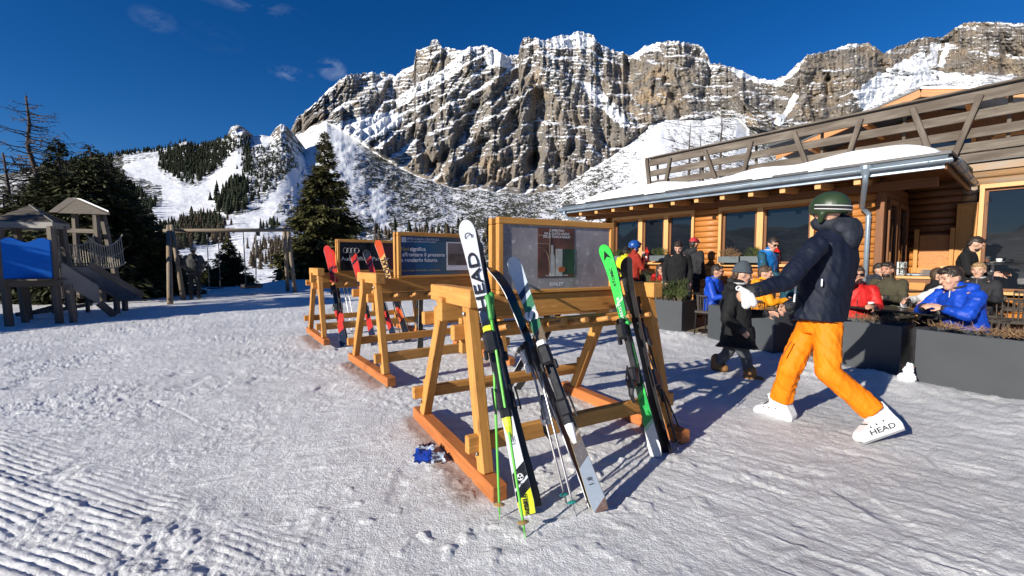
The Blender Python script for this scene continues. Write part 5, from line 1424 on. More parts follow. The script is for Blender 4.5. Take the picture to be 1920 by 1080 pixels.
# crumpled blue wrapper dropped by the near rack
def wrapper():
    p = gnd(800, 866); t = thing('crumpled_wrapper', 'crumpled blue and white wrapper lying beside the near rack foot', 'litter', p, .2)
    mb = plain('wrapper_blue', (.015, .06, .40), .25, .4, 14, .3, coat=.5); mw = plain('wrapper_white', (.45, .52, .62), .3, .4, 12, .3); mr = plain('wrapper_dark', (.05, .02, .04), .4, .5, 12, .2)
    def sheet(nm, x0, x1, y0, y1, m, tilt, seed):
        n = 8; g = np.random.default_rng(seed)
        X, Y = np.meshgrid(np.linspace(x0, x1, n), np.linspace(y0, y1, n)); Z = .02 + tilt * (Y - y0) + .022 * g.random((n, n))
        V = np.stack([X + .008 * g.normal(size=(n, n)), Y + .008 * g.normal(size=(n, n)), Z], -1).reshape(-1, 3); lo = V.copy(); lo[:, 2] -= .006
        F = grid_faces(n, n); F2 = F[:, ::-1] + n * n
        link(nm, mesh_np(nm, np.concatenate([V, lo]), np.concatenate([F, F2]), m), t)
    sheet('blue_panel', -.08, .04, -.07, .05, mb, .25, 1); sheet('white_panel', .03, .12, -.08, .03, mw, .1, 2); sheet('white_flap', -.06, .05, .05, .11, mw, .5, 3); sheet('dark_flap', -.05, .05, .11, .16, mr, .4, 4)
wrapper()
# ------------------------------------------------------------------ people
_bake_sc = bpy.data.scenes.new('bake')
def bake(mb, name, mat, voxel=.014, smooth=5, folds=0.0, fscale=.07, seed=0, stretch=(1, 1, .55)):
    """Unite overlapping volumes into one continuous skin and return the mesh."""
    me = mb.mesh(name + '_raw', [])
    o = bpy.data.objects.new(name + '_raw', me); _bake_sc.collection.objects.link(o)
    r = o.modifiers.new('r', 'REMESH'); r.mode = 'VOXEL'; r.voxel_size = voxel; r.use_smooth_shade = True
    if smooth:
        s = o.modifiers.new('s', 'SMOOTH'); s.factor = .5; s.iterations = smooth
    with bpy.context.temp_override(scene=_bake_sc, view_layer=_bake_sc.view_layers[0]):
        dg = bpy.context.evaluated_depsgraph_get(); dg.update()
    out = bpy.data.meshes.new_from_object(o.evaluated_get(dg)); out.name = name
    bpy.data.objects.remove(o); bpy.data.meshes.remove(me)
    out.materials.clear(); out.materials.append(mat)
    n = len(out.vertices)
    if folds and n:
        co = np.empty(n * 3, np.float32); no = np.empty(n * 3, np.float32)
        out.vertices.foreach_get('co', co); out.vertices.foreach_get('normal', no)
        co = co.reshape(-1, 3); no = no.reshape(-1, 3)
        a = co * np.array(stretch) / fscale
        d = ridged(a[:, 0] + a[:, 2] * .9 + seed, a[:, 1] - a[:, 2] * 1.1, 3, 401 + seed) + .6 * fbm(a[:, 0] * 2.3, a[:, 1] * 2.3 + a[:, 2] * 1.7, 2, 411 + seed)
        co += no * (folds * d)[:, None]
        out.vertices.foreach_set('co', co.ravel()); out.update()
    out.polygons.foreach_set('use_smooth', np.ones(len(out.polygons), bool))
    return out

def cloth(name, col, rough=.75, var=.18, bump=.35, scale=9): return plain('cloth_' + name, col, rough, var, scale, bump, spec=.25, bscale=60, bdist=.003)
SKIN = plain('skin', (.52, .30, .21), .5, .12, 14, .1, spec=.4, bscale=90, bdist=.001)
SKIN2 = plain('skin_tanned', (.42, .22, .145), .5, .12, 14, .1, spec=.4, bscale=90, bdist=.001)
HAIR_D = plain('hair_dark_brown', (.022, .014, .010), .55, .4, 40, .5, bscale=120); HAIR_M = plain('hair_brown', (.06, .035, .02), .55, .4, 40, .5, bscale=120); HAIR_B = plain('hair_blond', (.30, .19, .09), .55, .3, 40, .5, bscale=120)
LENS = plain('dark_lens', (.008, .006, .006), .08, .1, 5, 0); M_LIP = plain('lip', (.36, .13, .10), .5, .1, 9, 0)
ZIPM = [plain('cuff_black', (.015, .015, .017), .7, .3, 9, .1), plain('zip_grey', (.12, .12, .13), .5, .2, 9, 0), plain('zip_light', (.45, .45, .46), .5, .1, 9, 0)]
SOLE = plain('shoe_black', (.02, .019, .018), .5, .2, 9, .1)

STAND = dict(P=(0, 0, .95), C=(0, 0, 1.28), N=(0, .01, 1.47), H=(0, .03, 1.63), LS=(-.185, 0, 1.41), RS=(.185, 0, 1.41), LE=(-.25, -.03, 1.14), RE=(.25, -.03, 1.14), LW=(-.24, .09, .90), RW=(.24, .09, .90),
             LH=(-.09, 0, .92), RH=(.09, 0, .92), LK=(-.10, .03, .50), RK=(.10, .03, .50), LA=(-.10, -.01, .10), RA=(.10, -.01, .10), LT=(-.12, .17, .045), RT=(.12, .17, .045))
SIT = dict(P=(0, 0, .50), C=(0, .03, .84), N=(0, .05, 1.03), H=(0, .09, 1.18), LS=(-.185, .04, .97), RS=(.185, .04, .97), LE=(-.25, .14, .72), RE=(.25, .14, .72), LW=(-.13, .40, .76), RW=(.13, .40, .76),
           LH=(-.09, 0, .48), RH=(.09, 0, .48), LK=(-.13, .42, .50), RK=(.13, .42, .50), LA=(-.13, .40, .10), RA=(.13, .40, .10), LT=(-.14, .56, .045), RT=(.14, .56, .045))

def loft(mb, rings, n=16):
    """rings: (centre, right-half-vector, forward-half-vector)"""
    vs = []; fs = []; m = len(rings)
    for c, a, b in rings:
        for k in range(n):
            t = 2 * PI * k / n; ct, st = math.cos(t), math.sin(t)
            ct = math.copysign(abs(ct) ** .85, ct); st = math.copysign(abs(st) ** .85, st)
            vs.append(c + a * ct + b * st)
    for i in range(m - 1):
        for k in range(n): fs.append((i * n + k, i * n + (k + 1) % n, (i + 1) * n + (k + 1) % n, (i + 1) * n + k))
    fs.append(tuple(reversed(range(n)))); fs.append(tuple((m - 1) * n + k for k in range(n)))
    return mb.add(vs, fs)

def hand(mb, wrist, fdir, palm_n, s=1.0, curl=.5, r=.0095):
    """Palm, four fingers of different lengths with knuckle bends, thumb from the side of the palm."""
    f = fdir.normalized(); n = (palm_n - f * palm_n.dot(f)).normalized(); side = f.cross(n)
    pc = wrist + f * .045 * s
    mb.cap(wrist, wrist + f * .03 * s, .024 * s, .026 * s)
    for q in (-1, -.33, .33, 1): mb.cap(wrist + f * .02 * s + side * q * .020 * s, wrist + f * .085 * s + side * q * .030 * s, .015 * s, .0125 * s, 8)
    for q, L in ((-1, .062), (-.33, .074), (.33, .080), (1, .070)):
        p = wrist + f * .085 * s + side * q * .030 * s; d = f; ang = curl
        for k, seg in enumerate((.45, .32, .25)):
            d2 = (f * math.cos(ang) + n * math.sin(ang)); e = p + d2 * (L * s * seg)
            mb.cap(p, e, r * s * (1 - .08 * k), r * s * (.94 - .1 * k), 8); p = e; ang += curl * .8
    p = wrist + f * .03 * s + side * .030 * s; e = p + (side * .75 + f * .6 + n * .3).normalized() * .045 * s; g = e + (f * .8 + side * .2 + n * .5).normalized() * .035 * s
    mb.cap(p, e, .014 * s, .0115 * s, 8); mb.cap(e, g, .0115 * s, .009 * s, 8)

def person(label, loc, rz, pose, top, legs, shoes=SOLE, hair=HAIR_D, skin=SKIN, over=None, look=None, hat=None, glasses=None, hem=.0, bulk=1.0, hood=True, scale=1.0, voxel=.014, seed=0, longhair=False, group=None, fingers=.5, beard=False, longcoat=None, extras=None, shoe_fn=None, legbulk=1.0, collar=True, cuff=1.0, foldamp=.007, cuffup=0.0, shoescale=1.0, legfold=.006):
    J = {k: Vector(v) for k, v in pose.items()}
    for k, v in (over or {}).items(): J[k] = Vector(v)
    for k in J: J[k] = J[k] * scale
    S = scale
    right = (J['RS'] - J['LS']).normalized(); upv = (J['N'] - J['P']).normalized(); fwd = upv.cross(right).normalized()
    hr = (J['RH'] - J['LH']).normalized(); hf = Vector((0, 0, 1)).cross(hr).normalized()
    lk = Vector(look).normalized() if look else fwd.copy(); lr = lk.cross(Vector((0, 0, 1))).normalized(); lu = lr.cross(lk).normalized()
    HR = Matrix((lr, lk, lu)).transposed()
    hc = J['H']; hd = lambda x, y, z: hc + HR @ (Vector((x, y, z)) * S)
    b = MB()
    b.ell(hc + HR @ Vector((0, -.005, .02)) * S, (.078 * S, .096 * S, .105 * S), 16, 11, HR)
    b.cap(hd(0, .03, -.055), hd(0, .045, -.085), .058 * S, .042 * S)
    b.cap(hd(0, .088, .015), hd(0, .108, -.018), .011 * S, .016 * S, 8)
    for s in (-1, 1):
        b.ell(hd(s * .078, -.008, -.005), (.012 * S, .022 * S, .032 * S), 8, 6, HR); b.ell(hd(s * .032, .086, .035), (.026 * S, .012 * S, .010 * S), 8, 6, HR); b.ell(hd(s * .042, .062, -.015), (.026 * S, .022 * S, .026 * S), 8, 6, HR)
    b.ell(hd(0, .083, -.05), (.024 * S, .012 * S, .010 * S), 8, 6, HR)
    b.cap(J['N'] - upv * .06 * S, hd(0, -.012, -.06), .056 * S, .052 * S)
    b.cap(J['P'], J['C'], .10 * S, .11 * S); b.cap(J['C'], J['N'], .10 * S, .06 * S); b.cap(J['LS'], J['RS'], .05 * S, .05 * S)
    for q in 'LR':
        b.cap(J[q + 'S'], J[q + 'E'], .042 * S, .036 * S); b.cap(J[q + 'E'], J[q + 'W'], .036 * S, .026 * S)
        b.cap(J[q + 'H'], J[q + 'K'], .07 * S, .05 * S); b.cap(J[q + 'K'], J[q + 'A'], .048 * S, .035 * S); b.cap(J[q + 'A'], J[q + 'T'], .035 * S, .026 * S)
        fd = (J[q + 'W'] - J[q + 'E']); inn = (right if q == 'L' else -right) + Vector((0, 0, -.6))
        hand(b, J[q + 'W'], fd, inn, S, fingers)
    body = link('person', bake(b, 'person', skin, min(voxel, .011) * S if S < 1.2 else voxel, 3)); body.location = loc; body.rotation_euler = (0, 0, rz)
    tag(body, label, 'person', group)
    # top
    bk = bulk * S
    t = MB()
    hemz = J['P'] - upv * (.10 + hem) * S
    hb_ = (J['P'] - upv * .02 * S)
    loft(t, [(hemz, hr * .195 * bk, hf * .15 * bk), (hb_, right * .18 * bk, fwd * .135 * bk), (J['P'].lerp(J['C'], .45), right * .175 * bk, fwd * .13 * bk), (J['C'] + upv * .02 * S, right * .195 * bk, fwd * .14 * bk), (J['C'].lerp(J['N'], .6), right * .185 * bk, fwd * .115 * bk), (J['N'] + upv * .0 * S, right * .085 * S, fwd * .085 * S)])
    if collar: t.cap(J['N'] - upv * .03 * S, J['N'] + upv * .045 * S, .075 * S, .070 * S)
    for q in 'LR':
        sb = S * (1 + (bulk - 1) * .6); t.cap(J[q + 'S'], J[q + 'E'], .074 * sb, .060 * sb); t.cap(J[q + 'E'], J[q + 'W'] - (J[q + 'W'] - J[q + 'E']).normalized() * .01, .060 * sb, .045 * sb)
    if hood:
        t.cap(J['N'] - fwd * .085 * S + right * .075 * S, J['N'] - fwd * .085 * S - right * .075 * S, .058 * S, .058 * S); t.cap(J['N'] - fwd * .10 * S - upv * .02 * S, J['N'] - fwd * .12 * S - upv * .12 * S, .075 * S, .04 * S)
    jk = link('jacket' if hood else 'pullover', bake(t, 'jacket', top, voxel, 4, foldamp * S, .085, seed), body)
    zp = [J['N'] + fwd * .082 * S + upv * .02 * S] + [J['P'].lerp(J['C'], q) + fwd * (.133 * bk) for q in (1.0, .7, .4, .1)]
    if hood: MB().tube(zp, .006 * S, 5).build('zip', ZIPM[seed % 3], jk); MB().tube([J['N'] + (right * math.cos(a) + fwd * math.sin(a)) * .072 * S + upv * .045 * S for a in np.linspace(0, 2 * PI, 13)], .012 * S, 6).build('collar_edge', ZIPM[(seed + 1) % 3], jk)
    for q in 'LR':
        fd = (J[q + 'W'] - J[q + 'E']).normalized(); MB().cap(J[q + 'W'] - fd * .035 * S, J[q + 'W'] - fd * .005 * S, .047 * sb, .044 * sb, 10).build('cuff', ZIPM[0], jk)
    if longcoat:
        c = MB(); kz = J['LK'].lerp(J['RK'], .5)
        loft(c, [(J['P'] + upv * .12 * S, right * .18 * bk, fwd * .14 * bk), (J['P'] - upv * .1 * S, hr * .20 * bk, hf * .16 * bk), (J['P'].lerp(kz, longcoat), hr * .23 * bk, hf * .20 * bk)])
        link('coat_skirt', bake(c, 'coat_skirt', top, voxel, 4, .008, .10, seed + 3), jk)
    # trousers
    l = MB()
    lb = legbulk * S; lh = min(legbulk, 1.1) * S
    loft(l, [(J['LH'].lerp(J['RH'], .5) - Vector((0, 0, .07 * S)), hr * .15 * lh, hf * .12 * lh), (J['P'], hr * .165 * lh, hf * .125 * lh), (J['P'] + upv * .09 * S, right * .15 * lh, fwd * .11 * lh)])
    for q in 'LR':
        l.cap(J[q + 'H'], J[q + 'K'], .095 * lh, .070 * lb); ae = J[q + 'A'] + (J[q + 'K'] - J[q + 'A']).normalized() * (cuffup - .01); l.tube([J[q + 'K'], J[q + 'K'].lerp(ae, .5), ae], [.069 * lb, .066 * lb, .062 * lb * cuff], 14)
    link('trousers', bake(l, 'trousers', legs, voxel, 3, legfold * S, .06, seed + 5), body)
    if shoe_fn: shoe_fn(J, body)
    else:
        for q in 'LR':
            s_ = MB(); Z_ = S * shoescale; s_.cap(J[q + 'A'] + Vector((0, 0, -.04)) * S, J[q + 'T'], .046 * Z_, .040 * Z_); s_.cap(J[q + 'A'] + Vector((0, 0, .05)) * Z_, J[q + 'A'] + Vector((0, 0, -.03)) * S, .055 * Z_, .055 * Z_)
            link('boot', bake(s_, 'boot', shoes, .012, 3), body)
    # face
    if lk.y * math.cos(rz) + lk.x * math.sin(rz) < 2:
        for s in (-1, 1):
            MB().ell(hd(s * .033, .083, .022), (.011 * S, .007 * S, .007 * S), 8, 6, HR).build('eye', LENS, body); MB().cap(hd(s * .018, .093, .043), hd(s * .05, .083, .045), .004 * S, .003 * S, 6).build('eyebrow', hair, body)
        MB().ell(hd(0, .094, -.052), (.022 * S, .006 * S, .005 * S), 8, 6, HR).build('mouth', M_LIP, body)
    if beard:
        q = MB(); q.ell(hd(0, .045, -.075), (.055 * S, .052 * S, .045 * S), 12, 8, HR); link('beard', bake(q, 'beard', hair, .012, 2), body)
    if hair and hat not in ('helmet',):
        h = MB(); h.ell(hd(0, -.018, .038), (.086 * S, .100 * S, .100 * S), 16, 10, HR, 0, -.15, 1.0); h.ell(hd(0, .055, .095), (.06 * S, .035 * S, .03 * S), 10, 6, HR); h.ell(hd(0, -.07, -.0), (.07 * S, .045 * S, .08 * S), 10, 6, HR)
        if longhair:
            for s in (-1, 1): h.cap(hd(s * .07, -.03, 0), hd(s * .085, .0, -.2), .035 * S, .025 * S)
        link('hair', bake(h, 'hair', hair, .009, 1, .008, .022, seed, (1, 1, 1)), body)
    if glasses:
        g = MB()
        for s in (-1, 1): g.ell(hd(s * .034, .098, .018), (.029 * S, .009 * S, .021 * S), 10, 6, HR); g.beam(hd(s * .06, .095, .026), hd(s * .082, -.005, .026), .005 * S, .008 * S)
        g.beam(hd(-.014, .106, .024), hd(.014, .106, .024), .006 * S, .006 * S)
        g.build('sunglasses', glasses, body)
    if hat and hat != 'helmet': hat(hd, HR, S, body)
    if hat == 'helmet': pass
    if extras: extras(J, hd, HR, S, body, right, fwd, upv, jk)
    return body

def beanie(mat, tall=.12, pom=None):
    def f(hd, HR, S, body):
        h = MB(); h.ell(hd(0, -.012, .045), (.094 * S, .108 * S, tall * S), 16, 10, HR, 0, -.12, 1.0); h.tube([hd(.094 * math.cos(a), -.012 + .108 * math.sin(a), .035 + .012 * math.sin(a)) for a in np.linspace(0, 2 * PI, 17)], .016 * S, 8)
        link('beanie', bake(h, 'beanie', mat, .011, 3, .002, .02, 1), body)
    return f
def helmet(mat, strapm=None, goggle=None, gog_strap=None):
    def f(hd, HR, S, body):
        h = MB(); h.ell(hd(0, -.012, .04), (.130 * S, .150 * S, .130 * S), 22, 14, HR, 0, -.45, 1.0)
        h.cap(hd(.098, -.02, -.02), hd(.085, .0, -.075), .030 * S, .022 * S); h.cap(hd(-.098, -.02, -.02), hd(-.085, .0, -.075), .030 * S, .022 * S)
        o = link('helmet', bake(h, 'helmet', mat, .009, 4), body)
        if strapm:
            for dz, rr in ((.052, .009), (.022, .009)):
                MB().tube([hd(.1315 * math.cos(a), -.012 + .1515 * math.sin(a), dz + .018 * math.sin(a)) for a in np.linspace(PI * .93, 2 * PI + PI * .1, 30)], rr * S, 6, flat=.5).build('goggle_strap_edge', strapm, o)
            MB().tube([hd(.1295 * math.cos(a), -.012 + .1495 * math.sin(a), .037 + .018 * math.sin(a)) for a in np.linspace(PI * .93, 2 * PI + PI * .1, 30)], .011 * S, 6, flat=.8).build('goggle_strap', gog_strap or SOLE, o)
        if goggle:
            MB().ell(hd(0, .115, .075), (.085 * S, .035 * S, .038 * S), 14, 8, HR).build('goggles', goggle, o)
    return f

# --- the man in orange trousers striding in the foreground
def main_man():
    W = lambda px, py, Y: at(px, py, Y)
    root = gnd(1545, 800); root.z = 0
    J = dict(P=W(1538, 590, 3.60), C=W(1556, 492, 3.62), N=W(1563, 426, 3.61), H=W(1552, 398, 3.60), LS=W(1530, 462, 3.42), RS=W(1590, 456, 3.86), LE=W(1472, 530, 3.33), LW=W(1410, 546, 3.28), RE=W(1540, 540, 4.05), RW=W(1478, 575, 4.08),
             LH=W(1552, 610, 3.50), RH=W(1520, 608, 3.70), LK=W(1552, 697, 3.40), RK=W(1480, 692, 3.66), LA=W(1633, 787, 3.34), RA=W(1467, 775, 3.70), LT=W(1612, 826, 3.30), RT=W(1425, 776, 3.78))
    r0, r1 = gnd(1489, 789, .0), gnd(1418, 769, .0); l0, l1 = W(1688, 803, 3.22), gnd(1610, 831, .0)
    for q, h0, h1 in (('R', r0, r1), ('L', l0, l1)):
        f = (h1 - h0).normalized(); sd = f.cross((J[q + 'K'] - h0).normalized()).normalized(); u = sd.cross(f); J[q + 'A'] = h0 + f * .105 + u * .15; J[q + 'T'] = h0 + f * .20 + u * .05
    J = {k: tuple(v - root) for k, v in J.items()}
    navy = cloth('navy_jacket', (.005, .0085, .021), .65, .25); orange = cloth('orange_trousers', (.80, .195, .003), .65, .08)
    white = plain('white_boot_shell', (.74, .75, .76), .38, .06, 5, .1, spec=.5)
    hm = plain('olive_helmet', (.022, .042, .016), .42, .15, 6, .05)
    def boots(J, body):
        def boot(heel, toe, ank, knee, name):
            heel = Vector(heel); toe = Vector(toe); f = (toe - heel); L = f.length; f.normalize(); sh = (Vector(knee) - Vector(ank)).normalized()
            side = f.cross(sh).normalized(); u = side.cross(f).normalized()
            m = MB(); prof = ((0, 0), (L - .01, 0), (L, .018), (L, .04), (L - .03, .075), (L - .10, .105), (.19, .125), (.175, .16), (.185, .23), (.045, .23), (.02, .13), (-.008, .045))
            m.prism([heel + f * a + u * b_ - side * .054 for a, b_ in prof], (0, 0, 0), side * .108)
            c0 = heel + f * .10 + u * .12; m.cap(c0, c0 + sh * .12, .06, .062)
            o = link('ski_boot', bake(m, 'ski_boot', white, .009, 2, .0012, .05, 3, (1, 1, 1)), body)
            for q in (.10, .16, .21): 
                c = heel + f * (q + .02) + u * (.115 - .12 * (q - .1)) - side * .0
                MB().tube([c - side * .059 - u * .016, c - side * .035 + u * .006, c + side * .035 + u * .006, c + side * .059 - u * .016], .006, 6).build('buckle', SOLE, o)
            pass
            return o, f, side, u, heel, L
        rh = gnd(1489, 789, .0) - root; rt = gnd(1418, 769, .0) - root
        boot(rh, rt, J['RA'], J['RK'], 'r')
        lt = gnd(1610, 831, .0) - root; lh = W(1688, 803, 3.22) - root
        o, f, side, u, heel, L = boot(lh, lt, J['LA'], J['LK'], 'l')
        sg = -1 if side.y > 0 else 1
        MB().beam(heel - u * .004, heel + f * (L - .005) - u * .004, .09, .014, up=u).build('sole', plain('boot_sole_grey', (.25, .25, .26), .6, .2, 9, 0), o)
        text_o('lettering', 'HEAD', .052, M_INK, o, frame(heel + f * L * .46 + u * .05 + side * (sg * .0575), -f if (-f).x > 0 else f, u), .012, 1.5)
    def extras(J, hd, HR, S, body, right, fwd, upv, jk):
        wz = plain('white_zip', (.7, .72, .74), .5, .05, 5, 0)
        c = W(1492, 535, 3.33) - root
        MB().tube([W(1494, 505, 3.385) - root, W(1492, 530, 3.375) - root, W(1490, 555, 3.375) - root, W(1489, 566, 3.385) - root], .007, 6).build('pocket_zip', wz, jk)
        MB().cbox(W(1541, 530, 3.40) - root, (.012, .012, .06), .004).build('jacket_logo', wz, jk)
        tv = plain('trouser_vent', (.30, .075, .004), .7, .2, 9, 0)
        MB().tube([W(1484, 640, 3.585) - root, W(1474, 655, 3.575) - root, W(1467, 668, 3.57) - root], .005, 5).build('thigh_vent', tv, body)
        g = MB(); h = J['LW'] + (J['LW'] - J['LE']).normalized() * .07
        for dx, dz, L in ((-.01, -.02, .09), (.04, -.01, .085)):
            p = h + Vector((dx, -.02, dz)); g.cap(p, p + Vector((.015, -.01, -L * .75)), .026, .034)
        g.cap(h + Vector((-.035, -.02, .03)), h + Vector((.02, -.02, .0)), .024, .027)
        gm = plain('white_glove', (.70, .69, .68), .7, .08, 12, .3)
        go = link('gloves', bake(g, 'gloves', gm, .010, 3, .003, .03, 2), None); go.location = root
        tag(go, 'pair of white gloves held in the hand of the man in orange trousers', 'gloves')
        MB().tube([h + Vector((-.055 + .022 * math.cos(a), -.03, .04 + .016 * math.sin(a))) for a in np.linspace(0, 2 * PI, 12)], .006, 6).build('glove_loop', gm, go)
        hm_ = MB(); n0 = J['N']; bk = -fwd
        HRm = Matrix((right, fwd, upv)).transposed(); hm_.ell(n0 + bk * .085 + upv * .0, (.165, .10, .085), 18, 10, HRm); hm_.ell(n0 + bk * .13 - upv * .07, (.13, .07, .11), 16, 10, HRm)
        hm_.ell(n0 + upv * .04 + fwd * .03, (.125, .14, .085), 18, 10, HRm)
        link('hood', bake(hm_, 'hood', cloth('slate_hood', (.022, .026, .038), .7, .3), .012, 4, .008, .07, 9), jk)
    person('man in olive helmet, navy jacket and orange trousers striding across the snow', root, 0, STAND, navy, orange, hair=None, over=J, look=(-.36, .93, .0), hat=helmet(hm, plain('white_line', (.75, .75, .76), .5, .05, 5, 0), None), hem=-.05, bulk=1.34, voxel=.011, seed=1, shoe_fn=boots, extras=extras, legbulk=1.30, fingers=.9, cuff=1.16, foldamp=.007, cuffup=.045, legfold=.0075)
main_man()

# --- the child in the black coat walking towards the planters
def child():
    W = at; root = gnd(1385, 705); root.z = 0; Y = 5.2
    J = dict(P=W(1383, 628, Y), C=W(1378, 572, Y), N=W(1386, 538, Y), H=W(1392, 515, Y), LS=W(1366, 552, Y + .14), RS=W(1374, 556, Y - .14), LE=W(1385, 590, Y + .18), RE=W(1362, 598, Y - .20), LW=W(1435, 588, Y + .1), RW=W(1390, 620, Y - .22),
             LH=W(1380, 636, Y + .06), RH=W(1380, 636, Y - .07), LK=W(1364, 662, Y + .10), RK=W(1398, 668, Y - .08), LA=W(1344, 683, Y + .25), RA=W(1406, 706, Y - .12), LT=W(1358, 690, Y + .14), RT=W(1425, 714, Y - .18))
    J = {k: tuple(v - root) for k, v in J.items()}
    blk = cloth('black_coat', (.010, .010, .011), .8, .3); jean = cloth('grey_jeans', (.085, .09, .10), .8, .35); tan = plain('tan_suede_boot', (.24, .115, .035), .75, .25, 9, .2)
    person('child in grey beanie and long black coat walking past the planters', root, 0, STAND, blk, jean, tan, HAIR_M, over=J, look=(.95, -.25, -.2), hat=beanie(cloth('slate_beanie', (.055, .068, .082), .85), .13), bulk=1.22, hood=True, voxel=.013, seed=7, longcoat=.66, legbulk=.95, shoescale=1.35)
child()

# --- guests on the terrace
def seat_at(px, pyhead, Y, pose, z0=FLZ):
    p = at(px, pyhead, Y); return Vector((p.x, p.y, flz(p.x, p.y)))
RZ = lambda deg: math.radians(deg)
BLUE = cloth('royal_blue', (.006, .05, .38), .5, .2); BLUE2 = cloth('azure', (.008, .12, .36), .55, .15); TEALD = cloth('petrol', (.012, .06, .09), .6, .2)
BLK = cloth('black_knit', (.009, .009, .010), .85, .3); DARK = cloth('charcoal', (.022, .022, .025), .8, .3); REDJ = cloth('signal_red', (.46, .014, .013), .55, .2); RUST = cloth('rust_red', (.26, .022, .012), .8, .2)
ORJ = cloth('orange_yellow', (.72, .27, .008), .6, .12); OLIVE = cloth('olive_knit', (.055, .05, .03), .85, .25); WHITEK = cloth('cream_knit', (.66, .64, .60), .85, .1); JEANS = cloth('dark_jeans', (.02, .025, .04), .8, .3)
PHONE = plain('phone_case', (.62, .6, .58), .3, .1, 5, 0)
# rz: 0 faces away from the camera (+Y); 180 faces the camera
def black_patch(J, hd, HR, S, body, right, fwd, upv, jk): pass
person('man in black roll-neck pullover standing with head bowed behind the pine planter', seat_at(1268, 600, 8.9, STAND), RZ(165), STAND, BLK, DARK, look=(.25, .8, -.62), hood=False, seed=11, over=dict(N=(0, .03, 1.47), H=(0, .09, 1.61)), scale=1.02)
def cap_white(hd, HR, S, body):
    h = MB(); h.ell(hd(0, -.01, .05), (.094 * S, .108 * S, .095 * S), 16, 10, HR, 0, -.1, 1.0); h.ell(hd(0, .12, .035), (.07 * S, .07 * S, .012 * S), 12, 6, HR)
    link('cap', bake(h, 'cap', plain('cap_red', (.42, .02, .03), .7, .2, 9, .1), .011, 2), body); MB().cap(hd(-.05, .09, .07), hd(.05, .09, .07), .022 * S, .022 * S).build('cap_panel', plain('cap_white', (.6, .6, .6), .7, .1, 9, 0), body)
person('man in black hooded jacket and red and white cap, back turned, by the left window', seat_at(1296, 600, 9.9, STAND), RZ(-60), STAND, DARK, DARK, hat=cap_white, seed=12, scale=1.05, bulk=1.1)
person('man in rust red jumper and blue helmet standing at the left window', seat_at(1186, 600, 10.4, STAND), RZ(-80), STAND, RUST, DARK, hat=helmet(plain('blue_helmet', (.01, .06, .26), .3, .15, 5, 0), None, plain('brown_goggles', (.10, .02, .015), .15, .2, 6, 0)), hair=HAIR_D, beard=True, hood=False, seed=13, over=dict(RE=(.24, .10, 1.14), RW=(.10, .20, 1.44)), scale=1.03)
def white_front(J, hd, HR, S, body, right, fwd, upv, jk):
    m = MB(); c = J['C'] + fwd * .085 * S; m.cap(c - upv * .16, c + upv * .06, .075, .06); link('white_scarf', bake(m, 'white_scarf', WHITEK, .013, 3, .006, .05, 2), jk)
person('seated guest in red jacket and white scarf with dark glasses, by the black roll-neck man', seat_at(1234, 500, 9.5, SIT), RZ(200), SIT, REDJ, DARK, hair=HAIR_D, glasses=LENS, hood=True, longhair=True, seed=14, extras=white_front, skin=SKIN2, scale=.98)
person('seated dark-clad guest half hidden behind the green ski tips', seat_at(1160, 505, 9.8, SIT), RZ(140), SIT, DARK, DARK, hair=HAIR_D, seed=15, scale=.93)
person('seated guest in charcoal jacket behind the red lantern', seat_at(1212, 505, 10.6, SIT), RZ(120), SIT, DARK, DARK, hair=HAIR_D, seed=16, scale=.95)
YELJ = cloth('acid_yellow', (.46, .46, .015), .6, .1)
person('guest in acid yellow hooded jacket behind the man in the rust red jumper', seat_at(1172, 600, 11.2, STAND), RZ(-30), STAND, YELJ, DARK, hat=beanie(cloth('black_beanie', (.012, .012, .013), .9), .1), seed=17, scale=.97)
person('seated man in royal blue jacket and sunglasses at the table by the planters', seat_at(1336, 500, 7.9, SIT), RZ(222), SIT, BLUE, JEANS, hair=HAIR_D, glasses=LENS, beard=True, seed=18, skin=SKIN2, look=(-.35, .94, -.1))
def twotone(J, hd, HR, S, body, right, fwd, upv, jk):
    m = MB()
    for q in 'LR': m.cap(J[q + 'S'], J[q + 'E'], .079 * S, .068 * S); m.cap(J[q + 'E'], J[q + 'W'], .066 * S, .05 * S)
    link('sleeves', bake(m, 'sleeves', TEALD, .014, 4, .005, .08, 4), jk)
person('man in azure jacket with petrol sleeves and glasses standing before the right window', seat_at(1436, 600, 8.2, STAND), RZ(205), STAND, BLUE2, DARK, hair=HAIR_D, glasses=LENS, seed=19, look=(.25, .85, -.45), extras=twotone, over=dict(RE=(.27, .10, 1.16), RW=(.16, .30, 1.05), H=(0, .08, 1.62)), scale=1.02)
def phone_x(J, hd, HR, S, body, right, fwd, upv, jk):
    p = J['LW'] + Vector((0, .03, .07)); o = MB().cbox(p, (.012, .07, .14), .006, HR).build('mobile_phone', PHONE, None); o.matrix_basis = body.matrix_basis.copy()
    tag(o, 'pale mobile phone at the ear of the man in the orange jacket', 'phone')
person('seated man in orange jacket holding a phone to his ear', seat_at(1424, 500, 7.1, SIT), RZ(250), SIT, ORJ, DARK, hair=HAIR_M, seed=20, over=dict(LE=(-.27, .16, .88), LW=(-.13, .13, 1.12)), extras=phone_x, look=(.2, .98, -.1))
def cup_face(J, hd, HR, S, body, right, fwd, upv, jk): pass
person('seated guest in signal red jacket and sunglasses drinking, behind the striding man', seat_at(1606, 505, 6.2, SIT), RZ(150), SIT, REDJ, JEANS, hair=HAIR_M, glasses=LENS, hood=True, seed=21, over=dict(RE=(.27, .2, .86), RW=(.07, .24, 1.08)), skin=SKIN2, bulk=1.08)
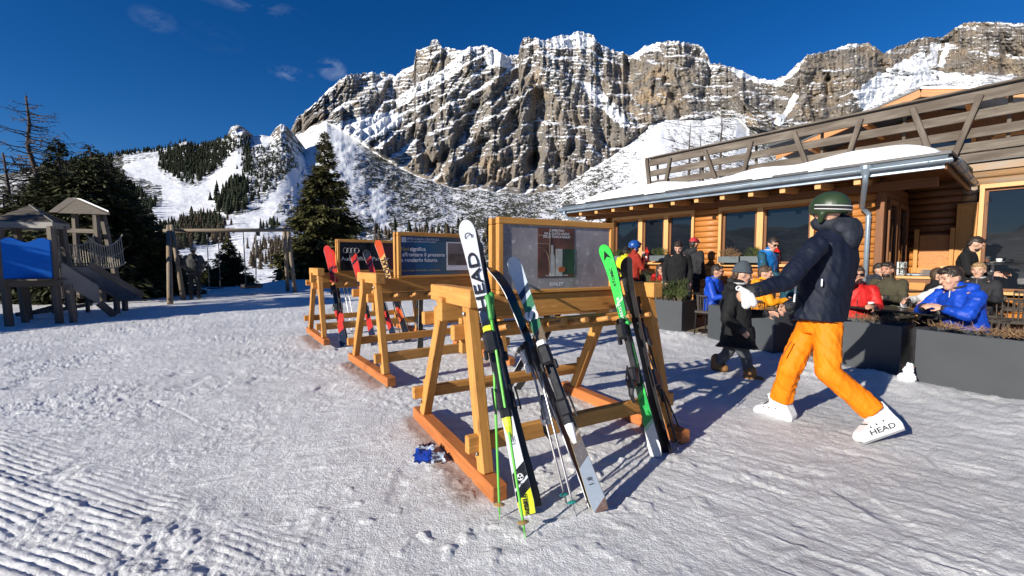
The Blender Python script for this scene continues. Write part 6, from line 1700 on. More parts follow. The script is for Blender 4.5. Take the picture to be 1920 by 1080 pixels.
person('seated man in olive jumper at the table by the downpipe', seat_at(1670, 505, 6.9, SIT), RZ(112), SIT, OLIVE, DARK, hair=HAIR_D, seed=22, beard=True, scale=1.0, hood=False, bulk=1.1, skin=SKIN2)
person('dark-haired man in bright blue jacket leaning over the long black table', seat_at(1822, 520, 5.0, SIT), RZ(88), SIT, BLUE, DARK, hair=HAIR_D, seed=23, bulk=1.10, foldamp=.011, over=dict(N=(0, .14, 1.0), H=(0, .23, 1.13), C=(0, .09, .83), LS=(-.2, .12, .94), RS=(.2, .12, .94), LE=(-.26, .28, .74), RE=(.26, .28, .74), LW=(-.10, .36, .80), RW=(.10, .40, .80)), look=(.05, .95, -.32), scale=1.06)
person('guest in cream knit sleeves reaching across the long black table', seat_at(1800, 520, 5.75, SIT), RZ(98), SIT, WHITEK, DARK, hair=HAIR_M, hood=False, seed=24, over=dict(LE=(-.22, .38, .86), LW=(-.16, .66, .84), RE=(.22, .40, .84), RW=(.12, .70, .84)), scale=.98)
person('blond guest with blue hood half hidden behind the bright blue jacket', seat_at(1838, 505, 6.7, SIT), RZ(120), SIT, DARK, DARK, hair=HAIR_B, seed=25, scale=.97)
person('waiter in black jacket looking down at a tray before the large window', seat_at(1806, 600, 7.2, STAND), RZ(215), STAND, BLK, DARK, hair=HAIR_D, beard=True, hood=False, seed=26, over=dict(LE=(-.25, .10, 1.1), LW=(-.24, .36, 1.10), RE=(.26, .06, 1.12), RW=(.24, .32, 1.10), H=(0, .09, 1.60)), look=(-.35, .80, -.45), scale=.97)
person('seated guest in charcoal jacket between the royal blue and orange jackets', seat_at(1384, 500, 8.7, SIT), RZ(190), SIT, DARK, DARK, hair=HAIR_M, seed=31, scale=.97)
person('seated guest in dark jeans jacket behind the olive jumper', seat_at(1640, 505, 7.7, SIT), RZ(200), SIT, JEANS, DARK, hair=HAIR_D, seed=32, scale=.96)
person('seated guest in black pullover behind the cream sleeves', seat_at(1748, 505, 6.6, SIT), RZ(240), SIT, BLK, DARK, hair=HAIR_M, seed=33, hood=False, scale=.93)
person('seated guest in petrol jacket near the wall behind the man with the phone', seat_at(1478, 505, 8.3, SIT), RZ(210), SIT, TEALD, DARK, hair=HAIR_D, seed=34, scale=.95)
def stripes(hd, HR, S, body):
    beanie(cloth('cream_beanie', (.5, .46, .38), .9), .10)(hd, HR, S, body)
    for z in (.05, .09): MB().tube([hd(.099 * math.cos(a) * (1 - z), -.012 + .113 * math.sin(a) * (1 - z), z) for a in np.linspace(0, 2 * PI, 17)], .011 * S, 6).build('hat_stripe', DARK, body)
person('man in grey camouflage jacket and striped hat standing by the swing frame', gnd(366, 562), RZ(25), STAND, cloth('camouflage_grey', (.06, .06, .055), .85, .8, .3, 5), DARK, hair=HAIR_D, hat=stripes, seed=27, bulk=1.2, scale=1.03, over=dict(LE=(-.30, -.05, 1.16), LW=(-.20, .12, 1.0), RE=(.30, -.05, 1.16), RW=(.20, .12, 1.0), LT=(-.14, .12, .04)))
bpy.data.scenes.remove(_bake_sc)
# ------------------------------------------------------------------ planters, tables and chairs of the terrace
M_STEM = plain('grey_stems', (.16, .12, .085), .85, .3, 9, .2); M_SOIL = plain('dark_soil', (.035, .025, .018), .9, .4, 14, .5)
def planter(label, p_left, p_right, depth, h, bush, seed, nb=900, side=1, wide=1.0):
    """p_left, p_right: front top edge in world."""
    a = Vector(p_left); b = Vector(p_right); x = (b - a); x.z = 0; L = x.length; x.normalize(); rz = math.atan2(x.y, x.x)
    t = thing('planter', label, 'planter', Vector((a.x, a.y, 0)), rz, 'anthracite planters along the terrace')
    zt = h
    # four plates and a rim
    for nm, c, d in (('front_plate', (L / 2, .012, zt / 2 - .05), (L, .024, zt + .1)), ('back_plate', (L / 2, depth - .012, zt / 2 - .05), (L, .024, zt + .1)), ('end_plate', (.012, depth / 2, zt / 2 - .05), (.022, depth - .05, zt + .098)), ('end_plate', (L - .012, depth / 2, zt / 2 - .05), (.022, depth - .05, zt + .098))):
        MB().cbox(c, d, .004).build(nm, M_PLANTER, t)
    MB().box((L / 2, depth / 2, zt - .07), (L - .05, depth - .05, .04)).build('soil', M_SOIL, t)
    if bush == 'pine':
        for j in range(34):
            x0 = L * (.12 + .76 * rnd.random()); y0 = depth * (.2 + .6 * rnd.random()); dx = rnd.uniform(-.30, .30); dy = rnd.uniform(-.24, .18); hh = rnd.uniform(.12, .50)
            st = MB().tube([(x0, y0, zt - .06), (x0 + dx * .4, y0 + dy * .5, zt + hh * .35), (x0 + dx, y0 + dy, zt + hh)], [.010, .008, .004], 6).build('stem', M_STEM, t)
            g = np.random.default_rng(seed * 50 + j); n = 210; tt = g.uniform(.25, 1.05, n)
            base = np.stack([x0 + dx * tt, y0 + dy * tt, zt + hh * tt], -1) + g.normal(size=(n, 3)) * .028
            d = g.normal(size=(n, 3)); d[:, 2] = np.abs(d[:, 2]) + .9; d /= np.linalg.norm(d, axis=1, keepdims=True); sd = np.cross(d, g.normal(size=(n, 3))); sd /= np.linalg.norm(sd, axis=1, keepdims=True)
            ll = g.uniform(.035, .075, (n, 1)); w = .0035
            V = np.stack([base - sd * w, base + sd * w, base + d * ll + sd * w * .3, base + d * ll - sd * w * .3], 1).reshape(-1, 3)
            link('foliage', mesh_np('foliage', V, np.arange(4 * n).reshape(n, 4), M_PINE), t)
    elif bush:
        hd_ = needles('dry_heather', t, M_HEATH, nb, ((L * .5, depth * .5, zt + .02), (L * .45 * wide, depth * .32, .04)), .065, .0032, seed, .35, 22); tag(hd_, kind='stuff')
    return t
def top_pt(px, py, z): return onz(px, py, z)
PH = .62
planter('anthracite planter with green dwarf pines at the far end of the row', top_pt(1203, 559, PH), top_pt(1279, 565, PH), .52, PH, 'pine', 3)
planter('anthracite planter behind the child in the black coat', top_pt(1328, 571, PH), top_pt(1452, 586, PH), .48, PH, 'dry', 4, 420)
planter('anthracite planter behind the striding man, with his shadow on it', top_pt(1552, 598, PH), top_pt(1692, 612, PH), .46, PH, 'dry', 5, 380)
planter('nearest anthracite planter with dry heather at the edge of the picture', top_pt(1718, 617, PH), top_pt(1990, 648, PH), .46, PH, 'dry', 6, 800)
# small heap of snow like a tiny snowman between the two near planters
p = onz(1700, 722, 0); sm = MB(); sm.ell((0, 0, .03), (.09, .08, .07), 12, 8).ell((.01, 0, .12), (.055, .05, .05), 12, 8).ell((.02, 0, .18), (.035, .032, .03), 10, 7)
_sc2 = bpy.data.scenes.new('bake'); _bake_sc = _sc2
o = link('snowman', bake(sm, 'snowman', M_ROOFSNOW, .012, 3, .012, .05, 3, (1, 1, 1))); o.location = (p.x, p.y, gz(p.x, p.y) - .02); tag(o, 'tiny lumpy snowman in the gap between the two near planters', 'snowman')

M_TABLE = plain('black_tabletop', (.012, .012, .013), .25, .3, 3, .02); M_LEG = plain('brushed_table_leg', (.35, .35, .36), .35, .2, 9, .05, metal=.9)
M_WICKER = plain('dark_wicker', (.05, .04, .032), .75, .4, 20, .4); M_PORC = plain('white_porcelain', (.72, .72, .70), .2, .04, 5, 0, coat=.5)
def glass_clear(name='clear_glass', col=(.8, .85, .85)):
    m, nt, b = _nt(name); b.inputs['Base Color'].default_value = (*col, 1); b.inputs['Roughness'].default_value = .03; b.inputs['Transmission Weight'].default_value = .95; b.inputs['IOR'].default_value = 1.3
    nt.links.new(bump_n(nt, noise_n(nt, coords(nt), 18, 2), .05, .002), b.inputs['Normal']); return m
M_CLEAR = glass_clear()
def table(label, c, rz, L, W, h=.75):
    t = thing('table', label, 'table', (c[0], c[1], flz(c[0], c[1])), rz)
    MB().cbox((0, 0, h - .015), (L, W, .03), .006).build('tabletop', M_TABLE, t)
    for x in ((-L / 2 + .2, L / 2 - .2) if L > 1 else (0,)):
        MB().tube([(x, 0, .03), (x, 0, h - .03)], .028, 10).build('leg', M_LEG, t); MB().lathe([(.24, 0), (.24, .012), (.05, .03)], 20, (x, 0, 0)).build('base_plate', M_TABLE, t)
    return t
def chair(label, c, rz, mat=M_WICKER):
    t = thing('chair', label, 'chair', (c[0], c[1], flz(c[0], c[1])), rz, 'dark wicker terrace chairs')
    for x in (-.21, .21):
        for y in (-.2, .2): MB().tube([(x * 1.08, y * 1.1, 0), (x, y, .43)], .013, 6).build('leg', M_TABLE, t)
    MB().cbox((0, 0, .44), (.48, .46, .05), .015).build('seat', mat, t)
    # woven shell: each cord a strand
    bk = MB(); path = [(.26 * math.cos(a), -.02 + .25 * math.sin(a)) for a in np.linspace(PI * .98, PI * 2.02, 15)]
    bk.tube([(x, y, .74 - .10 * abs(x) / .26 * 0) for x, y in path], .016, 6); o = bk.build('back_rim', mat, t)
    for x, y in path: MB().tube([(x * .92, y * .92, .46), (x, y, .74)], .0075, 5).build('cord', mat, t)
    return t
def on_table(px, py, z=.76): q = onz(px, py, z); return q
t1 = on_table(1335, 552); table('small black bistro table in front of the man in the royal blue jacket', t1, .3, .62, .62)
LT = [on_table(1640, 577), on_table(1800, 592)]
mid = (LT[0] + LT[1]) / 2; dv = LT[1] - LT[0]; rzT = math.atan2(dv.y, dv.x)
table('long black table with cups in front of the man in the bright blue jacket', (mid.x + .10, mid.y + .16), rzT, dv.length + .35, .62)
t3 = on_table(1672, 556); table('black table with a bottle before the man in the olive jumper', (t3.x + .2, t3.y + .2), rzT, .9, .6)
for lb, px, py, Y, r in (('dark wicker chair under the man in the bright blue jacket', 1830, 560, 4.95, 88), ('dark wicker chair under the drinking guest in red', 1606, 560, 6.2, 150), ('dark wicker chair under the man in the olive jumper', 1670, 560, 6.9, 112), ('dark wicker chair under the man in the royal blue jacket', 1336, 560, 7.9, 222), ('dark wicker chair under the man in the orange jacket', 1424, 560, 7.1, 250), ('dark wicker chair under the guest in cream sleeves', 1800, 560, 5.75, 98), ('dark wicker chair under the blond guest', 1838, 560, 6.7, 120), ('dark wicker chair under the guest in the red jacket and scarf', 1234, 560, 9.5, 200), ('dark wicker chair under the dark-clad guest by the green skis', 1160, 560, 9.8, 140), ('dark wicker chair under the guest in charcoal', 1212, 560, 10.6, 120)):
    q = at(px, py, Y); chair(lb, (q.x, q.y), RZ(r))
for lb, px, Y, r in (('empty dark chair right of the waiter, nearer one', 1885, 6.2, 60), ('empty dark chair right of the waiter, farther one', 1900, 7.4, 40)):
    q = at(px, 560, Y); chair(lb, (q.x, q.y), RZ(r))
def cup(label, p, saucer=True, h=.065, r=.038, mat=None):
    t = thing('coffee_cup', label, 'cup', p, .6, 'cups on the terrace tables')
    MB().lathe([(.002, .012), (r * .6, .012), (r * .9, h * .5), (r, h), (r * .93, h), (r * .8, h * .5), (.002, .02)], 16).build('bowl', mat or M_PORC, t, smooth=True)
    MB().tube([(r * .9, 0, h * .8), (r * 1.5, 0, h * .75), (r * 1.55, 0, h * .45), (r * .8, 0, h * .35)], .005, 6).build('handle', mat or M_PORC, t)
    if saucer: MB().lathe([(.002, .004), (.04, .004), (.068, .012), (.07, .015), (.04, .009), (.002, .009)], 18).build('saucer', M_PORC, t, smooth=True)
    return t
ZT = .765
cup('white cup beside the water glass at the left end of the long table', onz(1633, 575, ZT), False)
cup('white espresso cup on a saucer in the middle of the long table', onz(1694, 577, ZT))
cup('tall white printed mug in front of the bright blue jacket', onz(1785, 578, ZT), True, .10, .042)
def tumbler(label, p, h=.09, liquid=None):
    t = thing('glass', label, 'glass', p); MB().lathe([(.028, 0), (.034, h), (.031, h), (.026, .008), (.001, .008)], 14).build('tumbler', M_CLEAR, t, smooth=True)
    if liquid: MB().lathe([(.024, .01), (.028, h * .6), (.001, h * .6)], 12).build('drink', liquid, t)
tumbler('small water glass at the left end of the long table', onz(1647, 573, ZT))
def bottle(label, p):
    t = thing('water_bottle', label, 'bottle', p); MB().lathe([(.03, 0), (.036, .01), (.036, .15), (.028, .18), (.013, .205), (.013, .225)], 14).build('body', M_CLEAR, t, smooth=True)
    MB().lathe([(.037, .06), (.037, .12)], 14).build('label_band', plain('bottle_label', (.45, .6, .5), .5, .1, 8, 0), t); MB().lathe([(.015, .222), (.015, .245), (.001, .246)], 10).build('cap', M_PORC, t)
M_DKP = plain('dark_ceramic', (.02, .025, .04), .3, .2, 9, 0)
def bowl(label, p, r, h, mat): 
    t = thing('bowl', label, 'bowl', p); MB().lathe([(.002, .004), (r * .6, .004), (r, h), (r * .93, h), (r * .55, .012), (.002, .012)], 16).build('shell', mat, t, smooth=True)
bowl('dark sugar bowl on the long table beside the espresso cup', onz(1722, 577, ZT), .05, .06, M_DKP); bowl('dark round teapot-like bowl on the long table', onz(1746, 580, ZT), .065, .09, M_DKP); bowl('small white dish at the back of the long table', onz(1680, 566, ZT), .05, .02, M_PORC)
o = MB().cbox((0, 0, .004), (.14, .075, .008), .003).build('wallet', plain('red_leather', (.25, .03, .02), .5, .2, 9, .1)); o.location = onz(1765, 577, ZT); tag(o, 'small red and green packet on the long table by the tall mug', 'packet')
tumbler('empty water glass on the table by the olive jumper', onz(1660, 549, ZT))
bottle('clear plastic water bottle on the table by the downpipe', onz(1676, 549, ZT))
o = MB().cbox((0, 0, .012), (.16, .11, .024), .004).build('menu_card', plain('menu_paper', (.55, .52, .2), .6, .1, 6, 0)); o.location = onz(1668, 553, ZT); tag(o, 'yellow menu card beside the water bottle', 'menu')
o = MB().cbox((0, 0, .045), (.11, .05, .085), .004).build('table_card', M_PORC); o.location = onz(1326, 549, ZT); tag(o, 'white reservation card on the small bistro table', 'card')
MBt = MB(); MBt.ell((0, 0, .09), (.14, .17, .125), 18, 12, None, 0, -.6, 1.0); o = MBt.build('ski_helmet', plain('navy_helmet', (.008, .012, .035), .3, .2, 6, 0), None, True); q = onz(1652, 560, ZT + .0); o.location = (q.x, q.y, ZT - .02); tag(o, 'dark navy ski helmet lying on the table by the olive jumper', 'helmet')
def plate_stack(label, p, n=9, r=.12):
    t = thing('plate_stack', label, 'plates', p)
    for j in range(n): MB().lathe([(.05, j * .014), (r, j * .014 + .008), (r, j * .014 + .012), (.05, j * .014 + .006)], 18).build('plate', plain('grey_stoneware', (.36, .37, .38), .35, .1, 6, 0), t)
q = B(6.62, DK - 1.15, 0)
sv = thing('service_cabinet', 'timber service cabinet with crockery by the shaded doors', 'cabinet', (q.x, q.y, FLZ), math.atan2(BU.y, BU.x))
MB().cbox((0, 0, .5), (1.5, .45, .95), .01).build('carcass', M_BROWN, sv); MB().cbox((0, 0, 1.0), (1.6, .5, .05), .006).build('worktop', M_TRIM, sv)
for x in (-.5, 0, .5): MB().cbox((x, -.235, .5), (.44, .02, .8), .006).build('door', M_TRIMO, sv)
plate_stack('stack of grey plates on the service cabinet', q + Vector((.24, -.05, 1.03 + FLZ)))
wb = thing('wooden_crate', 'small pale wooden crate on the service cabinet', 'crate', q + BU * .58 + Vector((0, 0, 1.026 + FLZ)), math.atan2(BU.y, BU.x))
for z in (.04, .11, .18):
    for y in (-.13, .13): MB().cbox((0, y, z), (.36, .016, .055), .003).build('slat', M_TRIM, wb)
    for x in (-.17, .17): MB().cbox((x, 0, z), (.016, .24, .055), .003).build('slat', M_TRIM, wb)
# lidded glasses rack: a tray of upturned glasses
gt = thing('glass_rack', 'tray of upturned sparkling glasses on the service cabinet', 'glasses', q - BU * .42 + Vector((0, 0, 1.03 + FLZ)), math.atan2(BU.y, BU.x))
MB().cbox((0, 0, .012), (.62, .36, .02), .004).build('tray', M_LEG, gt); MB().cbox((0, 0, .155), (.62, .36, .012), .004).build('tray', M_LEG, gt)
for ix in range(8):
    for iy in range(4):
        for z in (.024, .163): MB().lathe([(.033, z), (.030, z + .10), (.024, z + .115), (.001, z + .115)], 10, (-.27 + ix * .077, -.13 + iy * .087, 0)).build('upturned_glass', M_CLEAR if (ix + iy) % 2 else M_PORC, gt)
# waiter's tray and what is on it
wp = at(1860, 493, 6.95)
tr = thing('serving_tray', 'round black tray with drinks beside the waiter', 'tray', wp); MB().lathe([(.001, 0), (.21, 0), (.22, .015), (.215, .015), (.20, .005), (.001, .005)], 24).build('disc', M_TABLE, tr, smooth=True)
tumbler('orange spritz glass on the waiter tray', wp + Vector((-.10, -.02, .006)), .10, plain('orange_spritz', (.62, .10, .02), .2, .1, 5, 0)); cup('white cup on the waiter tray', wp + Vector((.09, -.02, .006)))
bt = thing('bar_table', 'tall black bar table below the waiter tray', 'table', (wp.x, wp.y, FLZ)); MB().tube([(0, 0, .02), (0, 0, wp.z - FLZ - .02)], .03, 10).build('leg', M_LEG, bt); MB().lathe([(.001, wp.z - FLZ - .03), (.3, wp.z - FLZ - .03), (.3, wp.z - FLZ - .002), (.001, wp.z - FLZ - .002)], 24).build('tabletop', M_TABLE, bt); MB().lathe([(.22, 0), (.22, .012), (.04, .03)], 20).build('base_plate', M_TABLE, bt)
bpy.data.scenes.remove(_sc2)
# ------------------------------------------------------------------ playground
M_PWOOD = wood('grey_playground_timber', (.20, .17, .13), (.10, .08, .065), .8, weather=(.09, .075, .06)); M_SHINGLE = wood('roof_board', (.12, .10, .08), (.06, .05, .04), .8)
M_LOGP = wood('debarked_pole', (.36, .27, .17), (.17, .12, .08), .75, weather=(.20, .17, .13)); M_BLUEP = plain('blue_panel_board', (.004, .12, .52), .7, .1, 4, .05, spec=.15); M_ROPE = plain('pale_rope', (.36, .32, .25), .85, .2, 30, .3)
M_GREYP = plain('grey_slide_panel', (.20, .19, .17), .6, .12, 3, .05); M_CHAIN = plain('galvanised_chain', (.12, .12, .13), .45, .3, 20, .1, metal=.7); M_RUB = plain('black_rubber', (.012, .012, .013), .7, .3, 14, .2)
def play_tower():
    Y = 9.7; base = gnd(60, 610); base.z = gz(base.x, base.y)
    t = thing('play_tower', 'shaded wooden play tower with blue panel, slide and rope bridge', 'playground', base)
    W = lambda px, py, y: at(px, py, y)
    b = lambda nm, p, q, w, h, m=M_PWOOD, up=(0, 0, 1), par=None: beam_o(nm, p, q, w, h, m, par or t, up, .008, world=True)
    D = 1.25
    # front tower: posts (front pair, rear pair)
    fl, fr = gnd(18, 612), gnd(112, 606)
    D = 1.0
    for p_, top in ((fl, W(-2, 426, fl.y)), (fr, W(95, 424, fr.y)), (fl + Vector((-.7, D, 0)), fl + Vector((-.85, D, 2.25))), (fr + Vector((-.7, D, 0)), fr + Vector((-.85, D, 2.25)))):
        b('post', p_ - Vector((0, 0, .05)), top, .11, .11)
    z1, z2, zf = 1.02, 1.86, .98
    for p_, q in ((fl, fr), (fl + Vector((-.7, D, 0)), fr + Vector((-.7, D, 0)))): b('floor_beam', Vector((p_.x - .1, p_.y, zf - .07)), Vector((q.x + .1, q.y, zf - .07)), .08, .14)
    for i in range(9):
        yy = fl.y + .02 + D * i / 8.5; b('deck_board', Vector((fl.x - .12, yy, zf + .02)), Vector((fr.x + .02, yy, zf + .02)), .13, .03)
    xa, xb = fl.x + .02, fr.x - .02; n = 24
    py_ = lambda x: fl.y + (fr.y - fl.y) * (x - fl.x) / (fr.x - fl.x) - .075
    prof = [Vector((xa, py_(xa), zf + .05)), Vector((xb, py_(xb), zf + .05))] + [Vector((xb + (xa - xb) * i / n, py_(xb + (xa - xb) * i / n), z2 + .05 * math.sin(i / n * PI * 3) - (.0))) for i in range(n + 1)]
    MB().prism(prof, (0, 0, 0), (0, .03, 0)).build('blue_panel', M_BLUEP, t, world=True)
    for px, pb in ((45, 534), (135, 545)):
        g0 = gnd(px + 3, 605); b('short_post', g0, Vector((g0.x - .05, g0.y, zf - .1)), .10, .10)
    b('cross_beam', W(30, 590, fl.y + D), W(130, 578, fr.y + D), .06, .10)
    # pyramid roof of boards
    ap = W(55, 386, Y + .6); c4 = [W(-34, 418, Y - .25), W(100, 420, Y - .15), W(130, 424, Y + 1.7), W(20, 424, Y + 1.7)]
    for s in range(4):
        p_, q = c4[s], c4[(s + 1) % 4]
        for k in range(4):
            f0, f1 = k / 4, (k + 1.08) / 4; lift = Vector((0, 0, .012 * 1))
            A, Bq, Cq, Dq = p_.lerp(ap, f0), q.lerp(ap, f0), q.lerp(ap, min(f1, .995)), p_.lerp(ap, min(f1, .995))
            MB().prism([A + lift * 2, Bq + lift * 2, Cq + lift * .3, Dq + lift * .3], (0, 0, 0), (0, 0, -.02)).build('roof_board', M_SHINGLE, t, world=True)
        b('eave_board', p_ - Vector((0, 0, .03)), q - Vector((0, 0, .03)), .03, .14, M_GREYP)
        if s in (0, 1): b('hip_strip', q + Vector((0, 0, .05)), ap + Vector((0, 0, .03)), .03, .02, M_GREYP)
    # slide with its grey side panel
    s0, s1 = W(112, 500, Y + .1), W(222, 560, 10.9)
    sl = MB(); wv = Vector((.25, .42, 0)); sl.prism([s0, s1, s1 + Vector((0, 0, -.04)), s0 + Vector((0, 0, -.04))], (0, 0, 0), wv); chute = sl.build('slide_chute', plain('slide_steel', (.10, .11, .125), .35, .2, 5, .05, metal=.6), t, world=True)
    for off in (Vector((0, 0, 0)), wv): beam_o('slide_rim', s0 + off + Vector((0, 0, .06)), s1 + off + Vector((0, 0, .06)), .035, .15, M_PWOOD, chute, world=True)
    MB().prism([W(113, 493, Y - .02), W(181, 536, Y + .55), W(184, 570, Y + .55), W(116, 531, Y - .02)], (0, 0, 0), (.02, .03, 0)).build('side_panel', M_GREYP, t, world=True)
    st = [W(186, 568, Y + .65), W(216, 592, Y + .9)]
    b('stair_string', st[0], st[1], .05, .16)
    for px, y0, y1, yy in ((217, 538, 588, 11.0), (232, 535, 583, 11.4)):
        g0 = W(px + 3, y1, yy); b('short_post', g0, W(px, y0, yy), .10, .10)
    b('low_rail', W(126, 578, 10.6), W(172, 570, 11.6), .05, .09); b('low_rail', W(52, 588, 10.7), W(104, 574, 11.2), .05, .09)
    for px, yb in ((102, 594), (165, 586), (127, 582)): b('post', W(px, yb, 11.2), W(px - 2, 540, 11.2), .07, .07)
    # rear tower with gable roof
    Y2 = 12.0
    for px0, py0, px1, py1, yy in ((193, 566, 180, 402, Y2), (222, 540, 192, 402, Y2 + .4), (118, 560, 103, 410, Y2 + .6), (150, 560, 140, 400, Y2 + 1.3)):
        b('post', W(px0, py0, yy), W(px1, py1, yy), .12, .12)
    for k in range(4):
        y_ = 477 + k * 18; b('ladder_rung', W(189 + k * 2, y_, Y2), W(208 + k * 2, y_ + 1, Y2 + .35), .05, .05)
    rdg0, rdg1 = W(144, 374, Y2 + .1), W(128, 372, Y2 + 1.5); el, er = W(108, 398, Y2 + .1), W(206, 401, Y2 - .2); el2, er2 = W(92, 398, Y2 + 1.5), W(200, 398, Y2 + 1.3)
    for A, B2, C2, D2 in ((el, rdg0, rdg1, el2), (rdg0, er, er2, rdg1)):
        for k in range(5):
            f0, f1 = k / 5, (k + .97) / 5
            MB().prism([A.lerp(B2, f0), A.lerp(B2, f1), D2.lerp(C2, f1), D2.lerp(C2, f0)], (0, 0, 0), (0, 0, .03)).build('roof_board', M_SHINGLE, t, world=True)
    snow = MB().prism([rdg0.lerp(er, .12) + Vector((0, 0, .035)), rdg0.lerp(er, .96) + Vector((0, 0, .035)), rdg1.lerp(er2, .96) + Vector((0, 0, .035)), rdg1.lerp(er2, .12) + Vector((0, 0, .035))], (0, 0, 0), (0, 0, .035)); snow.build('roof_snow', M_ROOFSNOW, t, world=True)
    MB().prism([el + Vector((0, 0, -.02)), er + Vector((0, 0, -.02)), rdg0], (0, 0, 0), (0, .03, 0)).build('gable_board', M_SHINGLE, t, world=True)
    b('tie_beam', W(118, 432, Y2 + .2), W(185, 434, Y2), .08, .12)
    # rope bridge: two sagging hand ropes, net strands, slats
    def sag(p_, q, s, n=12): return [p_.lerp(q, i / n) - Vector((0, 0, s * 4 * (i / n) * (1 - i / n))) for i in range(n + 1)]
    A0, A1 = W(103, 440, Y + 1.0), W(179, 438, Y2); B0, B1 = W(108, 492, Y + 1.0), W(186, 492, Y2); off = Vector((.35, .45, 0))
    for o_ in (Vector((0, 0, 0)), off):
        top = sag(A0 + o_, A1 + o_, .30, 16); low = sag(B0 + o_, B1 + o_, .16, 16)
        MB().tube(top, .016, 6).build('hand_rope', M_ROPE, t, world=True); MB().tube(low, .016, 6).build('foot_rope', M_ROPE, t, world=True)
        midr = [a.lerp(c, .5) for a, c in zip(top, low)]; MB().tube(midr, .010, 5).build('net_rope', M_ROPE, t, world=True)
        for a, c in zip(top[1:-1], low[1:-1]): MB().tube([a, c], .012, 5).build('net_rope', M_ROPE, t, world=True)
    low = sag(B0, B1, .16, 16)
    for a in low[1:-1:2]: b('bridge_slat', a, a + off, .07, .03)
play_tower()

def swing_set():
    t = thing('swing_frame', 'log swing frame with a board swing and a tyre swing', 'swing', gnd(430, 556))
    Yl, Yr = 15.3, 17.2
    W = at
    lp = [W(321, 572, Yl), W(316, 428, Yl)]; rp = [W(340, 562, Yl + .2), W(323, 424, Yl)]
    pole_o('leg', *[gnd(319, 571), W(316, 424, Yl)], .08, .07, M_LOGP, t, 10, True); pole_o('leg', gnd(344, 562), W(322, 422, Yl - .1), .08, .07, M_LOGP, t, 10, True)
    pole_o('leg', gnd(540, 546), W(533, 425, Yr), .08, .07, M_LOGP, t, 10, True); pole_o('leg', gnd(553, 548), W(540, 428, Yr + .3), .08, .07, M_LOGP, t, 10, True)
    pole_o('top_beam', W(306, 433, Yl), W(550, 431, Yr), .07, .07, M_LOGP, t, 12, True)
    def hang(px, py, Y, top_py=434): return [W(px, top_py, Y), W(px, py, Y)]
    sw = MB().beam(W(391, 541, 16.0), W(417, 540, 16.1), .2, .035).build('swing_seat', M_RUB, t, world=True)
    for px, py, Y in ((388, 540, 15.9), (409, 540, 16.1)): MB().tube([W(px, 434, Y), W(px + 4, py, Y)], .016, 5).build('chain', M_CHAIN, t, world=True)
    c = W(471, 536, 16.6); ty = MB(); n, m = 24, 10
    vs = [c + Vector(((.30 + .095 * math.cos(v)) * math.cos(u), (.30 + .095 * math.cos(v)) * math.sin(u), .09 * math.sin(v))) for u in np.linspace(0, 2 * PI, n, endpoint=False) for v in np.linspace(0, 2 * PI, m, endpoint=False)]
    fs = [(i * m + j, ((i + 1) % n) * m + j, ((i + 1) % n) * m + (j + 1) % m, i * m + (j + 1) % m) for i in range(n) for j in range(m)]
    ty.add(vs, fs).build('tyre_seat', M_RUB, t, True, world=True)
    for px0, px1, py in ((456, 461, 532), (480, 480, 531)): MB().tube([W(px0, 434, 16.6), W(px1, py, 16.6)], .02, 5).build('chain', M_CHAIN, t, world=True)
    MB().cbox(W(484, 437, 16.7), (.12, .1, .22), .02).build('beam_bracket', M_CHAIN, t, world=True)
swing_set()

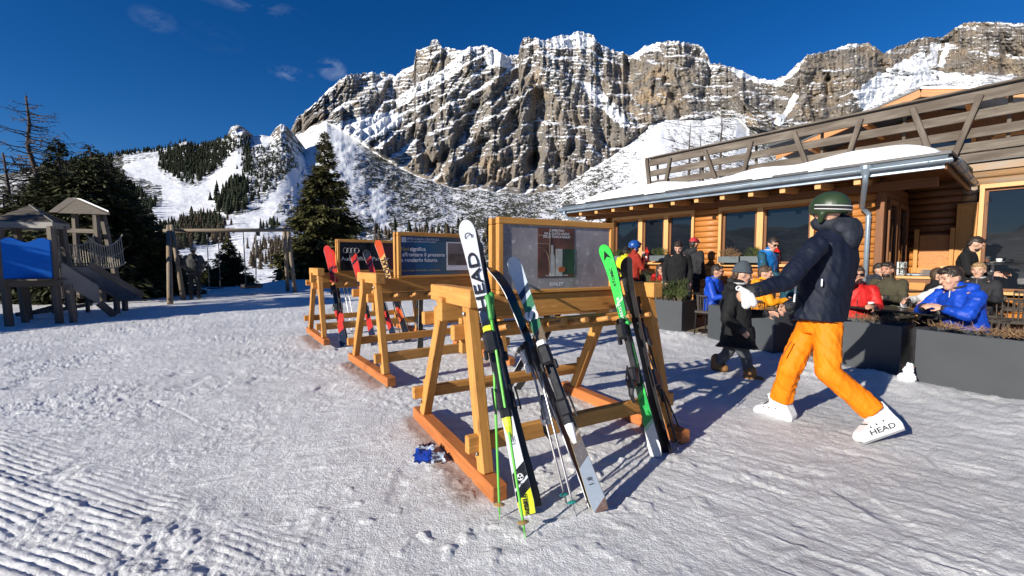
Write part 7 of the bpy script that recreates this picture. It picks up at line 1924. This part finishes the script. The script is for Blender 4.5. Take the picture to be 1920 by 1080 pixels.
# ------------------------------------------------------------------ trees
M_BARK = plain('spruce_bark', (.085, .06, .045), .9, .35, 6, .6, bscale=25, bdist=.02); M_NEEDLE = plain('spruce_needles', (.075, .072, .024), .65, .6, 1.1, 0, spec=.2); M_NEEDLE2 = plain('dark_spruce_needles', (.042, .046, .018), .7, .5, 1.4, 0, spec=.2)
M_LARCH = plain('larch_bark', (.055, .040, .033), .9, .35, 6, .5, bscale=25, bdist=.02)
def spruce(label, base, h, w, seed, mat=M_NEEDLE, n_tw=9000, open_=.0, group=None, name='spruce_tree', skew=0):
    """Tapered trunk, drooping boughs in uneven whorls, each bough carrying flat sprays of needles."""
    g = np.random.default_rng(seed); base = Vector(base)
    t = thing(name, label, 'tree', base, 0, group)
    MB().tube([(0, 0, -.2), (.01 * h * g.normal() * .3, 0, h * .4), (0, 0, h * .8), (0, 0, h)], [.022 * h + .03, .015 * h + .02, .006 * h + .008, .004], 9).build('trunk', M_BARK, t, smooth=True)
    nb = int(60 + h * 34); V = []; br = MB()
    zz = np.sort(.06 * h + .94 * h * g.random(nb) ** 1.05); 
    tw = []
    for z in zz:
        q = z / h; L = w * .5 * (1 - q) ** 1.0 * g.uniform(.7, 1.28) + .05 * w * (1 - q) + .015 * h; a = g.uniform(0, 2 * PI)
        dr = (.10 + .34 * (1 - q)) * g.uniform(.6, 1.3) - .30 * q
        n = max(3, int(L / .16)); pts = []
        for i in range(n + 1):
            f = i / n; r = L * f; pts.append((math.cos(a) * r, math.sin(a) * r, z - dr * L * (f - .35 * f * f * 1.6)))
        if len(pts) >= 2 and L > .12: br.tube(pts, [max(.003, .011 * (h / 6) * (1 - .85 * i / n)) for i in range(n + 1)], 4, False)
        k = max(8, int(2.4 * n_tw / nb * (L / (w * .28)))); f = g.random(k) ** .62
        P0 = np.stack([math.cos(a) * L * f, math.sin(a) * L * f, z - dr * L * (f - .56 * f * f)], -1)
        side = np.array([-math.sin(a), math.cos(a), 0]); out = np.array([math.cos(a), math.sin(a), -.2])
        sg = np.sign(g.normal(size=(k, 1))); spread = g.uniform(.2, 1.0, (k, 1)); 
        d = out * .75 + side * sg * spread + np.array([0, 0, -.35]) * g.random((k, 1)) + g.normal(size=(k, 3)) * .22
        P0 = P0 + g.normal(size=(k, 3)) * (.03 + .05 * L)
        d /= np.linalg.norm(d, axis=1, keepdims=True)
        ll = (.10 + .30 * L * (1 - .6 * f[:, None])) * g.uniform(.45, 1.2, (k, 1)); ll = np.clip(ll, .06, .50)
        up = np.cross(d, side); wv = np.cross(d, up + g.normal(size=(k, 3)) * .5); wv /= np.linalg.norm(wv, axis=1, keepdims=True) + 1e-9
        ww = ll * .13 + .012
        tw.append(np.stack([P0, P0 + d * ll * .5 + wv * ww, P0 + d * ll, P0 + d * ll * .5 - wv * ww], 1).reshape(-1, 3))
    V = np.concatenate(tw); link('crown', mesh_np('crown', V, np.arange(len(V)).reshape(-1, 4), mat), t)
    if br.v: tag(br.build('branches', M_BARK, t), kind='stuff')
    return t
spruce('tall single spruce standing between the swings and the racks', gnd(615, 532) * 0 + Vector((at(615, 520, 24).x, 24, -.2)), at(609, 246, 24).z + .2, 4.6, 31, M_NEEDLE, 15000)
spruce('young spruce between the two swings', Vector((at(430, 530, 22.5).x, 22.5, .2)), at(427, 444, 22.5).z - .2, 1.9, 32, M_NEEDLE, 4000)
for i, (px, top, Y, w, n, lb) in enumerate(((128, 262, 15.5, 3.6, 9000, 'thin-topped spruce behind the front play tower roof'), (186, 272, 15.0, 4.2, 9000, 'spruce with a long bare leader behind the rear play tower'), (212, 286, 17.0, 4.4, 8000, 'dense dark spruce right of the play tower'), (246, 330, 16.0, 3.6, 8000, 'dark spruce overhanging the slide end'), (75, 330, 16.5, 4.0, 7000, 'broad dark spruce left of the play tower roofs'), (286, 392, 20.0, 3.0, 6000, 'low dark spruce left of the swing frame'), (20, 350, 18.0, 4.2, 6000, 'dark spruce at the picture edge behind the play tower'))):
    p = at(px, 560, Y); spruce(lb, (p.x, Y, -.1), at(px, top, Y).z + .1, w, 40 + i, M_NEEDLE2, n, group='spruces round the playground')
for i, (px, Y, h, w, lb) in enumerate(((388, 26, 1.5, 1.2, 'low bushy spruce beside the board swing'), (700, 40, 4.2, 2.6, 'small spruce behind the far rack'), (765, 48, 5.0, 2.6, 'slim spruce behind the blue poster'), (555, 27, 2.6, 2.2, 'low spruce beside the right swing post'))):
    p = at(px, 540, Y); spruce(lb, (p.x, Y, -.8 if Y > 30 else -.1), h, w, 60 + i, M_NEEDLE, 3500)
# trees outside the picture on the left whose shadow crosses the snow
for i, (x, y, h, w, lb) in enumerate(((-15.2, 6.2, 5.0, 3.6, 'young spruce beside the forecourt, outside the picture'), (-17.2, 6.0, 5.4, 3.6, 'taller young spruce farther out beside the forecourt'))):
    spruce(lb, (x, y, -.1), h, w, 70 + i, M_NEEDLE2, 9000)
def larch(label, base, h, w, seed, broken=False, nb=34, lean=0.0, group=None, fine=True):
    g = np.random.default_rng(seed); t = thing('larch_tree', label, 'tree', base, 0, group)
    tp = [(lean * h * (i / 8) ** 2 + .01 * h * g.normal() * .4 * (i > 0), .008 * h * g.normal() * (i > 0), h * i / 8 - (.2 if i == 0 else 0)) for i in range(9)]
    MB().tube(tp, [(.020 * h + .02) * (1 - .88 * i / 8) + .01 for i in range(9)], 9).build('trunk', M_LARCH, t, smooth=True)
    cr = MB()
    for j in range(nb):
        q = .22 + .76 * (j + g.random()) / nb; z = q * h; a = g.uniform(0, 2 * PI); L = w * .5 * (1.08 - q) ** .55 * g.uniform(.45, 1.15)
        if abs(math.cos(a)) < .3: L *= .8
        i0 = min(7, int(q * 8)); c = Vector(tp[i0]).lerp(Vector(tp[i0 + 1]), q * 8 - i0); n = 7
        sagd = g.uniform(.05, .22); pts = [c + Vector((math.cos(a) * L * i / n, math.sin(a) * L * i / n, -sagd * L * (i / n) + .28 * L * (i / n) ** 2.2)) + Vector(g.normal(size=3) * .012 * L) for i in range(n + 1)]
        r0 = .0058 * h * (1.15 - q) + .010; cr.tube(pts, [r0 * (1 - .85 * i / n) for i in range(n + 1)], 5, False)
        for k in range(int(5 + L * 5)):
            f = g.uniform(.25, 1); i1 = min(n - 1, int(f * n)); p = pts[i1].lerp(pts[i1 + 1], f * n - i1); d = Vector((math.cos(a) * .5, math.sin(a) * .5, -.3)) + Vector(g.normal(size=3) * .55); l = L * g.uniform(.06, .24) * (1.2 - f * .6)
            e = p + d * l; cr.tube([p, p.lerp(e, .5) + Vector((0, 0, -.03 * l)), e], [r0 * .5, r0 * .4, r0 * .25], 3, False)
    cr.build('crown', M_LARCH, t)
    return t
p = at(82, 540, 20); larch('tall bare larch against the sky above the play tower', (p.x, 20, -.2), at(66, 180, 20).z + .2, 6.4, 81, nb=110, lean=-.03)
p = at(42, 540, 19); larch('broken-topped dead larch beside the tall bare larch', (p.x, 19, -.2), at(18, 286, 19).z + .2, 3.0, 82, nb=16, lean=-.07)
for i, (px, py0, py1, Y, w) in enumerate(((1291, 292, 232, 70, 5.2), (1312, 290, 250, 70, 4.0), (1350, 288, 208, 72, 6.0))):
    p = at(px, py1, Y); b0 = at(px, py0 + 60, Y); larch(('left', 'middle, smallest', 'right, tallest')[i] + ' of three bare larches on the scree above the balcony rail', (b0.x, Y, b0.z), p.z - b0.z, w, 90 + i, nb=30)
# lift cable over the scree
cb = thing('lift_cable', 'thin lift cable crossing the scree above the balcony', 'cable', at(1240, 258, 150)); MB().tube([at(1240, 258, 150), at(1330, 285, 150), at(1392, 304, 150)], .09, 5).build('wire', M_CHAIN, cb, world=True); MB().tube([at(1230, 226, 300), at(1300, 238, 300), at(1390, 232, 300)], .14, 5).build('wire', M_CHAIN, cb, world=True)
